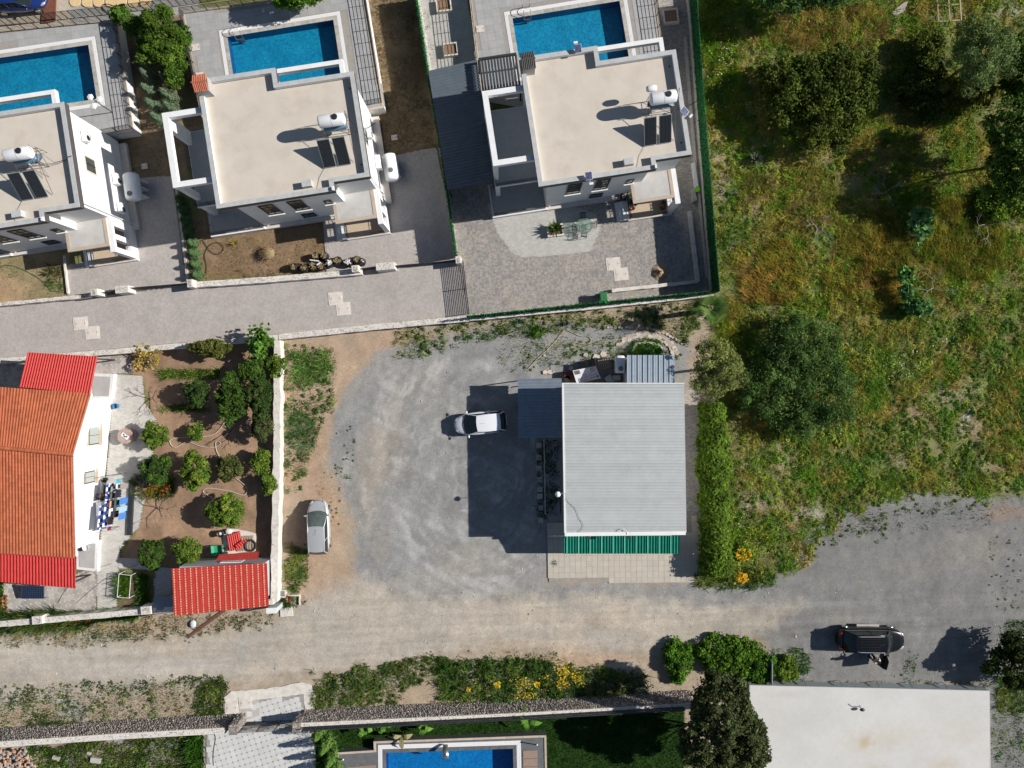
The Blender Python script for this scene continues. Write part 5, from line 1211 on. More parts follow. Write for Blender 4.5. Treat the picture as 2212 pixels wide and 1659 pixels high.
# ---------------------------------------------------------------- cars
CARG = mat('car_glass', (.012, .018, .018), (.02, .028, .026), 3, .08, spec=.7)
CARGL = mat('car_glass_pale', (.12, .15, .135), (.075, .09, .085), 2.2, .1, spec=.6)
TYRE = mat('tyre', (.02, .02, .02), rough=.8)
LAMP_ = mat('lamp_clear', (.45, .47, .48), (.30, .31, .32), 12, .15)
REDL = mat('lamp_red', (.45, .01, .015), (.30, .008, .01), 10, .2)
def interp(x, xs, ys): return float(np.interp(x, xs, ys))
def car(label, loc, rz, L_, Wd, roofz, beltz, xb, xt, xrt, xrb, wt, paint, glass, nose=3.0, tail=4.5, hoodz=.72, name='parked_car', railing=False):
    c = thing(name, label, 'car', loc, rz); hw = Wd / 2; hl = L_ / 2
    sx = [-hl + L_ * t for t in (0, .008, .03, .07, .13, .2, .3, .4, .5, .6, .7, .78, .85, .91, .95, .98, .995, 1)]
    def hwid(x):
        t = abs(x) / hl; p = nose if x > 0 else tail
        return hw * max(1 - t ** p, 0) ** (1 / 2.6) * (1 - .03 * t)
    tz = lambda x: interp(x, [-hl, -hl + .12, xrb, 0, xb, xb + .25, hl - .25, hl], [beltz * .72, beltz * .93, beltz, beltz, beltz, beltz - .03, hoodz + .02, hoodz - .12])
    vs = []; k = 13
    for x in sx:
        w_ = max(hwid(x), hw * .30) if abs(x) > hl * .99 else hwid(x); t = tz(x); b = .24 + .10 * (abs(x) / hl) ** 6
        sec = [(0, t + .02), (.5 * w_, t + .012), (.80 * w_, t - .015), (.93 * w_, t - .07), (w_ * .985, t - .2), (w_, .52), (.97 * w_, b)]
        ring = sec + [(-y, z) for y, z in sec[::-1][:-1]]
        vs += [(x, y, z) for y, z in ring]
    k = 13; fs = []
    for i in range(len(sx) - 1):
        for j in range(k - 0):
            j2 = (j + 1) % k; fs.append((i * k + j, (i + 1) * k + j, (i + 1) * k + j2, i * k + j2))
    fs += [tuple(range(k)), tuple(reversed(range((len(sx) - 1) * k, len(sx) * k)))]
    body = MB().add(vs, fs).build('body', paint, c, True, smooth=True)
    s_ = body.modifiers.new('smooth', 'SUBSURF'); s_.levels = 1; s_.render_levels = 2
    wb = hw * .86
    def cur(xc, w_, bulge, z, n=9, dz=.0): return [Vector((xc + bulge * (1 - (y / w_) ** 2), y, z + dz * (1 - (y / w_) ** 2))) for y in np.linspace(-w_, w_, n)]
    wsb = cur(xb, wb, .22, beltz - .02); wst = cur(xt, wt, .07, roofz - .03, dz=.03)
    rt = cur(xrt, wt * .97, -.05, roofz - .05, dz=.03); rb = cur(xrb, wb * .93, -.10, beltz + .0)
    def strip(A, B, n=4, bow=.0):
        rows = [[a.lerp(b, t) + Vector((0, 0, bow * math.sin(math.pi * t))) for a, b in zip(A, B)] for t in np.linspace(0, 1, n)]
        m = len(A); V = [p for r_ in rows for p in r_]; f = [(i * m + j, (i + 1) * m + j, (i + 1) * m + j + 1, i * m + j + 1) for i in range(n - 1) for j in range(m - 1)]
        a, b, d = V[f[0][0]], V[f[0][1]], V[f[0][3]]
        if (b - a).cross(d - a).z < 0: f = [q[::-1] for q in f]
        return MB().add(V, f)
    strip(wsb, wst, 5, .03).build('windscreen', glass, c, True, smooth=True)
    strip(rb, rt, 4, .03).build('rear_window', CARG, c, True, smooth=True)
    roof = strip([p + Vector((0, 0, .012)) for p in wst], [p + Vector((0, 0, .012)) for p in rt], 8, .035).build('roof', paint, c, True, smooth=True)
    xm = (xt + xrt) / 2 + .05
    for s in (1, -1):
        def sp(x, t):   # point on the side glass, t 0 belt 1 roof
            f = (x - xrb) / (xb - xrb); xx0, xx1 = xrb + (xb - xrb) * f, xrt + (xt - xrt) * f
            yb = wb * (.985 if 0.1 < f < .9 else .97); yt = wt * .985
            return Vector((xx0 + (xx1 - xx0) * t, s * (yb + (yt - yb) * t + .03 * math.sin(math.pi * t)), beltz - .03 + (roofz - .04 - beltz + .03) * t))
        for x0, x1, nm in ((xm + .04, xb - .04, 'side_window'), (xrb + .08, xm - .04, 'side_window')):
            strip([sp(x, 0) for x in np.linspace(x0, x1, 5)], [sp(x, .95) for x in np.linspace(x0, x1, 5)], 4).build(nm, CARG, c, True, smooth=True)
        mb = MB()
        mb.tube([wsb[-1 if s > 0 else 0] + Vector((0, s * .01, .02)), sp(xb, .5) + Vector((0, 0, .01)), wst[-1 if s > 0 else 0], wst[-1 if s > 0 else 0].lerp(rt[-1 if s > 0 else 0], .5) + Vector((0, s * .015, .01)), rt[-1 if s > 0 else 0], rb[-1 if s > 0 else 0] + Vector((0, s * .01, 0))], [.03, .035, .04, .045, .045, .06], 6)
        mb.build('pillar', paint, c, True, smooth=True)
        MB().tube([sp(xm, 0), sp(xm, 1)], .03, 5).build('door_post', paint if not railing else BLACK, c, True)
        mr = MB(); q = Vector((xb - .12, s * (hw + .04), beltz + .03)); mr.ell(q, (.07, .13, .07), 10, 6); mr.tube([Vector((xb - .1, s * hw * .9, beltz - .02)), q], .025, 5); mr.build('wing_mirror', paint, c, True, smooth=True)
        for x in (hl - .82, -hl + .78):
            wh = MB().cyl((x, s * (hw - .19), .33), .33, .24, 24, 'Y').build('wheel', TYRE, c, True)
            MB().lathe([(0, .0), (.10, .02), (.19, .005), (.23, .03), (.24, -.01)], 16, Matrix.Translation((x, s * (hw - .07), .33)) @ Matrix.Rotation(R(-90 * s), 4, 'X')).build('rim', STEEL, wh, True)
        yl = hwid(hl - .28) * .78
        MB().ell((hl - .27, s * yl, hoodz - .07), (.25, .12, .085), 12, 8, Matrix.Rotation(-s * .55, 4, 'Z')).build('headlight', LAMP_, c, True, smooth=True)
        yl = hwid(-hl + .2) * .88
        MB().ell((-hl + .2, s * yl, beltz - .06), (.20, .09, .12), 12, 8, Matrix.Rotation(s * .4, 4, 'Z')).build('tail_light', REDL, c, True, smooth=True)
        MB().box((xm - .1, s * (hw + .0), beltz - .12), (.2, .03, .03)).build('door_handle', paint, c, True)
    MB().tube([p + Vector((.03, 0, .01)) for p in wsb], .02, 4).build('cowl', BLACK, c, True)
    for yy in (-.1, .5): MB().tube([(xb + .16, yy * .9, beltz + .02), (xb + .02, yy * .9 - .25, beltz + .09), (xb - .02, yy * .9 - .5, beltz + .1)], .012, 4).build('wiper', BLACK, c, True)
    for yy in (-1, 1): MB().tube([(hl - .35, yy * hw * .55, hoodz + .025), ((hl + xb) / 2, yy * hw * .66, (hoodz + beltz) / 2 + .04), (xb + .1, yy * hw * .76, beltz - .005)], .008, 4).build('bonnet_line', DARK, c, True)
    MB().tube([(xt - .15, 0, roofz + .02), (xt - .6, 0, roofz + .16)], .007, 4).build('aerial', BLACK, c, True)
    mb = MB(); mb.box((-hl + .03, 0, .52), (.03, .5, .11)); mb.build('number_plate', PLASTW, c, True)
    MB().tube([(hl - .12, -hw * .5, hoodz - .06), (hl - .05, 0, hoodz - .05), (hl - .12, hw * .5, hoodz - .06)], .02, 4).build('grille', BLACK, c, True)
    if railing:
        for s in (1, -1):
            MB().tube([(xt - .2, s * (wt - .06), roofz + .0), (xt - .3, s * (wt - .05), roofz + .07), (xrt + .25, s * (wt - .07), roofz + .07), (xrt + .1, s * (wt - .07), roofz)], .022, 6).build('roof_rail', mat('bright_rail', (.8, .8, .82), rough=.25, metal=.6), c, True)
            MB().tube([(xb - .0, s * (wb + .02), beltz + .02), (xm, s * (hw * .90), beltz + .02), (xrb + .0, s * (wb + .02), beltz + .04)], .014, 4).build('chrome_strip', STEEL, c, True)
            MB().box((0, s * (hw + .01), .36), (1.75, .20, .04)).build('running_board', mat('step_alu', (.62, .60, .55), (.5, .48, .44), 20, .4, metal=.4), c, True)
    return c
WP = mat('car_white', (.78, .80, .83), (.75, .77, .80), 1, .3, coat=.6)
SP_ = mat('car_silver', (.50, .51, .52), (.46, .47, .485), 1, .36, metal=.25, coat=.4)
BP = mat('car_black', (.006, .007, .009), (.008, .009, .011), 2, .22, spec=.35)
BLP = mat('car_blue', (.01, .03, .16), (.01, .025, .13), 2, .25, coat=.8)
c = P(1038, 914, .75); wc = car('white hatchback nosing out of the shadow of the grey lean-to', (c.x, c.y, 0), R(185.5), 4.12, 1.80, 1.46, .92, 1.10, .22, -1.52, -1.90, .62, WP, CARG)
MB().box((.68, .30, 1.155), (.22, .17, .008), ry=R(35)).build('paper', mat('paper_sheet', (.6, .72, .68)), wc, True); MB().box((.50, .42, 1.25), (.12, .16, .008), ry=R(35), rz=.5).build('paper', MATS['paper_sheet'], wc, True)
c = P(687, 1139, .8); gc = car('silver hatchback parked on the dirt beside the whitewashed wall', (c.x, c.y, 0), R(91.8), 4.22, 1.78, 1.50, .95, 1.05, .14, -1.74, -2.00, .62, SP_, CARGL, nose=4.5, tail=5)
MB().box((.86, .12, 1.08), (.14, .2, .008), ry=R(34)).build('paper', MATS['paper_sheet'], gc, True)
MB().box((-1.9, 0, 1.22), (.05, .5, .04)).build('brake_light', REDL, gc, True)
c = P(1882, 1384, .9); sv = car('black four-wheel-drive car with its driver door open, at the lower right', (c.x, c.y, 0), R(-.5), 5.15, 1.96, 1.72, 1.10, 1.32, .80, -1.50, -2.12, .66, BP, CARG, nose=4.8, tail=5.5, hoodz=.95, railing=True)
mb = MB()
for k in range(5): mb.box((-.45, -.40 + k * .2, 1.765), (1.5, .012, .006))
mb.build('roof_groove', BLACK, sv, True)
for i, ch in enumerate('SORENTO'):
    text_mesh(ch, .13, STEEL, sv, Matrix.Translation((-2.40, .36 - i * .12, 1.085)) @ Matrix.Rotation(R(-90), 4, 'Z') @ Matrix.Rotation(R(8), 4, 'X'), 'badge_letter')
hg = Vector((1.08, -.95, 0)); dr = math.radians(-104); dx_, dy_ = math.cos(dr), math.sin(dr)
def dp(t, z, off=0): return (hg.x + dx_ * t - dy_ * off, hg.y + dy_ * t + dx_ * off, z)
door = MB().loft([dp(0, .35, -.05), dp(0, 1.08, -.03), dp(0, 1.08, .03), dp(0, .35, .05)], [dp(1.15, .35, -.05), dp(1.15, 1.08, -.03), dp(1.15, 1.08, .03), dp(1.15, .35, .05)]).build('open_door', BP, sv, True)
MB().tube([dp(0.02, 1.08), dp(.42, 1.62), dp(1.05, 1.60), dp(1.15, 1.08)], .03, 6).build('window_frame', BP, door, True)
MB().loft([dp(.05, 1.08, -.008), dp(1.12, 1.08, -.008), dp(1.12, 1.08, .008), dp(.05, 1.08, .008)], [dp(.42, 1.58, -.008), dp(1.04, 1.57, -.008), dp(1.04, 1.57, .008), dp(.42, 1.58, .008)]).build('door_glass', CARG, door, True)
MB().box(dp(-.0, 1.15, -.18), (.1, .2, .14)).build('wing_mirror', mat('mirror_back', (.2, .24, .32)), door, True)
c = P(36, -2, .8); car('dark blue car cut by the upper left corner of the picture', (c.x, c.y, 0), R(4), 4.3, 1.75, 1.46, .95, .95, .2, -1.4, -1.9, .58, BLP, CARG)

# ---------------------------------------------------------------- person beside the open door
def skin_mesh(name, verts, edges, radii, m, parent, sub=2, root=0):
    me = bpy.data.meshes.new(name); me.from_pydata(verts, edges, []); o = link(name, me, parent, m)
    o.modifiers.new('skin', 'SKIN'); 
    me.skin_vertices.new() if not me.skin_vertices else None
    for i, r_ in enumerate(radii):
        v = me.skin_vertices[0].data[i]; v.radius = (r_, r_) if not isinstance(r_, tuple) else r_; v.use_root = (i == root)
    s = o.modifiers.new('sub', 'SUBSURF'); s.levels = 1; s.render_levels = sub
    return o
SKIN = mat('skin', (.45, .25, .17), (.38, .21, .14), 8, .6); HAIR = mat('hair', (.012, .009, .008)); SHIRT = mat('white_shirt', (.75, .75, .74), (.66, .66, .66), 6, .85); TROU = mat('dark_trousers', (.015, .015, .018)); SHOE = mat('pale_shoe', (.55, .55, .55))
pp = thing('person', 'person with dark hair in a white top and dark trousers beside the open car door', 'person', (P(1876, 1415, 0).x, P(1876, 1415, 0).y, 0), R(25))
bv = [(0, 0, .95), (0, .02, 1.12), (0, .05, 1.30), (0, .07, 1.46), (0, .09, 1.54), (0, .11, 1.64), (0, .12, 1.70),
      (-.10, 0, .90), (-.11, .10, .50), (-.12, .06, .09), (-.12, .20, .04), (.10, 0, .90), (.12, .28, .52), (.12, .34, .10), (.12, .48, .05),
      (-.19, .06, 1.43), (-.24, .12, 1.18), (-.16, .34, 1.10), (.19, .06, 1.43), (.26, .16, 1.19), (.16, .40, 1.16)]
be = [(0, 1), (1, 2), (2, 3), (3, 4), (4, 5), (5, 6), (0, 7), (7, 8), (8, 9), (9, 10), (0, 11), (11, 12), (12, 13), (13, 14), (3, 15), (15, 16), (16, 17), (3, 18), (18, 19), (19, 20)]
br = [.115, .105, .12, .10, .05, .075, .085, .085, .06, .042, .035, .085, .06, .042, .035, .06, .045, .032, .06, .045, .032]
for hi, (hx, s) in ((17, (-.16, -1)), (20, (.16, 1))):
    bz = bv[hi]; p0 = len(bv); bv.append((bz[0] + s * -.01, bz[1] + .07, bz[2])); be.append((hi, p0)); br.append(.030)
    for k, (dx0, ln) in enumerate(((-.03, .07), (-.01, .08), (.012, .075), (.033, .06))):
        a = len(bv); bv += [(bz[0] + dx0, bz[1] + .11, bz[2] - .01), (bz[0] + dx0, bz[1] + .11 + ln * .5, bz[2] - .03)]; be += [(p0, a), (a, a + 1)]; br += [.0095, .008]
    a = len(bv); bv += [(bz[0] - s * .045, bz[1] + .06, bz[2] - .01)]; be.append((p0, a)); br.append(.010)
skin_mesh('body', bv, be, br, SKIN, pp)
skin_mesh('top', [(0, 0, .93), (0, .02, 1.12), (0, .05, 1.30), (0, .07, 1.45), (-.195, .06, 1.43), (-.245, .12, 1.2), (.195, .06, 1.43), (.26, .15, 1.21), (0, .08, 1.5)],
          [(0, 1), (1, 2), (2, 3), (3, 4), (4, 5), (3, 6), (6, 7), (3, 8)], [.135, .13, .145, .125, .08, .062, .08, .062, .06], SHIRT, pp)
skin_mesh('trousers', [(0, 0, .98), (-.10, 0, .88), (-.11, .10, .50), (-.12, .06, .12), (.10, 0, .88), (.12, .28, .52), (.12, .34, .14)], [(0, 1), (1, 2), (2, 3), (0, 4), (4, 5), (5, 6)], [.13, .105, .078, .06, .105, .078, .06], TROU, pp)
MB().ell((0, .085, 1.70), (.088, .105, .10), 14, 10).build('hair', HAIR, pp, True, smooth=True)
mb = MB(); mb.ell((0, .215, 1.66), (.015, .02, .02), 6, 4); mb.ell((-.095, .12, 1.66), (.012, .025, .035), 6, 4); mb.ell((.095, .12, 1.66), (.012, .025, .035), 6, 4); mb.build('face', SKIN, pp, True)
for x, y in ((-.12, .13), (.12, .41)): MB().ell((x, y, .05), (.05, .14, .05), 10, 6).build('shoe', SHOE, pp, True, smooth=True)

# ---------------------------------------------------------------- street and yard furniture
def Zc(x0, y0, f): return lambda X, Y: ((x0 + X / f) * .5486, (y0 + Y / f) * .5486)
COVN = [0]
def cover(px, py, rz, label, s=1.0, z=.03, frame=True):
    COVN[0] += 1; z += .006 * (COVN[0] % 2)
    c = P(px, py, z); t = thing('manhole_cover', label, 'manhole cover', (c.x, c.y, z), rz)
    if frame: MB().b2(-.56 * s, .56 * s, -.5 * s, .5 * s, -.03, .012).build('frame', CONCW, t, True)
    MB().b2(-.42 * s, .42 * s, -.36 * s, .36 * s, .012, .028).build('lid', LID, t, True)
    for x in (-.34, .34): MB().box((x * s, 0, .03), (.03, .12, .012)).build('lid_handle', BLACK, t, True)
    MB().ring([(-.26 * s, -.2 * s), (.26 * s, -.2 * s), (.26 * s, .2 * s), (-.26 * s, .2 * s)], [(-.24 * s, -.18 * s), (.24 * s, -.18 * s), (.24 * s, .18 * s), (-.24 * s, .18 * s)], .028, .034).build('lid_rib', CONCW, t, True)
for a in [(174, 698.5, R(5), 'upper left of the two pale covers in the lane near the left edge'), (200, 718.5, R(5), 'lower right of the two pale covers in the lane near the left edge'),
          (725, 645, R(5), 'upper left of the two pale covers in the middle of the lane'), (742, 667, R(5), 'lower right of the two pale covers in the middle of the lane'),
          (1325, 570, R(5), 'upper left of the two pale covers in the right villa yard'), (1342, 592, R(5), 'lower right of the two pale covers in the right villa yard'),
          (500, 1529, R(4), 'left of the two pale covers outside the black entrance gate', .9, .06), (530, 1518, R(4), 'right of the two pale covers outside the black entrance gate', .9, .06)]: cover(*a)
cover(422.5, 102.5, R(8), 'white skimmer cover on the middle terrace beside the shrubs', .72, 1.13, False)
cover(431, 164, R(8), 'white skimmer cover beside the brick chimney', .72, 1.13, False)
cover(1037, 62.5, R(8), 'white skimmer cover at the left side of the right terrace', .72, 1.13, False)
cover(312, 359, R(8), 'small pale drain cover in the strip between the left and middle villas', .42, .03)
cover(852, 297, R(8), 'small pale drain cover in the dry garden of the middle villa', .42, .03)
def slab_thing(poly, z0, z1, name, m, label, cat): return MB().prism(poly, z0, z1).solo(name, m, label, cat)
def rough_poly(pts, z=0, amp=.05, step=.3):
    w_ = [Vector(p) for p in W(pts, z)]; out = []
    for i in range(len(w_)):
        a, b = w_[i], w_[(i + 1) % len(w_)]; k = max(1, int((b - a).length / step))
        for j in range(k): p = a.lerp(b, j / k); out.append((p.x + random.uniform(-amp, amp), p.y + random.uniform(-amp, amp)))
    return out
slab_thing(rough_poly([(483, 1505), (500, 1494), (540, 1490), (600, 1484), (650, 1474), (672, 1478), (680, 1500), (681, 1538), (662, 1552), (655, 1500), (487, 1520)], 0, .05), -.1, .045, 'concrete_apron', CONCW, 'rough pale concrete rim round the paving outside the entrance gate', 'concrete rim')
slab_thing(rough_poly([(484, 1518), (560, 1512), (560, 1545), (492, 1570), (485, 1568)], 0, .03), -.1, .043, 'concrete_apron', CONC, 'pale concrete patch round the two covers outside the entrance gate', 'concrete patch')
slab_thing(rough_poly([(605, 1313), (632, 1311), (633, 1330), (606, 1332)], 0, .02), -.1, .06, 'concrete_slab', CONCW, 'pale concrete slab at the road corner of the whitewashed wall', 'slab')
for i, (x, y) in enumerate([(162, 3), (188, 4), (213, 4), (239, 4), (262, 4), (288, 4), (314, 5), (265, 19)]):
    c = P(x, y, .03); n_ = 14; r_ = .43
    MB().prism([(c.x + r_ * random.uniform(.93, 1.05) * math.cos(k * 2 * math.pi / n_), c.y + r_ * random.uniform(.93, 1.05) * math.sin(k * 2 * math.pi / n_)) for k in range(n_)], -.05, .05).solo('round_stone', mat('round_slab', (.72, .53, .28), (.64, .46, .24), 5, .85),
        ['first', 'second', 'third', 'fourth', 'fifth', 'sixth', 'seventh'][i] + ' round yellow slab from the left in the top gravel strip' if i < 7 else 'round yellow slab set below the row, under black hoses', 'stepping stone', 'round yellow slabs in the gravel strip')
bp_ = thing('wood_ramp', 'red-brown board platform beside the blue car at the top left', 'ramp', P(106, 20, .1))
for k in range(6):
    MB().prism(W([(92 + k * 5, -30), (96.6 + k * 5, -30), (95.6 + k * 5 - 2, 50 - k), (91 + k * 5 - 2, 50 - k)], .1), 0, .1).build('plank', mat('red_board', (.22, .085, .05), (.17, .065, .04), 4, .7, rnd=.12), bp_)
def ladder(px, py, rz, label):
    c = P(px, py, 1.1); t = thing('pool_ladder', label, 'pool ladder', (c.x, c.y, 1.1), rz)
    for s in (-.27, .27):
        MB().tube([(s, .75, .02), (s, .72, .45), (s, .55, .62), (s, .25, .60), (s, .02, .35), (s, -.05, -.1), (s, -.08, -.75)], .022, 8).build('rail', STEEL, t, True, smooth=True)
    for z in (-.2, -.42, -.64): MB().box((0, -.07, z), (.54, .11, .03)).build('tread', STEEL, t, True)
ladder(516, 80, R(8.7), 'steel ladder at the left corner of the middle pool'); ladder(1139, 36, R(8.7), 'steel ladder at the left corner of the right pool')
def planter(x0, x1, y0, y1, label, rz=R(7), h=.38, soil=(.22, .13, .08)):
    c = P((x0 + x1) / 2, (y0 + y1) / 2, h); a = (x1 - x0) / 27.5 / 2; b = (y1 - y0) / 27.5 / 2
    t = thing('planter', label, 'planter', (c.x, c.y, 0), rz)
    MB().ring([(-a, -b), (a, -b), (a, b), (-a, b)], [(-a + .11, -b + .11), (a - .11, -b + .11), (a - .11, b - .11), (-a + .11, b - .11)], 0, h).build('box', CONCW, t, True)
    MB().b2(-a + .1, a - .1, -b + .1, b - .1, 0, h - .12).build('soil', mat('planter_soil', soil, (.30, .19, .12), 8, .95), t, True); return t
planter(1182, 1217, 484, 510, 'white square planter with a spiky plant in the right villa yard'); planter(956, 989, 92, 120, 'square planter in the side path, lower one'); planter(942, 975, -4, 24, 'square planter in the side path cut by the top edge'); planter(1433, 1466, 18, 49, 'square planter in the shaded path right of the right pool')
bn = thing('wheelie_bin', 'green bin at the lower kerb of the right villa yard', 'bin', (P(1304, 641, 1).x, P(1304, 641, 1).y, 0), R(6))
GBIN = mat('green_plastic', (.03, .18, .06), (.025, .14, .05), 5, .5)
MB().loft([(-.24, -.28, 0), (.24, -.28, 0), (.24, .28, 0), (-.24, .28, 0)], [(-.29, -.35, .95), (.29, -.35, .95), (.29, .35, .95), (-.29, .35, .95)]).build('bin_body', GBIN, bn, True)
MB().loft([(-.31, -.38, .95), (.31, -.38, .95), (.31, .38, .95), (-.31, .38, .95)], [(-.24, -.3, 1.03), (.24, -.3, 1.03), (.24, .3, 1.03), (-.24, .3, 1.03)]).build('bin_lid', GBIN, bn, True)
MB().tube([(-.22, .42, .9), (.22, .42, .9)], .025, 6).build('handle', BLACK, bn, True)
for s in (-.25, .25): MB().cyl((s, .3, .1), .1, .05, 12, 'X').build('wheel', TYRE, bn, True)
# glass table with chairs
gt = thing('garden_table', 'round glass table with dark legs in the right villa yard', 'table', (P(1262, 487, .7).x, P(1262, 487, .7).y, 0))
gm = bpy.data.materials.new('table_glass'); gm.use_nodes = True; _n = gm.node_tree.nodes; _m = _n.new('ShaderNodeMixShader'); _m.inputs[0].default_value = .25; _q = _n.new('ShaderNodeBsdfTransparent'); _q.inputs[0].default_value = (.8, .9, .85, 1)
_n['Principled BSDF'].inputs['Base Color'].default_value = (.25, .33, .30, 1); _n['Principled BSDF'].inputs['Roughness'].default_value = .05
gm.node_tree.links.new(_q.outputs[0], _m.inputs[1]); gm.node_tree.links.new(_n['Principled BSDF'].outputs[0], _m.inputs[2]); gm.node_tree.links.new(_m.outputs[0], _n['Material Output'].inputs[0])
MB().cyl((0, 0, .73), .62, .012, 28).build('table_top', gm, gt, True)
ring = [(math.cos(k * .2618) * .62, math.sin(k * .2618) * .62, .72) for k in range(25)]; MB().tube(ring, .015, 5).build('rim', BLACK, gt, True)
for k in range(4):
    a = k * 1.571 + .5; MB().tube([(.45 * math.cos(a), .45 * math.sin(a), 0), (.12 * math.cos(a), .12 * math.sin(a), .4), (.4 * math.cos(a), .4 * math.sin(a), .72)], .016, 5).build('leg', BLACK, gt, True)
def iron_chair(px, py, rz, label):
    c = P(px, py, .5); t = thing('garden_chair', label, 'chair', (c.x, c.y, 0), rz)
    for k in range(5): MB().box((-.18 + k * .09, 0, .44), (.04, .44, .015)).build('seat_slat', BLACK, t, True)
    for k in range(4): MB().box((0, .26, .52 + k * .1), (.42, .02, .03)).build('back_slat', BLACK, t, True)
    for x in (-.22, .22):
        for y in (-.22, .24): MB().tube([(x, y, 0), (x, y, .45 if y < 0 else .88)], .016, 5).build('leg', BLACK, t, True)
        MB().tube([(x, -.22, .44), (x, -.22, .64), (x, .24, .66)], .014, 5).build('arm', BLACK, t, True)
iron_chair(1243, 492, R(95), 'dark slatted garden chair left of the glass table'); iron_chair(1262, 505, R(170), 'dark slatted garden chair below the glass table'); iron_chair(1281, 486, R(-80), 'dark slatted garden chair right of the glass table'); iron_chair(1259, 468, R(5), 'dark slatted garden chair in the shade above the glass table')
# flower pots round the right villa porch
def pot(px, py, z, r_, m, label, plant=None, name='flower_pot'):
    c = P(px, py, z + r_ * 1.2); t = thing(name, label, 'flower pot', (c.x, c.y, z))
    MB().lathe([(0, 0), (r_ * .65, 0), (r_, r_ * 1.5), (r_ * 1.08, r_ * 1.55), (r_ * .9, r_ * 1.5), (r_ * .85, r_ * 1.3), (0, r_ * 1.3)], 14).build('pot', m, t, True, smooth=True)
    if plant:
        V = RNG.normal(0, 1, (40, 3)); V /= np.linalg.norm(V, axis=1)[:, None]; V = V * r_ * 1.1 + [0, 0, r_ * 2.0]; off = RNG.normal(0, r_ * .3, (40, 3, 3)); VV = (V[:, None] + off).reshape(-1, 3)
        o = np_mesh('leaves', VV, np.arange(120).reshape(-1, 3), np.repeat(np.array(plant) * RNG.uniform(.6, 1.4, (40, 1)), 3, 0), LEAF, t)
    return t
LEAF = attr_mat('leaf', .75, trans=.22, spec=.12)
PR = mat('red_pot', (.35, .03, .02), (.28, .025, .02), 5, .4); PB = mat('black_pot', (.02, .02, .02)); PT = mat('terracotta', (.45, .18, .10), (.38, .15, .085), 6, .8)
pot(1366, 450, .45, .17, PR, 'red pot at the left front corner of the right villa porch', (.05, .09, .03)); pot(1432, 439, .45, .17, PR, 'red pot on the right villa porch, upper of two at its right end', (.08, .1, .03)); pot(1431, 449, .45, .17, PR, 'red pot on the right villa porch, lower of two at its right end', (.08, .1, .03))
pot(1336, 418, .02, .24, PB, 'black pot on the ground left of the right villa steps', (.10, .03, .03)); pot(1347.5, 427.5, .02, .26, PB, 'black pot nearest the steps of the right villa', (.02, .03, .02)); pot(1365, 425, .45, .28, PB, 'large black pot with bright green plant behind the porch railing', (.10, .25, .03)); pot(1368, 437.6, .45, .26, PB, 'black pot in the middle of the row behind the porch railing', (.02, .03, .02))
pot(227, 1036, .02, .2, PB, 'dark pot behind the left clothes line, upper one', (.03, .04, .02)); pot(218, 1072, .02, .24, PT, 'brown pot behind the left clothes line, lower one', (.03, .04, .02)); pot(186, 1183, .42, .26, TANKW, 'white pot on the lower house terrace')
for i, (y, m_) in enumerate(((1290, PR), (1298, PT), (1306, PT), (1314, PB), (1322, PT))): pot(9.5, y, .02, .17, m_, ['red pot at the top of', 'second pot of', 'third pot of', 'dark pot in', 'lowest pot of'][i] + ' the row beside the photovoltaic panel', (.12, .12, .03) if i != 2 else (.3, .25, .05))
for i, x in enumerate((34, 48)):
    c = P(x, 1331 - i, .3); MB().ring([(c.x - .4, c.y - .15), (c.x + .22, c.y - .15), (c.x + .22, c.y + .15), (c.x - .4, c.y + .15)], [(c.x - .36, c.y - .11), (c.x + .18, c.y - .11), (c.x + .18, c.y + .11), (c.x - .36, c.y + .11)], .02, .3).solo('trough', PT, ['left', 'right'][i] + ' long terracotta trough on the lower patio', 'planter')
# rubbish bags
BAG = mat('black_plastic', (.012, .012, .013), (.03, .03, .032), 10, .3); HAY = mat('dry_cuttings', (.34, .26, .14), (.20, .15, .08), 14, .95); FOAM = mat('foam_white', (.78, .76, .76), (.66, .60, .58), 9, .8)
z5 = Zc(660, 780, 2.458)
BG = [(1215, 665, HAY, 'leftmost black bag of garden waste by the wall'), (1320, 675, HAY, 'second black bag from the left, full of greenish cuttings'), (1430, 562, HAY, 'upper left black bag behind the white foam bar'), (1515, 560, HAY, 'upper black bag beside the one behind the foam bar'),
      (1410, 655, HAY, 'black bag squeezed below the white foam bar'), (1485, 655, HAY, 'black bag of grey-brown cuttings right below the small foam bar'), (1565, 630, FOAM, 'black bag with pink-white scraps in the middle of the heap'), (1640, 605, HAY, 'black bag of brown cuttings right of the pink-white scraps'),
      (1750, 622, FOAM, 'black bag heaped with white sheets'), (1830, 597, HAY, 'black bag of cuttings left of the closed one'), (1872, 617, None, 'closed black bag at the right end of the heap')]
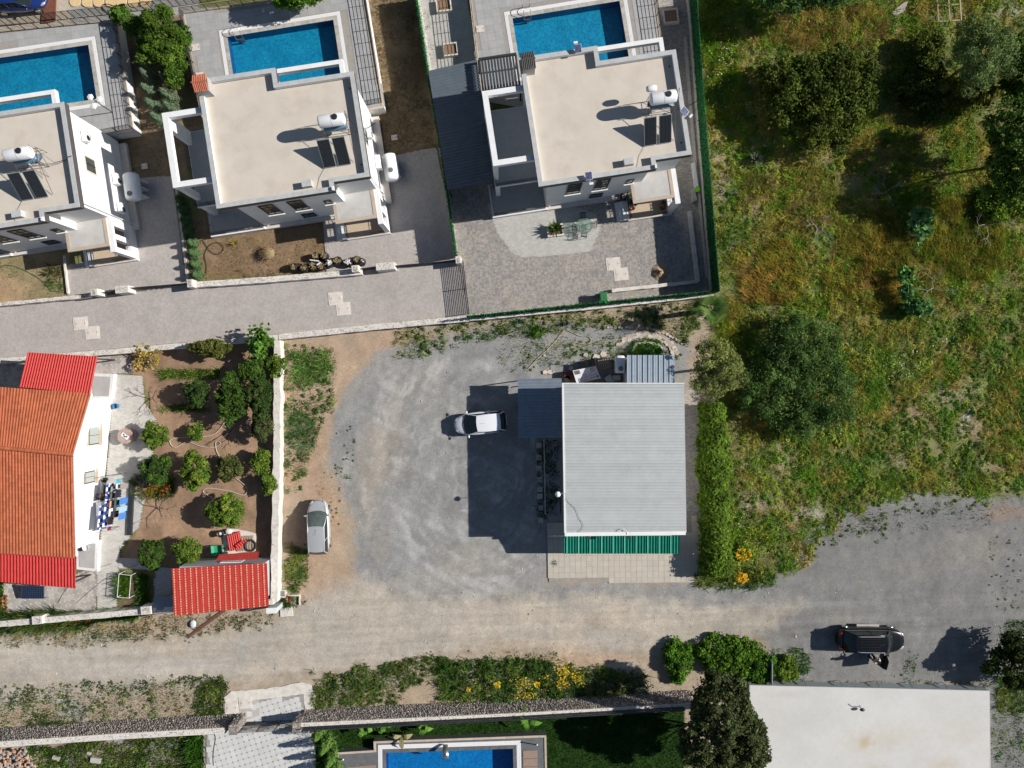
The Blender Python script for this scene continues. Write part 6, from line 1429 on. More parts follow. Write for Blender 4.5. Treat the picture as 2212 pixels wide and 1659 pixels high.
for i, (X, Y, m_, lb) in enumerate(BG):
    px, py = z5(X, Y); c = P(px, py, .5); r_ = random.uniform(.30, .35); t = thing('rubbish_bag', lb, 'rubbish bag', (c.x, c.y, .02), random.uniform(0, 6), 'black rubbish bags by the wall')
    n_ = 18; prof = [(0, 0), (r_ * .8, .0), (r_ * 1.05, .15), (r_ * 1.1, .35), (r_ * .95, .52), (r_ * .8, .60)] + ([(r_ * .7, .52), (0, .50)] if m_ else [(r_ * .4, .66), (0, .70)])
    mb = MB().lathe(prof, n_); mb.v = [(x * (1 + random.uniform(-.09, .09)), y * (1 + random.uniform(-.09, .09)), z + random.uniform(-.02, .02)) for x, y, z in mb.v]; mb.build('bag', BAG, t, True)
    if m_:
        mb = MB()
        for k in range(26): a = random.uniform(0, 6.28); q = random.uniform(0, r_ * .72); mb.box((q * math.cos(a), q * math.sin(a), .55 + random.uniform(0, .12)), (random.uniform(.1, .3), random.uniform(.02, .1), .02), rz=random.uniform(0, 3), rx=random.uniform(-.5, .5), ry=random.uniform(-.5, .5))
        tag(mb.build('contents', m_, t, True), kind='stuff')
for (a, b, d, lb) in (((1378, 598), (1465, 610), .06, 'long white foam bar lying on the rubbish bags'), ((1445, 648), (1480, 622), .07, 'short white foam bar lying on the rubbish bags')):
    p, q = P(*z5(*a), .75), P(*z5(*b), .75); MB().tube([p, q], d, 4).solo('foam_bar', FOAM, lb, 'foam bar')
MB().ell(tuple(P(*z5(970, 535), .25)), (.55, .5, .35), 10, 6).solo('stick_pile_core', HAY, 'low mound inside the dried shrub of the middle villa garden', 'mound')
mb = MB(); c = P(*z5(975, 535), 0)
for k in range(420):
    a = random.uniform(0, 6.28); e = random.uniform(.2, 1.5); l = random.uniform(.5, .95); p = Vector((c.x + random.uniform(-.2, .2), c.y + random.uniform(-.2, .2), 0)); d = Vector((math.cos(a) * math.cos(e), math.sin(a) * math.cos(e), math.sin(e))); mb.tube([p, p + d * l], [.012, .004], 3, False)
mb.solo('dried_shrub', mat('dry_stick', (.26, .15, .085), (.36, .24, .13), 9, .9), 'round dried brown shrub in the middle villa garden', 'shrub')
def hose(label, pts, r_, m, name='garden_hose', z=.05, cat='hose'): return wire(name, label, pts, z, r_, m, cat)
HB = mat('hose_black', (.02, .022, .022)); HW = mat('hose_white', (.66, .60, .52)); HY = mat('hose_yellow', (.52, .44, .20)); HG = mat('hose_green', (.02, .14, .07))
hose('black hose with one loop at the left of the middle villa garden', [z5(*p) for p in [(330, 400), (375, 460), (410, 510), (470, 545), (530, 515), (540, 470), (490, 430), (430, 440), (380, 490), (360, 560), (380, 650), (370, 730), (335, 770)]], .022, HB)
hose('white hose winding between the orchard trees, upper one', [T4(0, 2, *p) for p in [(1950, 310), (1890, 400), (1790, 450), (1500, 470), (1475, 520), (1520, 545), (1620, 500), (1740, 540), (1850, 545), (1900, 520), (1895, 500), (1865, 500), (1870, 570), (1900, 635)]], .022, HW)
hose('white hose winding round the lower orchard trees', [T4(0, 2, *p) for p in [(2040, 815), (2110, 870), (2135, 920), (2100, 960), (1980, 925), (1800, 900), (1755, 930), (1800, 965), (1840, 1000), (1800, 1090), (1830, 1130)]], .022, HW)
hose('green hose in the left villa garden', [T4(0, 1, *p) for p in [(0, 640), (100, 635), (220, 680), (330, 740), (400, 800), (440, 850), (520, 860)]], .018, HG)
hose('black hose on the paved entrance drive', [T4(0, 3, *p) for p in [(1840, 1330), (1862, 1400), (1850, 1480), (1842, 1560), (1845, 1640)]], .02, HB)
hose('coiled black hose over the yellow slabs at the top', [T4(0, 0, *p) for p in [(1000, 160), (930, 110), (890, 80), (890, 40), (950, 40), (1010, 70)]], .03, HB)
hose('black hose loops right of the yellow slabs at the top', [T4(0, 0, *p) for p in [(1330, 30), (1300, 10), (1260, 40), (1200, 50), (1215, 15), (1270, 20), (1320, 50)]], .02, HB)
z2 = Zc(2080, 1180, 3.456)
hose('yellow hose lying across the gravel behind the workshop, left part', [z2(*p) for p in [(0, 940), (130, 800), (300, 640), (400, 530), (470, 430), (530, 412)]], .022, HY)
hose('yellow hose looping over the gravel behind the workshop, right part', [z2(*p) for p in [(530, 412), (570, 430), (650, 470), (720, 495), (800, 497), (850, 530), (850, 570), (800, 605), (720, 600), (650, 585), (590, 610), (590, 650), (650, 672), (750, 650), (900, 600), (1100, 555), (1290, 535)]], .022, HY)
wire('overhead_cable', 'black cable sagging over the lower patio to the orchard tree', [T4(0, 3, 650, 240), T4(0, 3, 800, 110), T4(0, 3, 940, 5), (300, 1218)], [1.4, 2.0, 2.2, 2.0], .02, BLACK)
# stones along the beds behind the workshop
PSTONE = mat('pale_stone', (.58, .50, .42), (.46, .40, .34), 4, .9, rnd=.25)
def stone_row(label, pts, n, sz, name='stone_edging', m=PSTONE, jit=.05, z=.04, flat=.6):
    P_ = [Vector(P(a, b, 0)[:2]) for a, b in pts]; seg = [(P_[i + 1] - P_[i]).length for i in range(len(P_) - 1)]; tot = sum(seg)
    t = thing(name, label, 'stone edging', (P_[0].x, P_[0].y, 0))
    for k in range(n):
        s = tot * (k + .5) / n; i = 0
        while s > seg[i] and i < len(seg) - 1: s -= seg[i]; i += 1
        q = P_[i].lerp(P_[i + 1], s / seg[i]); dr_ = P_[i + 1] - P_[i]; nn_ = 7; a0 = math.atan2(dr_.y, dr_.x); r1 = sz * random.uniform(.75, 1.2); r2 = r1 * random.uniform(.6, .9)
        q += Vector((random.uniform(-jit, jit), random.uniform(-jit, jit)))
        pts_ = [(q.x + r1 * math.cos(j * 2 * math.pi / nn_) * math.cos(a0) - r2 * math.sin(j * 2 * math.pi / nn_) * math.sin(a0) + random.uniform(-.02, .02), q.y + r1 * math.cos(j * 2 * math.pi / nn_) * math.sin(a0) + r2 * math.sin(j * 2 * math.pi / nn_) * math.cos(a0)) for j in range(nn_)]
        MB().prism(pts_, -.05, z + random.uniform(0, sz * flat * .3)).build('stone', m, t)
stone_row('curved outer row of pale stones behind the workshop', [z2(*p) for p in [(1020, 358), (1160, 378), (1300, 380), (1640, 385), (1720, 420), (1860, 465), (1960, 510), (2020, 545), (2110, 605)]], 24, .13)
stone_row('inner half ring of pale stones round the green bed', [z2(*p) for p in [(1410, 720), (1430, 660), (1460, 610), (1500, 590), (1560, 580), (1640, 580), (1720, 600), (1800, 630), (1835, 690)]], 22, .12, z=.12)
stone_row('curved crazy-paved path behind the small annex, outer line', [z2(*p) for p in [(1290, 535), (1370, 505), (1440, 478), (1540, 458), (1640, 462), (1740, 485), (1850, 530), (1940, 590), (2000, 660), (2030, 740)]], 22, .22, name='stone_path')
stone_row('curved crazy-paved path behind the small annex, inner line', [z2(*p) for p in [(1205, 625), (1290, 580), (1370, 545), (1440, 515), (1540, 500), (1640, 500), (1740, 520), (1830, 565), (1910, 625), (1960, 700), (1985, 770)]], 22, .20, name='stone_path')
for i, (X, Y, s, lb) in enumerate([(785, 750, .22, 'pale diamond-shaped slab left of the pallet'), (930, 775, .33, 'broken white slab touching the pallet'), (1018, 742, .28, 'white tilted slab right above the pallet'), (797, 862, .2, 'small pale slab above the signboard'), (230, 985, .22, 'left of two pale slabs beside the lean-to corner'), (303, 987, .24, 'right of two pale slabs beside the lean-to corner'), (585, 940, .25, 'pale slab at the left end of the signboard'), (225, 758, .13, 'small white stone crossed by the yellow hose')]):
    px, py = z2(X, Y); c = P(px, py, 0); n_ = 5; MB().prism([(c.x + s * random.uniform(.8, 1.2) * math.cos(k * 1.257 + i), c.y + s * random.uniform(.7, 1) * math.sin(k * 1.257 + i)) for k in range(n_)], -.03, .07).solo('loose_slab', PSTONE, lb, 'slab')
# pallets, signboard, plastic chair, crate
WOODP = mat('pallet_wood', (.40, .31, .22), (.30, .23, .16), 7, .85, rnd=.2)
def pallet(px, py, z, rz, label, tilt=0, L_=1.2, w_=.95, n=7):
    c = P(px, py, z); t = thing('pallet', label, 'pallet', (c.x, c.y, z), rz); t.rotation_euler = (tilt, 0, rz)
    for k in range(n): MB().box((-L_ / 2 + .06 + k * (L_ - .12) / (n - 1), 0, .12), (.09, w_, .022)).build('board', WOODP, t, True)
    for y in (-w_ / 2 + .05, 0, w_ / 2 - .05): MB().box((0, y, .06), (L_, .09, .09)).build('bearer', WOODP, t, True)
pallet(*z2(1012, 862), .45, R(14), 'wooden pallet leaning behind the signboard, left of the white tank', R(18)); pallet(*z2(820, 912), .05, R(5), 'grey pallet half hidden behind the signboard'); pallet(*z2(860, 1110), .03, R(4), 'pallet under the lower edge of the signboard')
pallet(2048, 12, .1, R(4), 'weathered pallet in the wild field at the top edge', 0, 1.9, 2.6, 3)
MB().prism(W([(1924, 28), (1949, 8), (1962, 2), (1953, 24), (1935, 34)], .1), .0, .12).solo('board', mat('grey_board', (.40, .34, .31), (.32, .27, .25), 4, .9), 'grey board lying in the wild field near the top edge', 'board')
z1 = Zc(2150, 1380, 4.096)
sp4 = [Vector(P(*z1(*q), h)) for q, h in (((430, 325), 1.0), ((800, 250), 1.0), ((885, 450), .75), ((493, 530), .75))]
sb = thing('shop_signboard', 'white shop signboard with red and blue lettering lying face up behind the workshop', 'signboard', tuple(sp4[3]))
mb = MB(); mb.loft([p - Vector((0, 0, .04)) for p in sp4], sp4); mb.build('board', mat('sign_white', (.72, .74, .76), (.64, .67, .70), 3, .4), sb)
ex = (sp4[3] - sp4[2]).normalized(); ey = (sp4[1] - sp4[2]).normalized(); ey = (ey - ex * ey.dot(ex)).normalized(); ez = ex.cross(ey)   # the writing is upside down: it reads with its top at the lower edge
wid = (sp4[3] - sp4[2]).length; hei = (sp4[1] - sp4[2]).length
exx = -ex if False else ex; up_ = -ey
RR = (sp4[3] - sp4[2]).normalized()
def sgn(s, u, v, size, m):
    """u along the writing direction (0..1), v from its top edge (0..1)"""
    o = sp4[2].lerp(sp4[3], u) .lerp(sp4[1].lerp(sp4[0], u), v); X = RR; Y = (sp4[2] - sp4[1]).normalized(); Z = X.cross(Y).normalized()
    if Z.z < 0: Z = -Z
    M = Matrix((( X.x, Y.x, Z.x, o.x - sb.location.x + Z.x * .01), (X.y, Y.y, Z.y, o.y - sb.location.y + Z.y * .01), (X.z, Y.z, Z.z, o.z - sb.location.z + Z.z * .01), (0, 0, 0, 1)))
    return text_mesh(s, size, m, sb, M)
SR, SB_ = mat('sign_red', (.62, .03, .05)), mat('sign_blue', (.02, .07, .38))
hn = hei
sgn('GUNEYHAN', .42, .17, .235, SR); sgn('A.Ş', .83, .15, .2, SB_); sgn('▲', .08, .2, .25, SB_); sgn('YEARÜF VE PET SHOP', .46, .36, .165, SB_); sgn('( 0     65 02', .48, .53, .15, SR)
sgn('• LABAN', .17, .66, .11, SR); sgn('• TOHUM', .17, .78, .11, SR); sgn('• GÜBRE', .17, .90, .11, SR)
o = sp4[2].lerp(sp4[3], .84).lerp(sp4[1].lerp(sp4[0], .84), .80); X = RR; Y = (sp4[2] - sp4[1]).normalized()
MB().add([o - X * .22 - Y * .16 + Vector((0, 0, .012)), o + X * .22 - Y * .16 + Vector((0, 0, .012)), o + X * .22 + Y * .16 + Vector((0, 0, .012)), o - X * .22 + Y * .16 + Vector((0, 0, .012))], [(0, 1, 2, 3)]).build('printed_picture', mat('print_dark', (.04, .09, .10), (.30, .16, .12), 7, .5), sb)
for p in (sp4[0], sp4[1]): MB().tube([p - Vector((0, 0, .05)), (p.x, p.y, 0)], .025, 4).build('leg', BLACK, sb)
def plastic_chair(px, py, rz, label):
    c = P(px, py, .45); t = thing('plastic_chair', label, 'chair', (c.x, c.y, 0), rz); m = mat('old_white_plastic', (.60, .62, .62), (.50, .52, .52), 5, .5)
    MB().box((0, 0, .42), (.46, .46, .03)).build('seat', m, t, True, bevel=.02)
    MB().loft([(-.22, .2, .43), (.22, .2, .43), (.22, .23, .43), (-.22, .23, .43)], [(-.18, .32, .86), (.18, .32, .86), (.18, .35, .86), (-.18, .35, .86)]).build('backrest', m, t, True)
    for s in (-.24, .24):
        MB().tube([(s, -.2, .42), (s * 1.1, -.22, .64), (s * 1.1, .0, .68), (s, .25, .66)], .028, 6).build('armrest', m, t, True, smooth=True)
        for y in (-.22, .22): MB().tube([(s, y, 0), (s * .9, y * .9, .42)], .025, 5).build('leg', m, t, True)
plastic_chair(*z1(1010, 455), R(215), 'white plastic armchair behind the workshop'); MB().box(tuple(P(*z1(1140, 440), .25)), (.55, .42, .4), rz=.1).solo('crate', mat('old_white_plastic', (.6, .62, .62)), 'pale plastic crate beside the plastic armchair', 'crate', bevel=.03)
wf = thing('wire_frame', 'bent black metal frame standing behind the signboard', 'frame', P(*z1(380, 230), 0)); MB().tube([P(*z1(330, 235), 0), P(*z1(380, 175), .9), P(*z1(425, 310), 1.0)], .025, 5).build('leg', BLACK, wf); MB().tube([P(*z1(380, 235), .6), P(*z1(700, 180), .5), P(*z1(1060, 115), .4)], .02, 5).build('bar', BLACK, wf)
MB().box(tuple(P(*z1(380, 400), .3)), (.9, .55, .5), rz=-.1).solo('red_box', mat('dull_red', (.14, .03, .025), (.1, .02, .02), 4, .6), 'dull red box in the shade left of the signboard', 'box', bevel=.03)
MB().cyl(tuple(P(*z1(340, 460), .3)), .26, .5, 18).solo('bucket', BLACK, 'black tub at the corner of the workshop roof', 'tub')
# orchard things
sp = thing('cable_drum_table', 'round brown cable drum used as a table beside the orange roof house', 'table', (P(270, 942, .75).x, P(270, 942, .75).y, 0))
DR = mat('drum_wood', (.30, .17, .12), (.50, .42, .38), 10, .9)
MB().cyl((0, 0, .72), .60, .06, 30).build('top', DR, sp, True); MB().cyl((0, 0, .4), .28, .6, 18).build('core', DR, sp, True); MB().cyl((0, 0, .04), .6, .06, 30).build('foot', DR, sp, True)
tr = thing('tray', 'white tray with black squares on the cable drum', 'tray', tuple(P(270, 942, .76)), R(-35)); MB().box((0, 0, .015), (.62, .3, .02)).build('tray_base', PLASTW, tr, True)
for k in range(3): MB().box((-.13 + k * .13, .04 * (-1) ** k, .035), (.11, .1, .02)).build('square', BLACK, tr, True)
bk = thing('bucket', 'blue bucket with a mop handle at the white house wall', 'bucket', (P(250, 877, .2).x, P(250, 877, .2).y, 0)); MB().lathe([(0, .02), (.17, 0), (.22, .32), (.2, .32), (.15, .04)], 18).build('bucket_body', mat('bucket_blue', (.02, .20, .45)), bk, True, smooth=True); MB().tube([(0, 0, .1), (-.35, .1, 1.2)], .015, 5).build('mop_handle', STEEL, bk, True)
# clothes rack
zl = Zc(340, 1860, 6.64); n0, n1_, s0, s1 = P(*zl(340, 150), 1.8), P(*zl(1000, 40), 1.8), P(*zl(180, 1590), 1.8), P(*zl(900, 1470), 1.8)
ra = thing('clothes_line', 'clothes rack of parallel lines between two cross bars beside the house', 'clothes rack', ((n0.x + s1.x) / 2, (n0.y + s1.y) / 2, 0))
for a, b in ((n0, n1_), (s0, s1)):
    MB().tube([a, b], .025, 5).build('cross_bar', STEEL, ra); m_ = a.lerp(b, .5); MB().tube([(m_.x, m_.y, 0), m_], .035, 6).build('post', STEEL, ra)
LN = []
for k in range(5):
    a, b = n0.lerp(n1_, .12 + k * .19), s0.lerp(s1, .12 + k * .19); LN.append((a, b)); MB().tube([a, b], .005, 3).build('line', STEEL, ra)
def checkm():
    m = bpy.data.materials.new('blue_check'); m.use_nodes = True; t = m.node_tree; N = t.nodes; L = t.links; b = N['Principled BSDF']; b.inputs['Roughness'].default_value = .9
    g_ = N.new('ShaderNodeNewGeometry'); ck = N.new('ShaderNodeTexChecker'); ck.inputs['Scale'].default_value = 3.3; ck.inputs[1].default_value = (.02, .07, .35, 1); ck.inputs[2].default_value = (.75, .78, .85, 1)
    L.new(g_.outputs['Position'], ck.inputs['Vector']); L.new(ck.outputs['Color'], b.inputs['Base Color']); return m
CHK = checkm(); CL = lambda n, c_: mat('cloth_' + n, c_, tuple(x * .85 for x in c_), 5, .9)
CLO = [(0, .52, .96, 1.1, CHK, 'blue checked sheet on the left line, lower half'), (1, .14, .44, 1.0, CHK, 'blue checked sheet on the second line, upper part'), (1, .46, .93, 1.1, CHK, 'blue checked sheet on the second line, lower part'),
       (2, .2, .30, .7, CL('grey', (.25, .26, .24)), 'grey shirt on the middle line, highest piece'), (2, .32, .42, .7, CL('olive', (.10, .11, .09)), 'dark olive shirt on the middle line'), (2, .46, .58, .8, CL('salmon', (.62, .30, .20)), 'salmon pink towel on the middle line'), (2, .60, .74, .7, CL('white', (.75, .75, .75)), 'white shirt on the middle line'), (2, .77, .9, .6, CL('black', (.01, .01, .012)), 'black trousers on the middle line'), (2, .93, .99, .4, CL('wine', (.20, .01, .025)), 'wine red cloth at the bottom end of the rack'),
       (3, .07, .15, .5, CL('turquoise', (.05, .35, .45)), 'turquoise cloth at the top end of the rack'), (3, .16, .25, .5, CL('pale', (.65, .68, .72)), 'pale patterned cloth below the turquoise one'), (3, .27, .42, .7, CL('navy', (.012, .015, .04)), 'navy cloth on the fourth line'), (3, .46, .6, .7, CL('teal', (.03, .10, .12)), 'dark teal cloth on the fourth line'), (3, .66, .78, .6, CL('black', (.01, .01, .012)), 'black cloth on the fourth line'),
       (4, .18, .28, .9, CL('taupe', (.28, .25, .24)), 'taupe trousers on the right line'), (4, .44, .56, 1.0, CL('denim', (.06, .20, .55)), 'blue jeans on the right line, upper pair'), (4, .60, .70, 1.0, CL('sky', (.30, .48, .75)), 'light blue jeans on the right line'), (4, .72, .84, .9, CL('denim', (.06, .20, .55)), 'blue jeans on the right line, lower pair')]
for ln, t0, t1, dr_, m_, lb in CLO:
    a, b = LN[ln]; nu, nv = 12, 6; V = []; L_ = (b - a).length * (t1 - t0)
    for j in range(nv):
        for i in range(nu):
            p = a.lerp(b, t0 + (t1 - t0) * i / (nu - 1)); V.append((p.x + .05 * math.sin(i * 1.7 + j * .4) * (j / nv) + .10 * j / nv, p.y, p.z - dr_ * j / (nv - 1)))
    MB().add(V, [(j * nu + i, j * nu + i + 1, (j + 1) * nu + i + 1, (j + 1) * nu + i) for j in range(nv - 1) for i in range(nu - 1)]).solo('laundry', m_, lb, 'laundry', 'laundry on the clothes rack', smooth=True)
for i, (x0, x1, w_) in enumerate(((281, 276, .09), (284, 279.5, .09), (288, 282.5, .13))):
    MB().tube([P(x0, 1038 + i * 3, .12), P(x1, 1156, .12)], w_, 4).solo('steel_beam', DARK, ['left', 'middle', 'right'][i] + ' of three long dark beams lying beside the clothes rack', 'beam', 'dark beams beside the clothes rack')
MB().box(tuple(P(220, 1098, .45)), (.42, 1.1, .85)).solo('white_cabinet', PLASTW, 'narrow white box standing at the lower left of the clothes rack', 'box', bevel=.02)
# corner by the shed
zs = Zc(800, 2040, 4.147)
t = thing('rubbish_bucket', 'black bucket with pale scraps beside the red sheets', 'bucket', (P(*zs(290, 250), .3).x, P(*zs(290, 250), .3).y, 0)); MB().lathe([(0, .02), (.2, 0), (.27, .5), (.24, .5), (.19, .04)], 20).build('bucket_body', BLACK, t, True, smooth=True); MB().ell((0, 0, .36), (.18, .15, .08), 8, 5).build('scrap', FOAM, t, True)
q4 = [P(*zs(*p), .35) for p in [(385, 290), (575, 225), (630, 500), (430, 545)]]; t = thing('stacked_sheets', 'red roof sheets stacked beside the shed', 'sheet stack', tuple(q4[0]))
ribbed([tuple(q4[3]), tuple(q4[2]), tuple(q4[1]), tuple(q4[0])], .17, .025, 'sheet', REDSH, t, step=.2); mb = MB(); mb.loft([p - Vector((0, 0, .3)) for p in q4], [p - Vector((0, 0, .05)) for p in q4]); mb.build('lower_sheets', mat('dull_red_sheet', (.42, .05, .04)), t)
q4 = [P(*zs(*p), .5) for p in [(520, 450), (680, 330), (722, 370), (560, 500)]]; t = thing('ridge_sheet', 'red ridge piece lying across the stacked red sheets', 'ridge sheet', tuple(q4[0])); ribbed([tuple(q) for q in q4], .19, .03, 'sheet', REDSH, t)
c = P(*zs(770, 445), .12); mb = MB(); mb.tube([(c.x + .42 * math.cos(k * .2618), c.y + .42 * math.sin(k * .2618), .16) for k in range(25)], .08, 8, False); mb.solo('tyre', TYRE, 'black tyre lying on the pallet beside the shed', 'tyre', smooth=True)
pallet(*zs(700, 410), .03, R(2), 'weathered pallet under the tyre beside the shed', 0, 1.3, 1.2, 7)
wbk = thing('wheelbarrow', 'green wheelbarrow tipped beside the shed', 'wheelbarrow', (P(*zs(235, 515), .4).x, P(*zs(235, 515), .4).y, 0), R(5))
MB().loft([(-.3, -.3, .3), (.3, -.3, .3), (.3, .3, .3), (-.3, .3, .3)], [(-.42, -.38, .6), (.42, -.38, .6), (.42, .38, .6), (-.42, .38, .6)], False).build('tray', mat('barrow_green', (.04, .30, .17)), wbk, True); MB().b2(-.32, .32, -.32, .32, .28, .31).build('tray_floor', MATS['barrow_green'], wbk, True)
for s in (-.25, .25): MB().tube([(.5, s * .3, .2), (-.3, s, .3), (-.9, s * 1.2, .5)], .02, 5).build('handle', STEEL, wbk, True)
MB().cyl((.6, 0, .2), .2, .08, 16, 'Y').build('wheel', TYRE, wbk, True)
slab_thing(rough_poly([T4(0, 2, 1960, 1250), T4(0, 2, 2050, 1255), (553, 1152), (552, 1190), (480, 1198), (482, 1160)], 0, .03), -.05, .03, 'concrete_pad', CONCW, 'pale concrete pad under the pallet and red sheets', 'pad')
MB().ell(tuple(P(*zs(420, 220), .3)), (.3, .22, .12), 8, 5).solo('white_sack', FOAM, 'crumpled white sack beside the black bucket', 'sack')
# vine trellis box, meter cabinets, pole, bag, roadside bits
tv = thing('trellis_bed', 'white pipe frame round a low vine bed beside the garden path', 'trellis', P(267, 1264, 0))
fr4 = W([(257, 1240), (283, 1243), (279, 1292), (253, 1290)], .9)
for i in range(4):
    a, b = fr4[i], fr4[(i + 1) % 4]; MB().tube([(*a, .9), (*b, .9)], .02, 5).build('rail', PLASTW, tv); MB().tube([(*a, 0), (*a, .9)], .02, 5).build('post', PLASTW, tv)
zm = Zc(960, 2300, 7.9)
mc = thing('meter_cabinet', 'pale blue-white meter cabinet at the road corner of the whitewashed wall', 'cabinet', (P(*zm(1120, 600), 0).x - .1, P(*zm(1120, 600), 0).y - .05, 0), R(3)); MB().box((0, 0, .8), (.75, .35, 1.6)).build('cabinet_body', mat('cabinet_pale', (.50, .56, .58), (.44, .50, .52), 3, .5), mc, True); MB().box((0, 0, 1.62), (.8, .42, .05)).build('cabinet_roof', PLASTW, mc, True)
mc = thing('meter_pit', 'small concrete box with grey lid beside the whitewashed wall', 'meter box', P(*zm(1195, 300), 0)); MB().box(tuple(P(*zm(1200, 295), .1)), (.62, .6, .3)).build('kerb', CONCW, mc); MB().box(tuple(P(*zm(1185, 295), .27)), (.42, .42, .03)).build('lid', mat('grey_lid2', (.22, .22, .22)), mc)
wall('flower_bed_kerb', 'white kerb round the small flower bed at the road corner', W([zm(1345, 560), zm(1350, 345), zm(1740, 345), zm(1740, 650)], .1), 0, .15, .10, CONCW, cobn=0)
up = thing('utility_pole', 'leaning brown wooden utility pole rising over the road from behind the red roof', 'utility pole', P(507, 1300, 0))
a, b = Vector(P(507, 1300, 0)), Vector(P(406, 1376, 8.0)); MB().tube([a, a.lerp(b, .5), b], [.17, .15, .12], 10).build('pole', mat('pole_wood', (.10, .045, .03), (.07, .03, .022), 6, .8), up)
MB().tube([b + Vector((-.5, .25, -.2)), b + Vector((.35, -.1, -.2))], .03, 5).build('cross_arm', STEEL, up)
for k, (dx_, dy_) in enumerate(((-.45, .2), (-.15, -.25), (.1, -.35))): MB().lathe([(0, .1), (.05, .08), (.07, 0), (.03, -.08)], 10, Matrix.Translation(b + Vector((dx_, dy_, .05)))).build('insulator', STEEL, up)
MB().tube([b + Vector((0, 0, -.4)), Vector(P(600, 1290, .3))], .012, 4).build('stay_wire', STEEL, up); MB().tube([b, Vector(P(-200, 1392, 7.2))], .010, 4).build('line_wire', mat('wire_pale', (.35, .36, .38)), up)
MB().ell(tuple(P(417, 1348, .12)), (.26, .32, .14), 9, 6).solo('white_bag', mat('bag_white', (.62, .66, .72), (.5, .54, .6), 6, .5), 'white plastic bag on the verge below the red roof', 'bag')
bb = thing('advert_board', 'narrow grey board with a round blue sign beside the flat white roof', 'signboard', P(1664, 1452, 0))
ps = [P(1668, 1429, 1.0), P(1668, 1480, 1.0)]; mb = MB(); mb.b2(ps[0].x - .03, ps[0].x + .03, ps[1].y, ps[0].y, .15, 1.05); mb.build('board', mat('board_grey', (.30, .33, .33), (.25, .28, .28), 3, .6), bb)
MB().cyl((ps[0].x - .04, ps[0].y - .5, .62), .38, .02, 24, 'X').build('round_sign', mat('sign_disc', (.02, .10, .25), (.02, .16, .16), 3, .5), bb)
for y in (ps[0].y - .1, ps[1].y + .1): MB().tube([(ps[0].x, y, 0), (ps[0].x, y, 1.1)], .03, 5).build('post', BLACK, bb)
c = P(2199, 1376, .2); MB().loft([(c.x - .35, c.y - .15, 0), (c.x + .4, c.y - .15, 0), (c.x + .4, c.y + .15, 0), (c.x - .35, c.y + .15, 0)], [(c.x - .1, c.y - .12, .3), (c.x + .4, c.y - .12, .25), (c.x + .4, c.y + .12, .25), (c.x - .1, c.y + .12, .3)]).solo('concrete_block', CONCW, 'small wedge-shaped white block at the right edge above the dark tree', 'block')
for x, y, s, lb in ((122, 1637, .28, 'grey block on the ground inside the lower left wall'), (207, 1642, .38, 'pale slab on the ground inside the lower left wall'), (193, 1627, .15, 'small white piece between the two pale blocks')):
    MB().box(tuple(P(x, y, .1)), (s * 2, s, .2), rz=random.uniform(-.6, .6)).solo('loose_block', CONC, lb, 'block')
# heap of rubble stones in the lower left corner
hp = thing('rubble_heap', 'heap of orange and grey rubble in the lower left corner', 'rubble heap', P(30, 1650, 0)); pos = []; dm = []; rt = []
RUB = [mat('rubble_a', (.50, .33, .23), (.38, .24, .16), 3, .9), mat('rubble_b', (.32, .31, .31), (.24, .235, .24), 3, .9)]
rub_me = []
for k in range(6):
    V = IV * RNG.uniform(.6, 1.2, (12, 1)); me = bpy.data.meshes.new('rubble_stone'); me.from_pydata(V.tolist(), [], IF.tolist()); me.materials.append(RUB[0 if k < 4 else 1]); rub_me.append(me)
for k in range(290):
    x = random.uniform(-20, 80); y = random.uniform(1618, 1680); 
    if x + (1690 - y) * .5 > 95: continue
    c = P(x, y, .2); s = random.uniform(.08, .2); pos.append((c.x - hp.location.x, c.y - hp.location.y, random.uniform(0, .5) * min(1, (1690 - y) / 60 + .2))); dm.append((s, s * random.uniform(.6, 1), s * random.uniform(.5, .8))); rt.append(random.uniform(0, 3))
stone_field(np.array(pos), np.array(dm), np.array(rt), hp, rub_me, name='rubble_stone')
# spout of the lower pool, pool lights
sc_ = thing('waterfall_spout', 'steel arched waterfall spout over the bottom pool', 'spout', P(962, 1608, .6)); V = []; 
for i in range(9):
    a = math.pi * .5 * i / 8; y = 1608 + 32 * math.sin(a); z = .6 + .9 * math.sin(a * 1.5 + .25) * .8; w_ = 5 + i * .5
    V += [Vector(P(962 - w_, y, z)), Vector(P(962 + w_, y, z))]
mb = MB().add(V, [(2 * i + 1, 2 * i, 2 * i + 2, 2 * i + 3) for i in range(8)]); o = mb.build('sheet', STEEL, sc_, smooth=True); s_ = o.modifiers.new('th', 'SOLIDIFY'); s_.thickness = .03
for x, y, lb in ((741, 1641, 'small steel light at the left end of the bottom pool deck'), (1160, 1609, 'small steel light at the right end of the bottom pool deck')):
    t = thing('deck_light', lb, 'light', P(x, y, .55)); MB().tube([P(x, y, .58), P(x, y, 1.25)], .04, 6).build('post', BLACK, t); MB().ell(tuple(P(x, y, 1.3)), (.07, .07, .07), 8, 6).build('lamp_head', PLASTW, t, smooth=True)
lp = thing('garden_lamp', 'tall garden lamp with three pale heads at the corner of the left pool', 'lamp', P(206, 222, 1.1)); base = Vector(P(243, 243, 1.1)); MB().tube([base, base + Vector((0, 0, 2.2))], .035, 6).build('post', BLACK, lp)
top = base + Vector((0, 0, 2.2))
for k, (x, y) in enumerate(((-.35, .25), (.3, .1), (-.1, -.4))): MB().tube([top, top + Vector((x * .5, y * .5, .1))], .02, 5).build('arm', BLACK, lp); MB().lathe([(0, .1), (.2, .06), (.26, 0), (.2, -.08), (0, -.1)], 6, Matrix.Translation(top + Vector((x, y, .1)))).build('lamp_shade', PLASTW, lp)
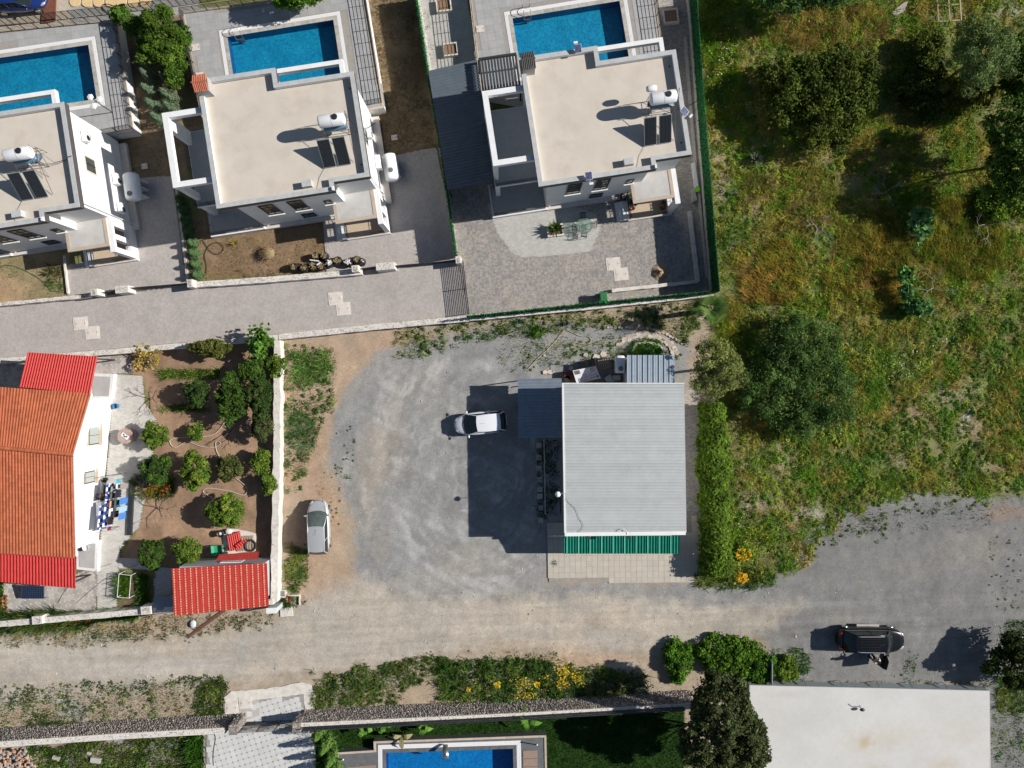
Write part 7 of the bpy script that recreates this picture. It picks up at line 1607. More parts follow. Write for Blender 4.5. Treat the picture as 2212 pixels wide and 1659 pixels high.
# leaning boards by the tall green fence, dirt heap
for i, (q, m_, lb) in enumerate([(((1494, 352), (1501, 351), (1509, 404), (1502, 406)), PLASTW, 'white board leaning in the shade beside the tall green fence'), (((1502, 405), (1509, 402), (1512, 411), (1503, 416)), mat('lime_plastic', (.22, .75, .02)), 'lime green plate beside the tall green fence'), (((1495, 408), (1500, 406), (1506, 432), (1496, 436)), CONC, 'grey stone pieces piled beside the tall green fence')]):
    MB().prism(W(q, .3), .03, .35).solo('leaning_board', m_, lb, 'board')
SAND = mat('sand_heap', (.42, .31, .20), (.30, .23, .16), 5, .95, bump=.5, bscale=10); mb = MB(); c = P(1424, 588, 0); mb.lathe([(0, .38), (.2, .3), (.42, .12), (.7, .02), (.75, -.02)], 18, Matrix.Translation((c.x, c.y, 0))); mb.v = [(x + random.uniform(-.08, .08), y + random.uniform(-.08, .08), z * random.uniform(.8, 1.15)) for x, y, z in mb.v]; mb.solo('sand_heap', SAND, 'little heap of sandy earth at the shadow edge of the right villa yard', 'heap', smooth=True)
# ---------------------------------------------------------------- vegetation
LEAFD = attr_mat('leaf_dark', .75, trans=.2, spec=.12)
GRASSM = attr_mat('grass_blade', .8, trans=.35, spec=.1)
BARK = mat('bark', (.16, .12, .09), (.24, .20, .16), 6, .9)
def quads(C, Nn, size, cols, asp=.55):
    """rhombus leaves: centres C, normals Nn, sizes"""
    n = len(C); r = RNG.normal(0, 1, (n, 3)); u = np.cross(Nn, r); u /= np.linalg.norm(u, axis=1)[:, None] + 1e-9; v = np.cross(Nn, u)
    s = size[:, None]; V = np.stack([C - u * s, C - v * s * asp, C + u * s, C + v * s * asp], 1)
    return V.reshape(-1, 3), np.arange(n * 4).reshape(-1, 4), np.repeat(cols, 4, 0)
def unit(n):
    d = RNG.normal(0, 1, (n, 3)); return d / np.linalg.norm(d, axis=1)[:, None]
def crown_np(rx, ry, rz, ncl_, rcl, nleaf, ls, col, cvar=.25, col2=None, shell=.45, low=-.35, lean=.5, asp=.55):
    ncl = int(ncl_ * 1.25); d = unit(ncl * 3); d = d[d[:, 2] > low][:ncl]; k = len(d)
    az = np.arctan2(d[:, 1], d[:, 0]); ph = RNG.uniform(0, 6.28, 3)
    rad = (shell + (1 - shell) * RNG.uniform(0, 1, k) ** .6) * (1 + .13 * np.sin(3 * az + ph[0]) + .09 * np.sin(5 * az + ph[1]) + .06 * np.sin(8 * az + ph[2]))
    cc = d * rad[:, None] * np.array([rx - rcl * .6, ry - rcl * .6, rz - rcl * .5])
    rcl = rcl * .82; w = RNG.integers(0, k, nleaf); rc = rcl * RNG.uniform(.55, 1.3, k)
    dd = unit(nleaf); dd[:, 2] = np.where(dd[:, 2] < -.3, -dd[:, 2], dd[:, 2])
    C = cc[w] + dd * (rc[w] * RNG.uniform(.35, 1.0, nleaf) ** .6)[:, None] * np.array([1, 1, .75])
    Nn = dd * lean + unit(nleaf) * .7 + np.array([0, 0, .35]); Nn /= np.linalg.norm(Nn, axis=1)[:, None]
    m_ = int(nleaf * .15); d2 = unit(m_); d2[:, 2] = np.abs(d2[:, 2]) * .9 - .1; a2 = np.arctan2(d2[:, 1], d2[:, 0]); C[:m_] = d2 * (RNG.uniform(.3, 1, m_) ** .4 * (1 + .10 * np.sin(3 * a2 + ph[0]) + .07 * np.sin(5 * a2 + ph[1])))[:, None] * np.array([rx, ry, rz]) * .96
    base = np.tile(np.array(col, float), (nleaf, 1))
    if col2 is not None:
        t = (RNG.uniform(0, 1, k) ** 1.3)[w][:, None]; base = base * (1 - t) + np.array(col2) * t
    base = base * (1 + RNG.uniform(-cvar, cvar, k)[w] + RNG.uniform(-.22, .22, nleaf))[:, None]
    return quads(C, Nn, ls * RNG.uniform(.6, 1.3, nleaf), np.clip(base, .004, 1), asp)
def tree(name, label, px, py, rx, ry, h, zc, n, ls, col, col2=None, ncl=60, rcl=.5, cat='tree', group=None, trunk=.12, m=None, cvar=.40, shell=.45, rz=None, limbs=5, lean=.5, asp=.55, low=-.35):
    """px,py centre of the crown in the picture, zc height of the crown centre, h full height"""
    c = P(px, py, zc); g0 = float(gheight(np.array([c.x]), np.array([c.y]))[0]); g0 = max(g0, -.1)
    t = thing(name, label, cat, (c.x, c.y, g0), group=group); rz = rz or (h - zc)
    kk = np.array([.85, .82, .85]) if m is LEAF else np.array([1.15, 1.4, .7]); col = np.array(col) * kk; col2 = None if col2 is None else np.array(col2) * kk
    V, Fq, cl = crown_np(rx, ry, rz, ncl, rcl, n, ls, col, cvar, col2, shell, low, lean, asp); V[:, 2] += zc - g0
    np_mesh('crown' if cat == 'tree' else 'foliage', V, Fq, cl, m or LEAFD, t)
    mb = MB(); top = Vector((random.uniform(-.1, .1), random.uniform(-.1, .1), (zc - g0) * .8)); mb.tube([(0, 0, -.1), top * .5, top], [trunk, trunk * .85, trunk * .6], 8)
    for k in range(limbs):
        a = k * 6.283 / limbs + random.uniform(-.4, .4); e = Vector((rx * .7 * math.cos(a), ry * .7 * math.sin(a), zc - g0 + rz * random.uniform(-.1, .4)))
        mb.tube([top * .6, top * .6 + (e - top * .6) * .5 + Vector((0, 0, .1)), e], [trunk * .55, trunk * .35, trunk * .12], 5)
    mb.build('trunk' if cat == 'tree' else 'stems', BARK, t, True); return t
GO = (.075, .085, .022); GD = (.022, .042, .012); OLV = (.115, .14, .085); OL2 = (.17, .19, .12); LG = (.10, .20, .025); YG = (.22, .30, .04); MG = (.045, .095, .02); GG = (.06, .095, .045)
# wild field
tree('evergreen_bush', 'broad dark evergreen bush in the upper part of the wild field', 1768, 208, 5.0, 4.1, 3.6, 1.6, 30000, .12, (.040, .055, .014), (.11, .115, .035), 150, .75, 'tree', rz=1.9, shell=.35)
tree('olive_tree', 'round silvery olive tree with a long dark shadow near the upper right corner', 2122, 118, 2.6, 2.9, 6.0, 4.0, 17000, .11, OLV, OL2, 90, .55, rz=2.2, asp=.3, shell=.25)
tree('leafy_bush', 'small leafy bush at the upper left foot of the silvery olive', 2000, 100, 1.6, 1.3, 1.8, .9, 4500, .11, GO, (.13, .13, .04), 26, .5, 'bush')
tree('leafy_bush', 'yellow-brown leafy bush below the silvery olive', 2085, 200, 3.0, 1.5, 1.6, .7, 7500, .11, (.11, .10, .03), (.17, .14, .05), 40, .55, 'bush')
tree('leafy_bush', 'dark green undergrowth in the shade left of the silvery olive', 1990, 190, 2.4, 2.5, 1.4, .6, 7000, .11, (.03, .05, .012), (.06, .08, .02), 40, .6, 'bush')
tree('tall_tree', 'tall tree cut by the right edge, throwing a big round shadow', 2215, 325, 3.4, 4.2, 6.5, 4.2, 17000, .13, (.05, .085, .025), (.10, .13, .045), 90, .7, rz=2.6)
tree('leafy_bush', 'yellow-green bush at the lower rim of the big round shadow', 2170, 440, 2.6, 1.6, 1.4, .6, 7000, .11, (.09, .13, .025), (.16, .19, .04), 40, .5, 'bush')
tree('tall_tree', 'dark tree cut by the right edge beside the silvery olive', 2212, 160, 2.0, 2.6, 5.0, 3.2, 8000, .12, (.035, .07, .015), (.07, .11, .02), 50, .6)
tree('tall_tree', 'blue-green tree cut by the top edge left of the boards', 1738, -22, 4.2, 1.9, 5.0, 3.2, 14000, .12, (.055, .10, .05), (.10, .15, .07), 80, .6)
tree('willow_bush', 'wide grey-green bush in the middle of the field right of the olive', 1722, 815, 4.7, 5.1, 3.0, 1.2, 36000, .12, (.050, .085, .035), (.11, .15, .075), 170, .75, 'bush', rz=1.7, asp=.28, shell=.3)
tree('olive_tree', 'olive tree with grey-yellow crown behind the back annex', 1547, 795, 2.15, 2.55, 4.6, 3.0, 17000, .10, (.15, .15, .085), (.24, .22, .12), 90, .45, rz=1.7, asp=.3, shell=.15)
tree('dark_tree', 'dark tree cut by the right edge near the black car', 2196, 1425, 2.3, 2.4, 3.0, 1.7, 13000, .11, (.018, .028, .012), (.045, .06, .02), 60, .6)
tree('large_tree', 'large dark grey-brown tree overhanging the corner of the flat pale roof', 1558, 1572, 3.1, 4.1, 6.4, 4.2, 36000, .11, (.040, .045, .032), (.095, .095, .065), 110, .55, rz=2.2, shell=.5)
tree('large_tree', 'smaller dark crown right of the large tree over the flat pale roof', 1618, 1610, 1.7, 2.2, 5.4, 4.2, 12000, .10, (.040, .045, .032), (.10, .10, .07), 40, .45, rz=1.2)
tree('leafy_bush', 'green bush on the road verge left of the advert board, rounder one', 1466, 1425, 1.35, 1.8, 1.0, .3, 7500, .10, (.045, .10, .02), (.12, .20, .035), 34, .42, 'bush')
tree('leafy_bush', 'long green bush on the road verge beside the flat pale roof', 1572, 1412, 2.9, 1.7, 1.1, .3, 15000, .10, (.05, .10, .02), (.14, .21, .04), 55, .45, 'bush')
tree('leafy_bush', 'green bush against the top edge of the flat pale roof', 1632, 1446, 1.9, 1.5, 1.0, .3, 8000, .10, (.04, .085, .018), (.10, .17, .03), 34, .42, 'bush')
tree('leafy_bush', 'low yellow-green bush right of the advert board', 1700, 1446, 1.0, 1.1, .9, .35, 4500, .09, (.09, .13, .03), (.17, .20, .05), 24, .35, 'bush')
# hedge of the workshop
hp_ = thing('hedge', 'long bright green hedge along the right side of the workshop plot', 'hedge', P(1545, 1065, 0)); k0 = P(1541, 870, 1.3); k1 = P(1552, 1245, 1.3)
n = 34000; tt = RNG.uniform(0, 1, n); hx = k0.x + (k1.x - k0.x) * tt + RNG.normal(0, 1, n) * .0; wd = .78 + .5 * vn(tt * 14, tt * 3, 5) + .25 * vn(tt * 45, tt, 6) + .12 * (tt > .8); a = RNG.uniform(-.35, math.pi + .35, n); rr_ = RNG.uniform(.55, 1.0, n) + .28 * vn(tt * 120, a * 6, 4) * RNG.uniform(0, 1, n)
X = hx + np.cos(a) * wd * rr_; Z = .55 + np.abs(np.sin(a)) * 1.1 * rr_ + .15 * vn(tt * 60, a * 2, 3); Y = k0.y + (k1.y - k0.y) * tt
Cc = np.stack([X - hp_.location.x, Y - hp_.location.y, Z], 1); Nn = np.stack([np.cos(a), np.zeros(n), np.abs(np.sin(a)) + .4], 1) + unit(n) * .7; Nn /= np.linalg.norm(Nn, axis=1)[:, None]
pc = vn(tt * 40, a * 3, 8); cl = (np.array([.088, .152, .014]) * (.35 + 1.1 * pc + RNG.uniform(-.2, .3, n))[:, None]) * np.where(RNG.uniform(0, 1, n) < .12, 1.8, 1)[:, None]
V, Fq, cl = quads(Cc, Nn, .10 * RNG.uniform(.6, 1.3, n), cl); np_mesh('foliage', V, Fq, cl, LEAF, hp_)
mb = MB()
for k in range(14): q = k0.lerp(k1, (k + .5) / 14); mb.tube([(q.x, q.y, 0), (q.x + .05, q.y, .9), (q.x + random.uniform(-.3, .3), q.y + .1, 1.3)], [.05, .04, .015], 5)
tag(mb.build('stems', BARK, hp_), kind='stuff')
tree('flowering_bush', 'bush with orange-yellow flowers at the foot of the long hedge, upper one', 1603, 1195, 1.0, .8, 1.0, .45, 2600, .09, (.10, .15, .02), (.14, .2, .03), 16, .35, 'bush')
def flowers(label, pts, n, col, sz=.05, name='flowers', z=(.3, .7), spread=.35, cat='flowers'):
    C = []
    for (x, y, rx_, ry_) in pts:
        c = P(x, y, .5); r = np.sqrt(RNG.uniform(0, 1, n)); a = RNG.uniform(0, 6.28, n); C.append(np.stack([c.x + rx_ / 27.5 * r * np.cos(a), c.y + ry_ / 27.5 * r * np.sin(a), RNG.uniform(z[0], z[1], n)], 1))
    C = np.concatenate(C); Nn = unit(len(C)) * .5 + [0, 0, 1]; Nn /= np.linalg.norm(Nn, axis=1)[:, None]
    V, Fq, cl = quads(C, Nn, sz * RNG.uniform(.6, 1.3, len(C)), np.array(col) * RNG.uniform(.7, 1.2, (len(C), 1)), .8); o3 = V.mean(0); V -= o3
    o = np_mesh(name, V, Fq, cl, LEAF); o.location = o3; tag(o, label, cat, kind='stuff'); return o
flowers('orange-yellow flowers scattered over the foot of the hedge', [(1603, 1195, 17, 15), (1600, 1245, 13, 11)], 130, (.75, .42, .02), .07, z=(.7, 1.1))
flowers('yellow flowers on the bushes of the lower road verge', [(1215, 1448, 12, 14), (1246, 1458, 13, 14), (1127, 1472, 16, 16), (1132, 1496, 28, 8), (1213, 1473, 12, 12), (1075, 1474, 8, 6), (1013, 1485, 4, 4), (1160, 1475, 7, 7), (1190, 1470, 90, 20), (1225, 1440, 30, 14)], 55, (.72, .50, .03), .055, z=(.75, 1.05))
flowers('white and yellow wild flowers sprinkled in the field', [(1556, 185, 30, 60), (1570, 90, 25, 50), (1700, 30, 90, 20), (2010, 740, 60, 30), (1780, 925, 50, 20), (1945, 795, 40, 30), (1590, 1130, 30, 60)], 34, (.75, .75, .68), .045, z=(.3, .6))
flowers('small yellow flowers in the wild field', [(1560, 110, 30, 70), (1812, 890, 10, 12), (1870, 800, 50, 40), (1640, 1180, 30, 40), (1700, 540, 90, 90), (2060, 780, 60, 60), (1540, 650, 25, 15)], 40, (.62, .42, .03), .05, z=(.3, .6))
flowers('orange-red flowers at the edge of the orchard beside the path', [(330, 1056, 38, 17)], 110, (.62, .10, .02), .05, z=(.3, .6)); flowers('red and orange roses in the bed below the lower patio', [(180, 1338, 22, 8), (130, 1344, 40, 8), (195, 1330, 10, 6)], 26, (.50, .04, .02), .06, z=(.6, .9))
flowers('red flowers in the little bed at the road corner', [(620, 1296, 6, 8)], 20, (.4, .02, .02), .05, z=(.2, .4))
# orchard
orch = [((1340, 440), 1.12, 1.15, 1.9, LG, YG, 'round orchard tree nearest the cable drum table'), ((1345, 740), 1.35, 1.2, 2.0, MG, LG, 'dark orchard tree with a few pale fruits above the orange flowers'), ((1690, 750), 1.2, 1.6, 2.2, LG, YG, 'tall yellow-green orchard tree in the middle of the garden'),
        ((1980, 725), 1.05, 1.15, 1.7, (.09, .12, .03), (.15, .17, .05), 'dull olive-coloured orchard tree right of the middle one'), ((1955, 1095), 1.6, 1.45, 2.2, LG, YG, 'wide double-crowned orchard tree above the red sheets'), ((1315, 1465), 1.15, 1.25, 1.9, MG, LG, 'orchard tree nearest the garden path at the bottom'),
        ((1622, 1440), 1.2, 1.15, 1.8, LG, YG, 'yellow-green orchard tree left of the green wheelbarrow'), ((1700, 75), 1.15, 1.15, 2.0, MG, (.07, .13, .03), 'dark round orchard tree in the upper row, left one'), ((2005, 130), 1.35, 2.0, 2.4, MG, LG, 'tall dark orchard tree in the upper row beside the wall'), ((1695, 410), .65, .8, 1.1, LG, YG, 'smallest bright orchard tree between the hose loops')]
for (xy, rx, ry, h, c1, c2, lb) in orch:
    x, y = T4(0, 2, *xy); tree('citrus_tree', lb, x, y, rx, ry, h, h * .6, int(4200 * rx * ry), .085, c1, c2, int(20 * rx * ry) + 6, .34, group='orchard trees', trunk=.05, m=LEAF, limbs=4)
for x, y, rx, ry, h, c1, c2, lb in [(563, 860, 1.0, 1.9, 2.3, MG, (.08, .13, .03), 'dark tree against the upper part of the whitewashed wall'), (566, 920, .9, 1.3, 2.0, (.07, .10, .03), (.12, .14, .05), 'brownish-green tree hanging over the whitewashed wall'), (563, 1000, .85, 1.1, 1.7, LG, YG, 'bright vine crossing the whitewashed wall, upper clump'), (583, 1045, .75, .9, 1.4, LG, YG, 'bright vine crossing the whitewashed wall, lower clump'),
                                (455, 752, 1.75, .75, 2.0, (.11, .15, .025), (.16, .17, .04), 'golden-green shrub leaning over the lane wall'), (598, 790, .8, 1.0, 1.6, LG, YG, 'leafy shoots over the top corner of the whitewashed wall'), (545, 800, 1.2, 1.2, 1.9, MG, LG, 'dark leafy tree in the top right corner of the orchard')]:
    tree('garden_tree', lb, x, y, rx, ry, h, h * .62, int(4200 * rx * ry), .085, c1, c2, int(20 * rx * ry) + 6, .34, trunk=.05, m=LEAF, limbs=4)
tree('yellow_shrub', 'sparse yellow shrub beside the patterned patio', 318, 772, 1.2, 1.2, 1.1, .6, 700, .09, (.42, .34, .06), (.55, .42, .10), 18, .35, 'shrub', trunk=.04, m=LEAF)
# big-leaved fig shrubs
def fig(label, px, py, rx, ry, h, n, col, col2, group=None):
    tree('fig_shrub', label, px, py, rx, ry, h, h * .6, n, .17, col, col2, 14, .4, 'shrub', group, trunk=.05, m=LEAF, asp=.9, lean=.2, limbs=6, shell=.2)
fig('fig tree with big bright leaves over the corner where lane wall and orchard wall meet', 560, 735, 1.1, 1.5, 2.4, 900, (.10, .24, .03), (.16, .32, .05))
fig('upper of two big-leaved blue-green shrubs in the wild field', 1985, 490, 1.1, 1.8, 1.6, 620, (.16, .33, .10), (.22, .42, .15)); fig('small leafy sprig above the upper big-leaved shrub', 2002, 463, .5, .45, 1.2, 110, (.16, .33, .10), (.22, .42, .15))
fig('lower of two big-leaved shrubs in the wild field, upper lobe', 1953, 597, .8, .75, 1.4, 230, (.12, .3, .07), (.17, .36, .1)); fig('lower of two big-leaved shrubs in the wild field, middle lobe', 1958, 632, .6, .8, 1.4, 210, (.12, .3, .08), (.18, .38, .12)); fig('lower of two big-leaved shrubs in the wild field, lower lobe', 1985, 662, 1.3, .85, 1.5, 430, (.12, .28, .08), (.17, .36, .12))
def bare(label, px, py, L_, n, rz0=0, col=(.30, .28, .27)):
    c = P(px, py, .1); mb = MB()
    def br(p, d, l, r_, lv):
        q = p + d * l; mb.tube([p, p.lerp(q, .5) + Vector((random.uniform(-.05, .05), random.uniform(-.05, .05), .02)), q], [r_, r_ * .8, r_ * .5], 4, False)
        if lv > 0:
            for _ in range(random.choice((2, 3))):
                e = Vector((d.x + random.uniform(-.8, .8), d.y + random.uniform(-.8, .8), d.z * .5 + random.uniform(-.1, .35))).normalized(); br(q, e, l * random.uniform(.5, .8), r_ * .6, lv - 1)
    for k in range(n):
        a = rz0 + k * 6.28 / n + random.uniform(-.3, .3); br(Vector((c.x, c.y, .15)), Vector((math.cos(a), math.sin(a), .45)).normalized(), L_, .035, 3)
    mb.solo('bare_branches', mat('grey_twig_%d' % (col[0] * 100), col, None, 5, .9), label, 'dead shrub')
bare('grey leafless branches near the right edge below the big shadow', 2128, 485, .85, 4); bare('dark leafless branches in the left part of the wild field', 1620, 540, .8, 3, .6, (.10, .09, .09)); bare('grey leafless twigs beside the upper big-leaved shrub', 1765, 497, .6, 4, 1); bare('pale leafless twigs left of the big round shadow', 1565 + 1, 414, .5, 4, 1); bare('grey leafless twigs right of the lower big-leaved shrub', 2015, 622, .7, 3, 5.8); bare('pale leafless branches at the top right of the field, below the evergreen bush', 1912, 415, .6, 4, .3)
bare('brown leafless sapling in the orchard, upper left', 330, 860, .7, 4, 2.5, (.13, .09, .07)); bare('brown leafless sapling beside the dark beams', 345, 1096, .8, 4, 2.8, (.13, .09, .07)); bare('brown leafless sapling between the hose loops', 500, 930, .7, 4, 2.2, (.13, .09, .07))
# shrubs between the terraces
tree('garden_tree', 'bushy dark green tree between the left and middle terraces', 347, 82, 1.75, 2.5, 3.8, 2.4, 15000, .10, (.04, .07, .015), (.10, .135, .035), 60, .5, trunk=.09)
tree('garden_tree', 'loose dark green shrub below the bushy tree, on the side of the middle terrace', 376, 140, 1.05, 1.9, 2.6, 1.6, 6500, .10, (.04, .075, .018), (.10, .14, .04), 36, .42)
tree('garden_tree', 'loose shrub between the bushy tree and the left terrace railing', 300, 58, 1.3, 1.0, 2.6, 1.7, 5500, .10, (.05, .09, .025), (.11, .15, .05), 30, .42)
tree('garden_tree', 'green shrub at the top railing left of the bushy tree', 262, 36, 1.0, .8, 2.2, 1.4, 3000, .10, (.05, .10, .03), (.11, .16, .05), 20, .4)
tree('garden_tree', 'dark shrub leaning over the middle terrace railing', 392, 88, .9, 1.2, 2.6, 1.6, 3600, .10, (.04, .085, .02), (.10, .15, .04), 24, .4)
tree('garden_tree', 'dark tree cut by the top edge above the middle pool', 640, -12, 2.2, 1.2, 4.2, 2.8, 8500, .10, (.05, .10, .02), (.11, .17, .03), 50, .5)
def conifer(label, px, py, r_, h, n, c1, c2, group):
    c = P(px, py, h * .5); t = thing('conifer_shrub', label, 'shrub', (c.x, c.y, 0), group=group)
    z = RNG.uniform(0, 1, n) ** .8; a = RNG.uniform(0, 6.28, n); lob = 1 + .25 * np.sin(a * 5 + z * 9) + .15 * np.sin(a * 9 - z * 20); rr_ = r_ * (1 - z * .85) * lob * RNG.uniform(.7, 1.08, n)
    C = np.stack([rr_ * np.cos(a), rr_ * np.sin(a), z * h + .05], 1); Nn = np.stack([np.cos(a), np.sin(a), np.full(n, .6)], 1) + unit(n) * .6; Nn /= np.linalg.norm(Nn, axis=1)[:, None]
    tt_ = RNG.uniform(0, 1, (n, 1)); V, Fq, cl = quads(C, Nn, .075 * RNG.uniform(.6, 1.4, n), (np.array(c1) * (1 - tt_) + np.array(c2) * tt_), .35); np_mesh('foliage', V, Fq, cl, LEAFD, t)
    MB().tube([(0, 0, 0), (0, 0, h * .9)], [.05, .01], 6).build('trunk', BARK, t, True)
CC1, CC2 = (.09, .15, .085), (.17, .24, .14)
for i, (x, y, r_, h) in enumerate([(306, 92, .55, 2.2), (310, 128, .5, 2.0), (319, 163, .55, 2.2), (322, 196, .6, 2.4), (331, 228, .65, 2.4), (340, 256, .55, 2.0), (358, 165, .55, 2.0), (361, 205, .6, 2.2), (367, 232, .55, 2.0)]):
    conifer('grey-green conifer between the left and middle terraces, ' + ['topmost of the left row', 'second of the left row', 'third of the left row', 'fourth of the left row', 'fifth of the left row', 'lowest of the left row', 'top of the right row', 'middle of the right row', 'lowest of the right row'][i], x, y, r_, h, 1500, CC1, CC2, 'conifers between the terraces')
for i, (x, y) in enumerate([(388, 430), (393, 452), (399, 476), (404, 498), (413, 525), (416, 547), (420, 571), (424, 594)]):
    conifer(['topmost', 'second', 'third', 'fourth', 'fifth', 'sixth', 'seventh', 'lowest'][i] + ' small conifer along the kerb of the middle villa garden', x, y, .50, 1.1, 1300, (.06, .13, .05), (.13, .23, .09), 'small conifers along the kerb')
for i, (x, y) in enumerate([(688, 1583), (701, 1612), (714, 1640), (724, 1662)]): conifer(['topmost', 'second', 'third', 'lowest'][i] + ' bright conifer on the left edge of the lawn', x, y, .62, 2.4, 2000, (.08, .17, .03), (.16, .28, .06), 'conifers on the lawn edge')
# palm, agave, banana plants
def palm(label, px, py, h, rad, n, col, name='fan_palm', fan=True, cat='palm'):
    c = P(px, py, h); t = thing(name, label, cat, (c.x, c.y, 0)); MB().tube([(0, 0, 0), (0, 0, h)], [.22, .16] if fan else [.06, .05], 9).build('trunk', BARK, t, True)
    for k in range(n):
        a = k * 2.4 + random.uniform(-.3, .3); el = R(random.uniform(-25, 55)); d = Vector((math.cos(a) * math.cos(el), math.sin(a) * math.cos(el), math.sin(el))); side = Vector((-math.sin(a), math.cos(a), 0)); L_ = rad * random.uniform(.7, 1.15)
        V, Fs = [], []
        if fan:
            st = Vector((0, 0, h)) + d * L_ * .16; mb = MB(); mb.tube([(0, 0, h), st], .025, 4)
            for j in range(-8, 9):
                q = j * .115; dd = (d * math.cos(q) + side * math.sin(q)); e = st + dd * L_ * (.86 - .03 * abs(j)) + Vector((0, 0, -.12)); b = len(V); ww = (side * math.cos(q) - d * math.sin(q)) * .045; mid = st.lerp(e, .5) + Vector((0, 0, .04))
                V += [st, mid + ww, e, mid - ww]; Fs.append((b, b + 1, b + 2, b + 3))
        else:
            mb = MB(); st = Vector((0, 0, h)); pts = [st + d * L_ * s_ + Vector((0, 0, .3 * math.sin(s_ * 2.6) - .5 * s_ * s_)) for s_ in (0, .25, .5, .75, 1)]; ws = [.03, .16, .2, .15, .01]; mb.tube(pts, .012, 4)
            for j in range(4): b = len(V); V += [pts[j] - side * ws[j], pts[j] + side * ws[j], pts[j + 1] + side * ws[j + 1], pts[j + 1] - side * ws[j + 1]]; Fs.append((b, b + 1, b + 2, b + 3))
        mm = mb.build('leaf_stalk', mat('stalk', (.16, .22, .06)), t, True)
        Va = np.array([tuple(v) for v in V]); cl = np.tile(np.array(col) * random.uniform(.7, 1.3), (len(Va), 1)); np_mesh('frond', Va, np.array(Fs), cl, LEAF, mm)
palm('fan palm with drooping fronds at the corner of the green fence', 1533, 665, 2.6, 1.75, 12, (.15, .25, .06))
for x, y, h, r_, lb in [(790, 1572, .7, .9, 'thin banana plant at the wall, leftmost on the lawn'), (828, 1562, .8, .9, 'banana plant with bright leaves at the wall, second on the lawn'), (915, 1568, .8, .8, 'banana plant with a brown leaf base at the wall, third on the lawn'), (1140, 1556, 1.3, 1.2, 'banana plant with long torn leaves right of the bottom pool')]:
    palm(lb, x, y, h, r_, 8, (.12, .26, .035), 'banana_plant', False, 'banana plant')
palm('dried drooping banana stem over the rim of the bottom pool', 868, 1590, .6, 1.1, 3, (.30, .26, .14), 'banana_plant', False, 'banana plant')
def agave(label, px, py, z, r_, n, col):
    c = P(px, py, z + .1); t = thing('agave', label, 'agave', (c.x, c.y, z))
    for k in range(n):
        a = k * 2.4; el = R(15 + 55 * (k / n)); d = Vector((math.cos(a) * math.cos(el), math.sin(a) * math.cos(el), math.sin(el))); s = Vector((-math.sin(a), math.cos(a), 0)) * r_ * .09; b = Vector((0, 0, .05)); m1 = b + d * r_ * .5; e = b + d * r_
        np_mesh('spike_leaf', np.array([tuple(v) for v in (b - s * .6, b + s * .6, m1 + s, e, m1 - s)]), np.array([[0, 1, 2, 3], [0, 2, 3, 4]]), np.tile(np.array(col) * random.uniform(.75, 1.2), (5, 1)), LEAF, t)
agave('spiky green plant in the white square planter', 1200, 494, .28, .85, 22, (.09, .14, .03)); agave('spiky yellow-green plant in the left villa garden', 108, 588, .02, .6, 16, (.12, .14, .05)); agave('blue agave, left of two beside the curved stone row', 1209, 701, .02, .3, 14, (.06, .09, .12)); agave('blue agave, right of two beside the curved stone row', 1223, 700, .02, .3, 14, (.06, .09, .12)); agave('small yellow spiky plant in the middle villa garden', 508, 526, .02, .45, 12, (.35, .28, .05)); agave('blue-green agave at the left verge under the lane wall', 1120, 694, .02, .4, 14, (.07, .13, .12)); agave('grey-blue spiky plant in the field below the wide bush', 1822, 838 , .05, .9, 30, (.13, .18, .13)); agave('grey-green spiky plant left in the wild field', 1633, 345, .05, .8, 30, (.16, .19, .12))

# ---- ground plants nobody could count
def blades(x, y, z0, h, wdt, col, leanv=None, lean=.5):
    n = len(x); a = RNG.uniform(0, 6.28, n); ux = np.cos(a) * wdt / 2; uy = np.sin(a) * wdt / 2; lx = RNG.normal(0, lean, n) * h; ly = RNG.normal(0, lean, n) * h
    if leanv is not None: lx = lx + leanv[0] * h; ly = ly + leanv[1] * h
    V = np.stack([np.stack([x - ux, y - uy, z0 - .02], 1), np.stack([x + ux, y + uy, z0 - .02], 1), np.stack([x + lx, y + ly, z0 + h], 1)], 1)
    return V.reshape(-1, 3), np.repeat(col, 3, 0)
BAREL = [(1560, 385, 22, 75), (1555, 300, 18, 40), (1740, 335, 75, 26), (2160, 22, 70, 22), (2165, 240, 50, 40), (2060, 850, 75, 42), (1975, 900, 60, 42), (2100, 930, 60, 42), (2150, 1010, 70, 34), (1800, 860, 32, 26), (1745, 1110, 55, 40), (1640, 1090, 60, 32), (1700, 1000, 34, 60), (1930, 990, 60, 42), (2087, 900, 22, 38), (1630, 455, 34, 32), (1580, 530, 20, 24), (1900, 330, 60, 24), (1830, 400, 50, 20), (1590, 620, 20, 30), (2040, 960, 80, 50)]
def barem(X, Y):
    b = np.zeros(X.shape)
    for cx_, cy_, a_, b_ in BAREL: b = np.maximum(b, np.clip(1.3 - np.hypot((X - cx_) / a_, (Y - cy_) / b_), 0, 1))
    return b
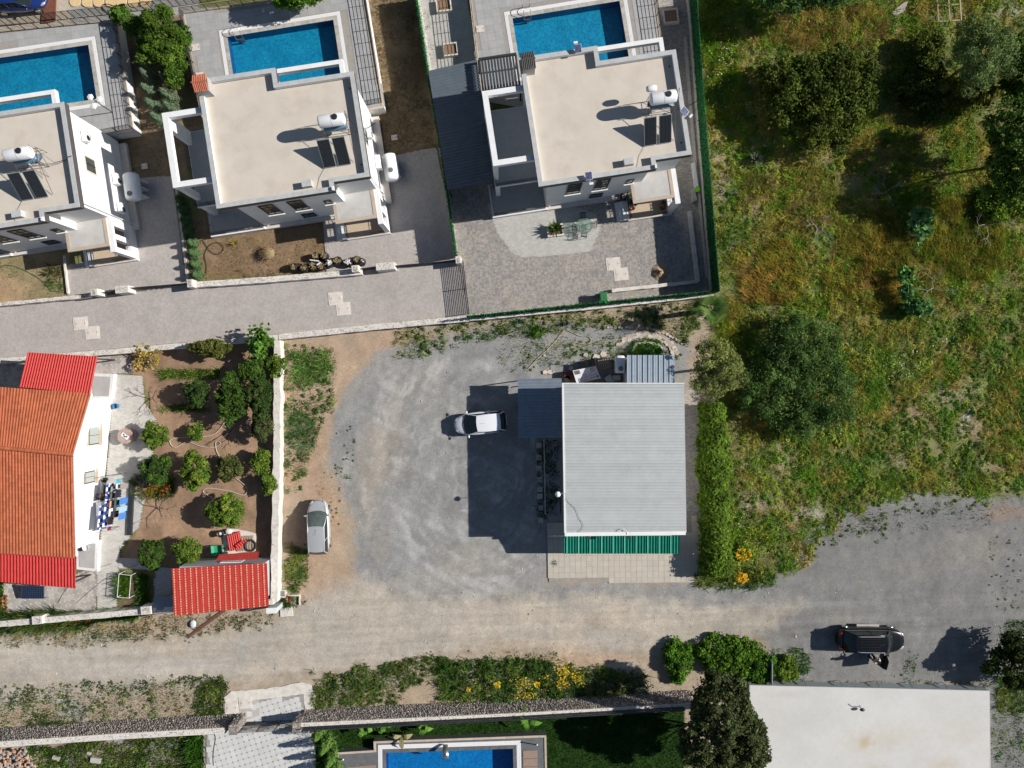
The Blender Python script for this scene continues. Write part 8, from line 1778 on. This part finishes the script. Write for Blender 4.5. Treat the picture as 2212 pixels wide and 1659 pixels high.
def clumps(name, label, specs, cat, mtl=None):
    VV, CV = [], []
    for poly, dens, r0, r1, nl, ls, c1, c2, thr, scl, hf in specs:
        xs = [p[0] for p in poly]; ys = [p[1] for p in poly]; n = int((max(xs) - min(xs)) * (max(ys) - min(ys)) / 756. * dens); X = RNG.uniform(min(xs), max(xs), n); Y = RNG.uniform(min(ys), max(ys), n)
        nz = fbm(X / scl, Y / scl, 21, 3) - barem(X, Y) * .16; k = (nz + np.clip(sdist(poly, X, Y) / 14, -1, 1) * .12 > thr) & (sdist(poly, X, Y) > -8); X, Y, nz = X[k], Y[k], nz[k]; wx_ = (X - CX) * H / F; wy_ = (CY - Y) * H / F; z0 = gheight(wx_, wy_); k = z0 > -.6; X, Y, nz, wx_, wy_, z0 = X[k], Y[k], nz[k], wx_[k], wy_[k], z0[k]; n = len(X)
        if not n: continue
        r = RNG.uniform(r0, r1, n) * (.7 + np.clip((nz - thr) * 3, 0, .8)); w = np.repeat(np.arange(n), nl); m = len(w); a = RNG.uniform(0, 6.28, m); q = np.sqrt(RNG.uniform(0, 1, m)) * (1 + .3 * np.sin(a * 3 + w)); rr = r[w] * q
        C = np.stack([wx_[w] + rr * np.cos(a), wy_[w] + rr * np.sin(a), z0[w] + .02 + hf * r[w] * np.clip(1.1 - q * q, .05, 1) * RNG.uniform(.4, 1, m)], 1); Nn = np.stack([np.cos(a) * .5, np.sin(a) * .5, np.ones(m)], 1) + unit(m) * .55; Nn /= np.linalg.norm(Nn, axis=1)[:, None]
        pch = np.clip((fbm(X / 30, Y / 30, 35, 3) - .5) * 6 + .5 + RNG.uniform(-.3, .3, n), 0, 1)[:, None]; col = (np.array(c1) * (1 - pch) + np.array(c2) * pch) * RNG.uniform(.6, 1.25, (n, 1)) * (.45 + 1.1 * fbm(X / 20, Y / 20, 37, 3))[:, None]; V, Fq, cl = quads(C, Nn, ls * RNG.uniform(.6, 1.4, m), np.clip(col[w] * RNG.uniform(.7, 1.3, (m, 1)), .004, 1), .42); VV.append(V); CV.append(cl)
    V = np.concatenate(VV); C_ = np.concatenate(CV); o3 = np.array([V[:, 0].mean(), V[:, 1].mean(), 0]); V = V - o3
    o = np_mesh(name, V, np.arange(len(V)).reshape(-1, 4), C_, mtl or LEAF); o.location = o3; tag(o, label, cat, kind='stuff')
def scatter(name, label, specs, cat, mtl=GRASSM):
    VV, CV = [], []
    for sp_ in specs:
        poly, dens, h, wdt, c1, c2, thr, lean, leanv, scl = sp_
        xs = [p[0] for p in poly]; ys = [p[1] for p in poly]; ar = (max(xs) - min(xs)) * (max(ys) - min(ys)) / 756.
        n = int(ar * dens); X = RNG.uniform(min(xs), max(xs), n); Y = RNG.uniform(min(ys), max(ys), n)
        d = sdist(poly, X, Y); nz = fbm(X / scl, Y / scl, 21, 3) * .8 + .2 * fbm(X / 6, Y / 6, 23, 2) - barem(X, Y) * .15; k = (np.clip(d / 14, -1, 1) * .22 + nz > thr) & (d > -14); X, Y, nz, d = X[k], Y[k], nz[k], d[k]
        if not len(X): continue
        wx_ = (X - CX) * H / F; wy_ = (CY - Y) * H / F; z0 = gheight(wx_, wy_); k = z0 > -.6; X, Y, nz, wx_, wy_, z0 = X[k], Y[k], nz[k], wx_[k], wy_[k], z0[k]; n = len(X)
        pch = np.clip((fbm(X / 38, Y / 38, 31, 3) - .5) * 8 + .5, 0, 1)[:, None]; br_ = (.30 + 1.35 * fbm(X / 14, Y / 14, 33, 3) ** 1.15)[:, None]
        col = (np.array(c1) * (1 - pch) + np.array(c2) * pch) * br_ * RNG.uniform(.7, 1.3, (n, 1))
        hh = h * RNG.uniform(.4, 1.2, n) * (.5 + np.clip((nz - thr) * 5, 0, 1)); V, C_ = blades(wx_, wy_, z0, hh, wdt * RNG.uniform(.6, 1.3, n), np.clip(col, .004, 1), leanv, lean); VV.append(V); CV.append(C_)
    V = np.concatenate(VV); C_ = np.concatenate(CV); o3 = np.array([V[:, 0].mean(), V[:, 1].mean(), 0]); V = V - o3
    o = np_mesh(name, V, np.arange(len(V)).reshape(-1, 3), C_, mtl); o.location = o3; tag(o, label, cat, kind='stuff')
def EL(cx, cy, rx, ry, rot=0, n=14):
    a = R(rot); return [(cx + rx * math.cos(t) * math.cos(a) - ry * math.sin(t) * math.sin(a), cy + rx * math.cos(t) * math.sin(a) + ry * math.sin(t) * math.cos(a)) for t in [2 * math.pi * i / n for i in range(n)]]
FG1, FG2 = (.22, .38, .025), (.50, .40, .09); OC1, OC2 = (.56, .36, .09), (.40, .36, .05); DG1, DG2 = (.075, .16, .02), (.16, .26, .03)
FP = [(1512, -30), (2240, -30), (2240, 1045), (2110, 1068), (1990, 1045), (1960, 1070), (1880, 1090), (1830, 1110), (1760, 1180), (1720, 1235), (1640, 1255), (1565, 1262), (1560, 900), (1560, 640), (1540, 520), (1525, 250)]
scatter('field_grass', 'knee-high green and straw-coloured grass and weeds covering the wild field', [
    (FP, 150, .26, .06, FG1, FG2, .43, 1.0, (.25, -.1), 40),
    (EL(1660, 590, 75, 70, 20), 260, .42, .035, OC1, OC2, .35, .3, (-.7, .35), 30), (EL(1860, 620, 90, 60), 240, .42, .035, OC1, OC2, .38, .3, (-.6, .4), 30), (EL(1790, 60, 130, 50), 240, .32, .035, (.48, .31, .11), (.38, .30, .08), .38, .5, (.1, .1), 30),
    (EL(2080, 520, 90, 90), 260, .42, .035, (.38, .32, .05), (.24, .28, .03), .35, .3, (-.6, .5), 30), (EL(1900, 520, 90, 70), 220, .42, .035, (.44, .33, .06), (.28, .28, .04), .36, .3, (-.6, .4), 30), (EL(1700, 430, 110, 70), 200, .3, .035, (.46, .34, .12), (.35, .28, .08), .4, .5, None, 30), (EL(1890, 290, 110, 70), 200, .3, .035, (.44, .32, .10), (.36, .29, .06), .4, .5, None, 30),
    (EL(1555, 120, 40, 150), 240, .35, .05, (.18, .32, .03), (.28, .34, .04), .36, .6, None, 20), (EL(1575, 700, 40, 60), 160, .35, .05, (.28, .34, .04), (.4, .36, .06), .36, .6, None, 20), (EL(1960, 420, 60, 60), 200, .35, .04, (.2, .3, .03), (.28, .34, .03), .36, .4, (-.4, .4), 20)], 'grass')
WG1, WG2 = (.08, .18, .03), (.22, .28, .06)
LW = [(860, 712), (1100, 690), (1290, 668), (1500, 640), (1530, 660), (1480, 735), (1380, 700), (1240, 706), (1130, 712), (1000, 730), (925, 765), (860, 775), (850, 750)]
scatter('verge_weeds', 'green weeds in patches along the walls and the edges of the parking ground', [
    (LW, 150, .16, .06, WG1, WG2, .47, .9, None, 24), ([(614, 745), (700, 745), (728, 800), (715, 870), (680, 940), (665, 1010), (640, 1060), (613, 1065)], 110, .15, .06, (.09, .18, .03), WG2, .475, .9, None, 22),
    (EL(672, 795, 38, 40), 260, .35, .06, (.13, .26, .05), (.22, .36, .09), .44, .9, None, 14), (EL(648, 935, 34, 50), 260, .35, .05, (.14, .26, .09), (.25, .34, .16), .44, .9, None, 14), (EL(640, 1230, 26, 50), 240, .2, .07, WG1, WG2, .42, .9, None, 18), (EL(740, 975, 24, 60, 10), 30, .05, .06, (.07, .10, .03), (.12, .13, .05), .47, .9, None, 14), (EL(712, 1070, 30, 60), 20, .08, .09, WG1, WG2, .55, .9, None, 10),
    (EL(636, 1300, 26, 14), 220, .12, .08, WG1, WG2, .45, .9, None, 14), ([(1240, 740), (1330, 720), (1460, 740), (1470, 765), (1350, 768), (1250, 770), (1170, 790), (1120, 790), (1130, 740)], 130, .14, .07, WG1, WG2, .50, .9, None, 12), (EL(1160, 716, 11, 10), 420, .28, .08, (.07, .16, .02), (.10, .2, .03), .2, .9, None, 12), (EL(1178, 715, 30, 25), 60, .1, .07, WG1, WG2, .5, .9, None, 12), (EL(1395, 752, 34, 16), 380, .22, .05, (.05, .20, .02), (.08, .24, .03), .3, .9, None, 14), (EL(1130, 755, 60, 50), 110, .1, .07, WG1, WG2, .56, .9, None, 9),
    ([(672, 1462), (800, 1445), (850, 1430), (960, 1418), (1000, 1440), (900, 1470), (840, 1520), (684, 1545)], 260, .2, .08, (.07, .15, .025), (.16, .22, .05), .46, .9, None, 18), ([(945, 1428), (1100, 1425), (1280, 1450), (1400, 1470), (1400, 1505), (1110, 1520), (950, 1500)], 120, .34, .07, (.05, .13, .02), (.12, .2, .03), .41, .9, None, 20),
    (EL(1140, 1424, 70, 16), 160, .1, .09, WG1, WG2, .52, .9, None, 12), ([(0, 1490), (200, 1480), (480, 1462), (484, 1560), (300, 1572), (0, 1590), (-60, 1590)], 200, .12, .09, (.06, .11, .03), (.12, .15, .05), .50, .9, None, 22), (EL(450, 1512, 40, 44), 260, .2, .08, (.05, .10, .02), (.09, .14, .03), .40, .9, None, 18), (EL(120, 1572, 60, 14), 260, .2, .08, (.05, .10, .02), (.10, .14, .03), .40, .9, None, 18),
    ([(-40, 1360), (300, 1335), (590, 1322), (590, 1345), (300, 1375), (100, 1398), (-40, 1400)], 170, .14, .07, (.09, .12, .03), (.34, .27, .12), .46, .9, None, 18), ([(60, 1615), (400, 1590), (440, 1600), (440, 1700), (60, 1700)], 240, .22, .08, (.05, .10, .015), (.12, .15, .04), .44, .9, None, 22), (EL(1590, 1250, 90, 24), 240, .25, .08, WG1, WG2, .40, .9, None, 18),
    ([(1800, 1000), (2240, 990), (2240, 1110), (2000, 1150), (1800, 1160), (1700, 1230), (1650, 1230)], 34, .12, .06, (.05, .10, .015), (.10, .14, .03), .50, .9, None, 20), (EL(1880, 1130, 40, 20), 50, .12, .06, (.05, .11, .015), (.10, .16, .03), .42, .9, None, 20), (EL(2180, 1240, 60, 90), 12, .08, .07, WG1, WG2, .56, .9, None, 9), (EL(1690, 1440, 60, 40), 180, .2, .08, WG1, WG2, .46, .9, None, 14), ([(1640, 1470), (2140, 1478), (2140, 1486), (1640, 1476)], 120, .12, .07, WG1, WG2, .50, .9, None, 14), (EL(1968, 1455, 16, 50), 160, .1, .07, WG1, WG2, .50, .9, None, 9), (EL(2180, 1600, 40, 60), 120, .14, .08, WG1, WG2, .50, .9, None, 12), (EL(2190, 1500, 40, 40), 200, .25, .08, WG1, WG2, .42, .9, None, 14), (EL(2190, 1360, 30, 22), 200, .2, .08, WG1, WG2, .42, .9, None, 14)], 'weeds')
scatter('garden_plants', 'low rows of green plants between the orchard trees and along the garden beds', [
    (EL(410, 808, 64, 9, -2), 380, .22, .08, (.07, .16, .02), (.16, .25, .04), .3, .9, None, 12), (EL(400, 882, 54, 7, 2), 340, .18, .09, (.10, .17, .03), (.28, .30, .10), .34, .9, None, 12), (EL(330, 1050, 46, 24), 260, .3, .08, (.06, .12, .02), (.12, .18, .03), .36, .9, None, 14), (EL(335, 1205, 16, 12), 200, .15, .08, WG1, WG2, .4, .9, None, 14), (GARD, 26, .06, .06, WG1, WG2, .62, .9, None, 14),
    (EL(268, 1264, 12, 24), 700, .45, .10, (.07, .17, .02), (.13, .24, .03), .2, .35, None, 10), (EL(310, 1270, 9, 30), 420, .4, .10, (.05, .14, .02), (.12, .24, .03), .3, .6, None, 10), ([(0, 1342), (110, 1334), (205, 1322), (205, 1334), (60, 1350), (0, 1354)], 600, .7, .10, (.05, .11, .02), (.13, .19, .04), .3, .5, None, 10), ([(210, 1322), (300, 1318), (300, 1336), (210, 1338)], 560, .4, .09, (.06, .16, .02), (.10, .22, .03), .3, .5, None, 10), (EL(2, 1285, 6, 40), 560, .5, .09, (.05, .14, .02), (.10, .2, .03), .3, .5, None, 10),
    (EL(425, 1628, 13, 40), 520, .5, .12, (.06, .17, .02), (.10, .24, .03), .3, .5, None, 10), (EL(30, 580, 70, 30), 60, .1, .07, WG1, WG2, .54, .9, None, 12), (EL(115, 620, 20, 12), 220, .15, .07, WG1, WG2, .44, .9, None, 12), (EL(115, 590, 20, 22), 200, .2, .07, (.10, .09, .04), WG2, .44, .9, None, 12), ([(1160, 950), (1206, 950), (1207, 1112), (1160, 1130)], 200, .15, .07, (.03, .06, .015), (.06, .09, .02), .45, .9, None, 12), (EL(618, 1298, 9, 12), 420, .3, .07, (.06, .12, .02), (.12, .14, .04), .3, .7, None, 12), (EL(1197, 1215, 5, 5), 800, .12, .05, (.03, .09, .01), (.05, .1, .02), .1, .7, None, 12), (EL(1375, 762, 26, 16), 160, .2, .06, WG1, WG2, .4, .9, None, 12)], 'plants')
scatter('dry_grass', 'short straw-coloured dry grass in the villa gardens', [
    ([(800, -30), (905, -30), (950, 318), (845, 340), (812, 200)], 170, .10, .05, (.26, .20, .10), (.18, .14, .07), .30, 1.0, None, 20), ([(408, 470), (695, 476), (704, 585), (412, 605)], 90, .08, .05, (.40, .28, .16), (.26, .18, .10), .36, 1.1, None, 20), ([(260, 60), (400, 60), (430, 240), (385, 380), (262, 380)], 60, .08, .05, (.26, .2, .1), (.12, .12, .05), .4, 1.0, None, 20), (EL(560, 590, 60, 9), 200, .1, .06, (.20, .15, .08), (.12, .10, .05), .46, .9, None, 14), ([(-20, 550), (145, 550), (140, 640), (-20, 655)], 50, .08, .05, (.40, .28, .16), (.26, .2, .10), .42, 1.0, None, 20)], 'dry grass')
scatter('lawn_grass', 'dense dark green lawn grass round the bottom pool', [([(684, 1560), (1106, 1536), (1478, 1515), (1478, 1740), (684, 1740)], 330, .07, .06, (.022, .075, .008), (.035, .10, .012), .05, .8, None, 20)], 'lawn')
GA, GB = (.09, .175, .025), (.19, .24, .045)
clumps('low_weeds', 'low leafy weeds growing in clumps through the wild field', [
    (FP, 5.5, .14, .42, 30, .075, (.10, .22, .018), (.26, .30, .04), .44, 26, .9), ([(1800, 690), (2240, 690), (2240, 1040), (2110, 1065), (1960, 1060), (1830, 1100), (1760, 1150), (1690, 1080), (1700, 960)], 7, .10, .30, 26, .07, (.085, .19, .028), (.17, .27, .045), .44, 18, .9),
    ([(1760, 1050), (2240, 1020), (2240, 1075), (2000, 1110), (1900, 1180), (1800, 1190), (1720, 1240), (1650, 1245)], 3.2, .08, .28, 22, .06, GA, GB, .50, 16, .8), (EL(1545, 60, 30, 90), 9, .1, .3, 28, .07, (.09, .20, .025), (.2, .28, .04), .40, 14, 1.2), (EL(1560, 520, 30, 90), 7, .12, .35, 28, .07, (.08, .17, .025), (.18, .2, .04), .42, 14, 1.2), (EL(2180, 1230, 60, 90), 2.2, .05, .16, 12, .05, GA, GB, .50, 10, .6), (EL(2190, 1500, 36, 50), 5, .1, .3, 20, .06, GA, GB, .45, 14, .8), (EL(1968, 1450, 22, 50), 2.5, .05, .18, 14, .05, GA, GB, .45, 9, .6)], 'weeds')
clumps('verge_clumps', 'low leafy weeds growing in clumps along walls, verges and gravel edges', [
    (LW, 7, .10, .30, 26, .065, (.06, .14, .02), (.16, .20, .045), .44, 20, 1.), ([(614, 745), (700, 745), (728, 800), (715, 870), (680, 940), (665, 1010), (640, 1060), (613, 1065)], 7, .10, .30, 26, .065, (.075, .16, .03), (.17, .21, .06), .47, 18, 1.), (EL(745, 975, 22, 60, 8), 7, .05, .17, 14, .05, GA, (.11, .13, .04), .47, 10, .5), (EL(716, 1080, 34, 70), 2.2, .05, .13, 12, .045, GA, GB, .50, 8, .5), (EL(640, 1230, 26, 60), 6, .08, .25, 22, .06, GA, GB, .46, 12, .8),
    ([(672, 1462), (800, 1440), (850, 1425), (960, 1415), (1000, 1440), (900, 1470), (840, 1520), (684, 1545)], 8, .10, .28, 26, .06, (.06, .13, .02), (.13, .17, .04), .46, 18, 1.), ([(945, 1425), (1100, 1422), (1280, 1448), (1400, 1465), (1400, 1505), (1110, 1522), (950, 1505)], 9, .14, .40, 34, .07, (.05, .12, .018), (.12, .18, .03), .42, 18, 1.6), ([(1000, 1405), (1240, 1425), (1240, 1445), (1000, 1440)], 3, .06, .18, 16, .05, GA, GB, .48, 10, .7),
    ([(0, 1480), (200, 1478), (480, 1458), (484, 1560), (300, 1572), (0, 1590), (-60, 1590)], 4.5, .06, .22, 20, .055, GA, (.15, .18, .06), .49, 14, .7), ([(440, 1480), (484, 1462), (484, 1560), (420, 1562)], 9, .10, .25, 24, .06, GA, GB, .42, 14, .9), ([(-40, 1360), (300, 1335), (590, 1322), (590, 1345), (300, 1378), (100, 1400), (-40, 1402)], 4, .06, .2, 18, .055, (.09, .14, .03), (.22, .2, .08), .47, 12, .7), ([(60, 1615), (400, 1590), (440, 1600), (440, 1700), (60, 1700)], 7, .10, .28, 26, .06, GA, GB, .46, 18, .9),
    ([(1130, 740), (1240, 745), (1330, 722), (1460, 742), (1475, 768), (1350, 772), (1250, 775), (1130, 800), (1120, 760)], 4.2, .07, .22, 20, .055, (.07, .16, .02), GB, .49, 10, .8), (EL(1160, 716, 9, 9), 30, .15, .25, 40, .07, (.07, .17, .02), (.1, .2, .03), .2, 9, 1.4), (EL(1395, 752, 32, 15), 16, .1, .2, 30, .05, (.05, .20, .02), (.08, .22, .03), .2, 9, 1.), (EL(1590, 1250, 90, 22), 6, .1, .3, 26, .06, GA, GB, .42, 14, 1.), ([(1160, 955), (1176, 955), (1178, 1130), (1160, 1135)], 8, .06, .2, 18, .05, GA, GB, .44, 8, .7), ([(1478, 1060), (1484, 1060), (1486, 1110), (1478, 1110)], 8, .04, .1, 10, .04, GA, GB, .4, 8, .5)], 'weeds')
# loose stones on the tracks
n = 2600; X = np.concatenate([RNG.uniform(0, 2212, n), RNG.uniform(660, 1700, n // 2), RNG.uniform(900, 1600, 500)]); Y = np.concatenate([RNG.uniform(1270, 1500, n), RNG.uniform(740, 1340, n // 2), RNG.uniform(1380, 1480, 500)])
wx_ = (X - CX) * H / F; wy_ = (CY - Y) * H / F; z0 = gheight(wx_, wy_); k = (z0 > -.6) & ~inside([(1175, 820), (1520, 820), (1520, 1262), (1175, 1262)], X, Y) & ~inside(GARD, X, Y); X, Y, wx_, wy_, z0 = X[k], Y[k], wx_[k], wy_[k], z0[k]
n = len(X); s = np.abs(RNG.normal(0, .022, n)) + .012; V = np.stack([ROCKME[i % 5][0] for i in range(n)]) * (s[:, None, None] * np.array([1, 1, .6])) + np.stack([wx_, wy_, z0 + .005], 1)[:, None]
cl = np.array([.42, .37, .31]) * RNG.uniform(.5, 1.5, (n, 1)); o3 = np.array([0., -14., 0.]); o = np_mesh('loose_stones', V.reshape(-1, 3) - o3, ((np.arange(n) * 12)[:, None, None] + IF[None]).reshape(-1, 3), np.repeat(cl, 12, 0), attr_mat('pebble', .9)); o.location = o3; tag(o, 'small loose stones scattered on the dirt road and parking ground', 'stones', kind='stuff')
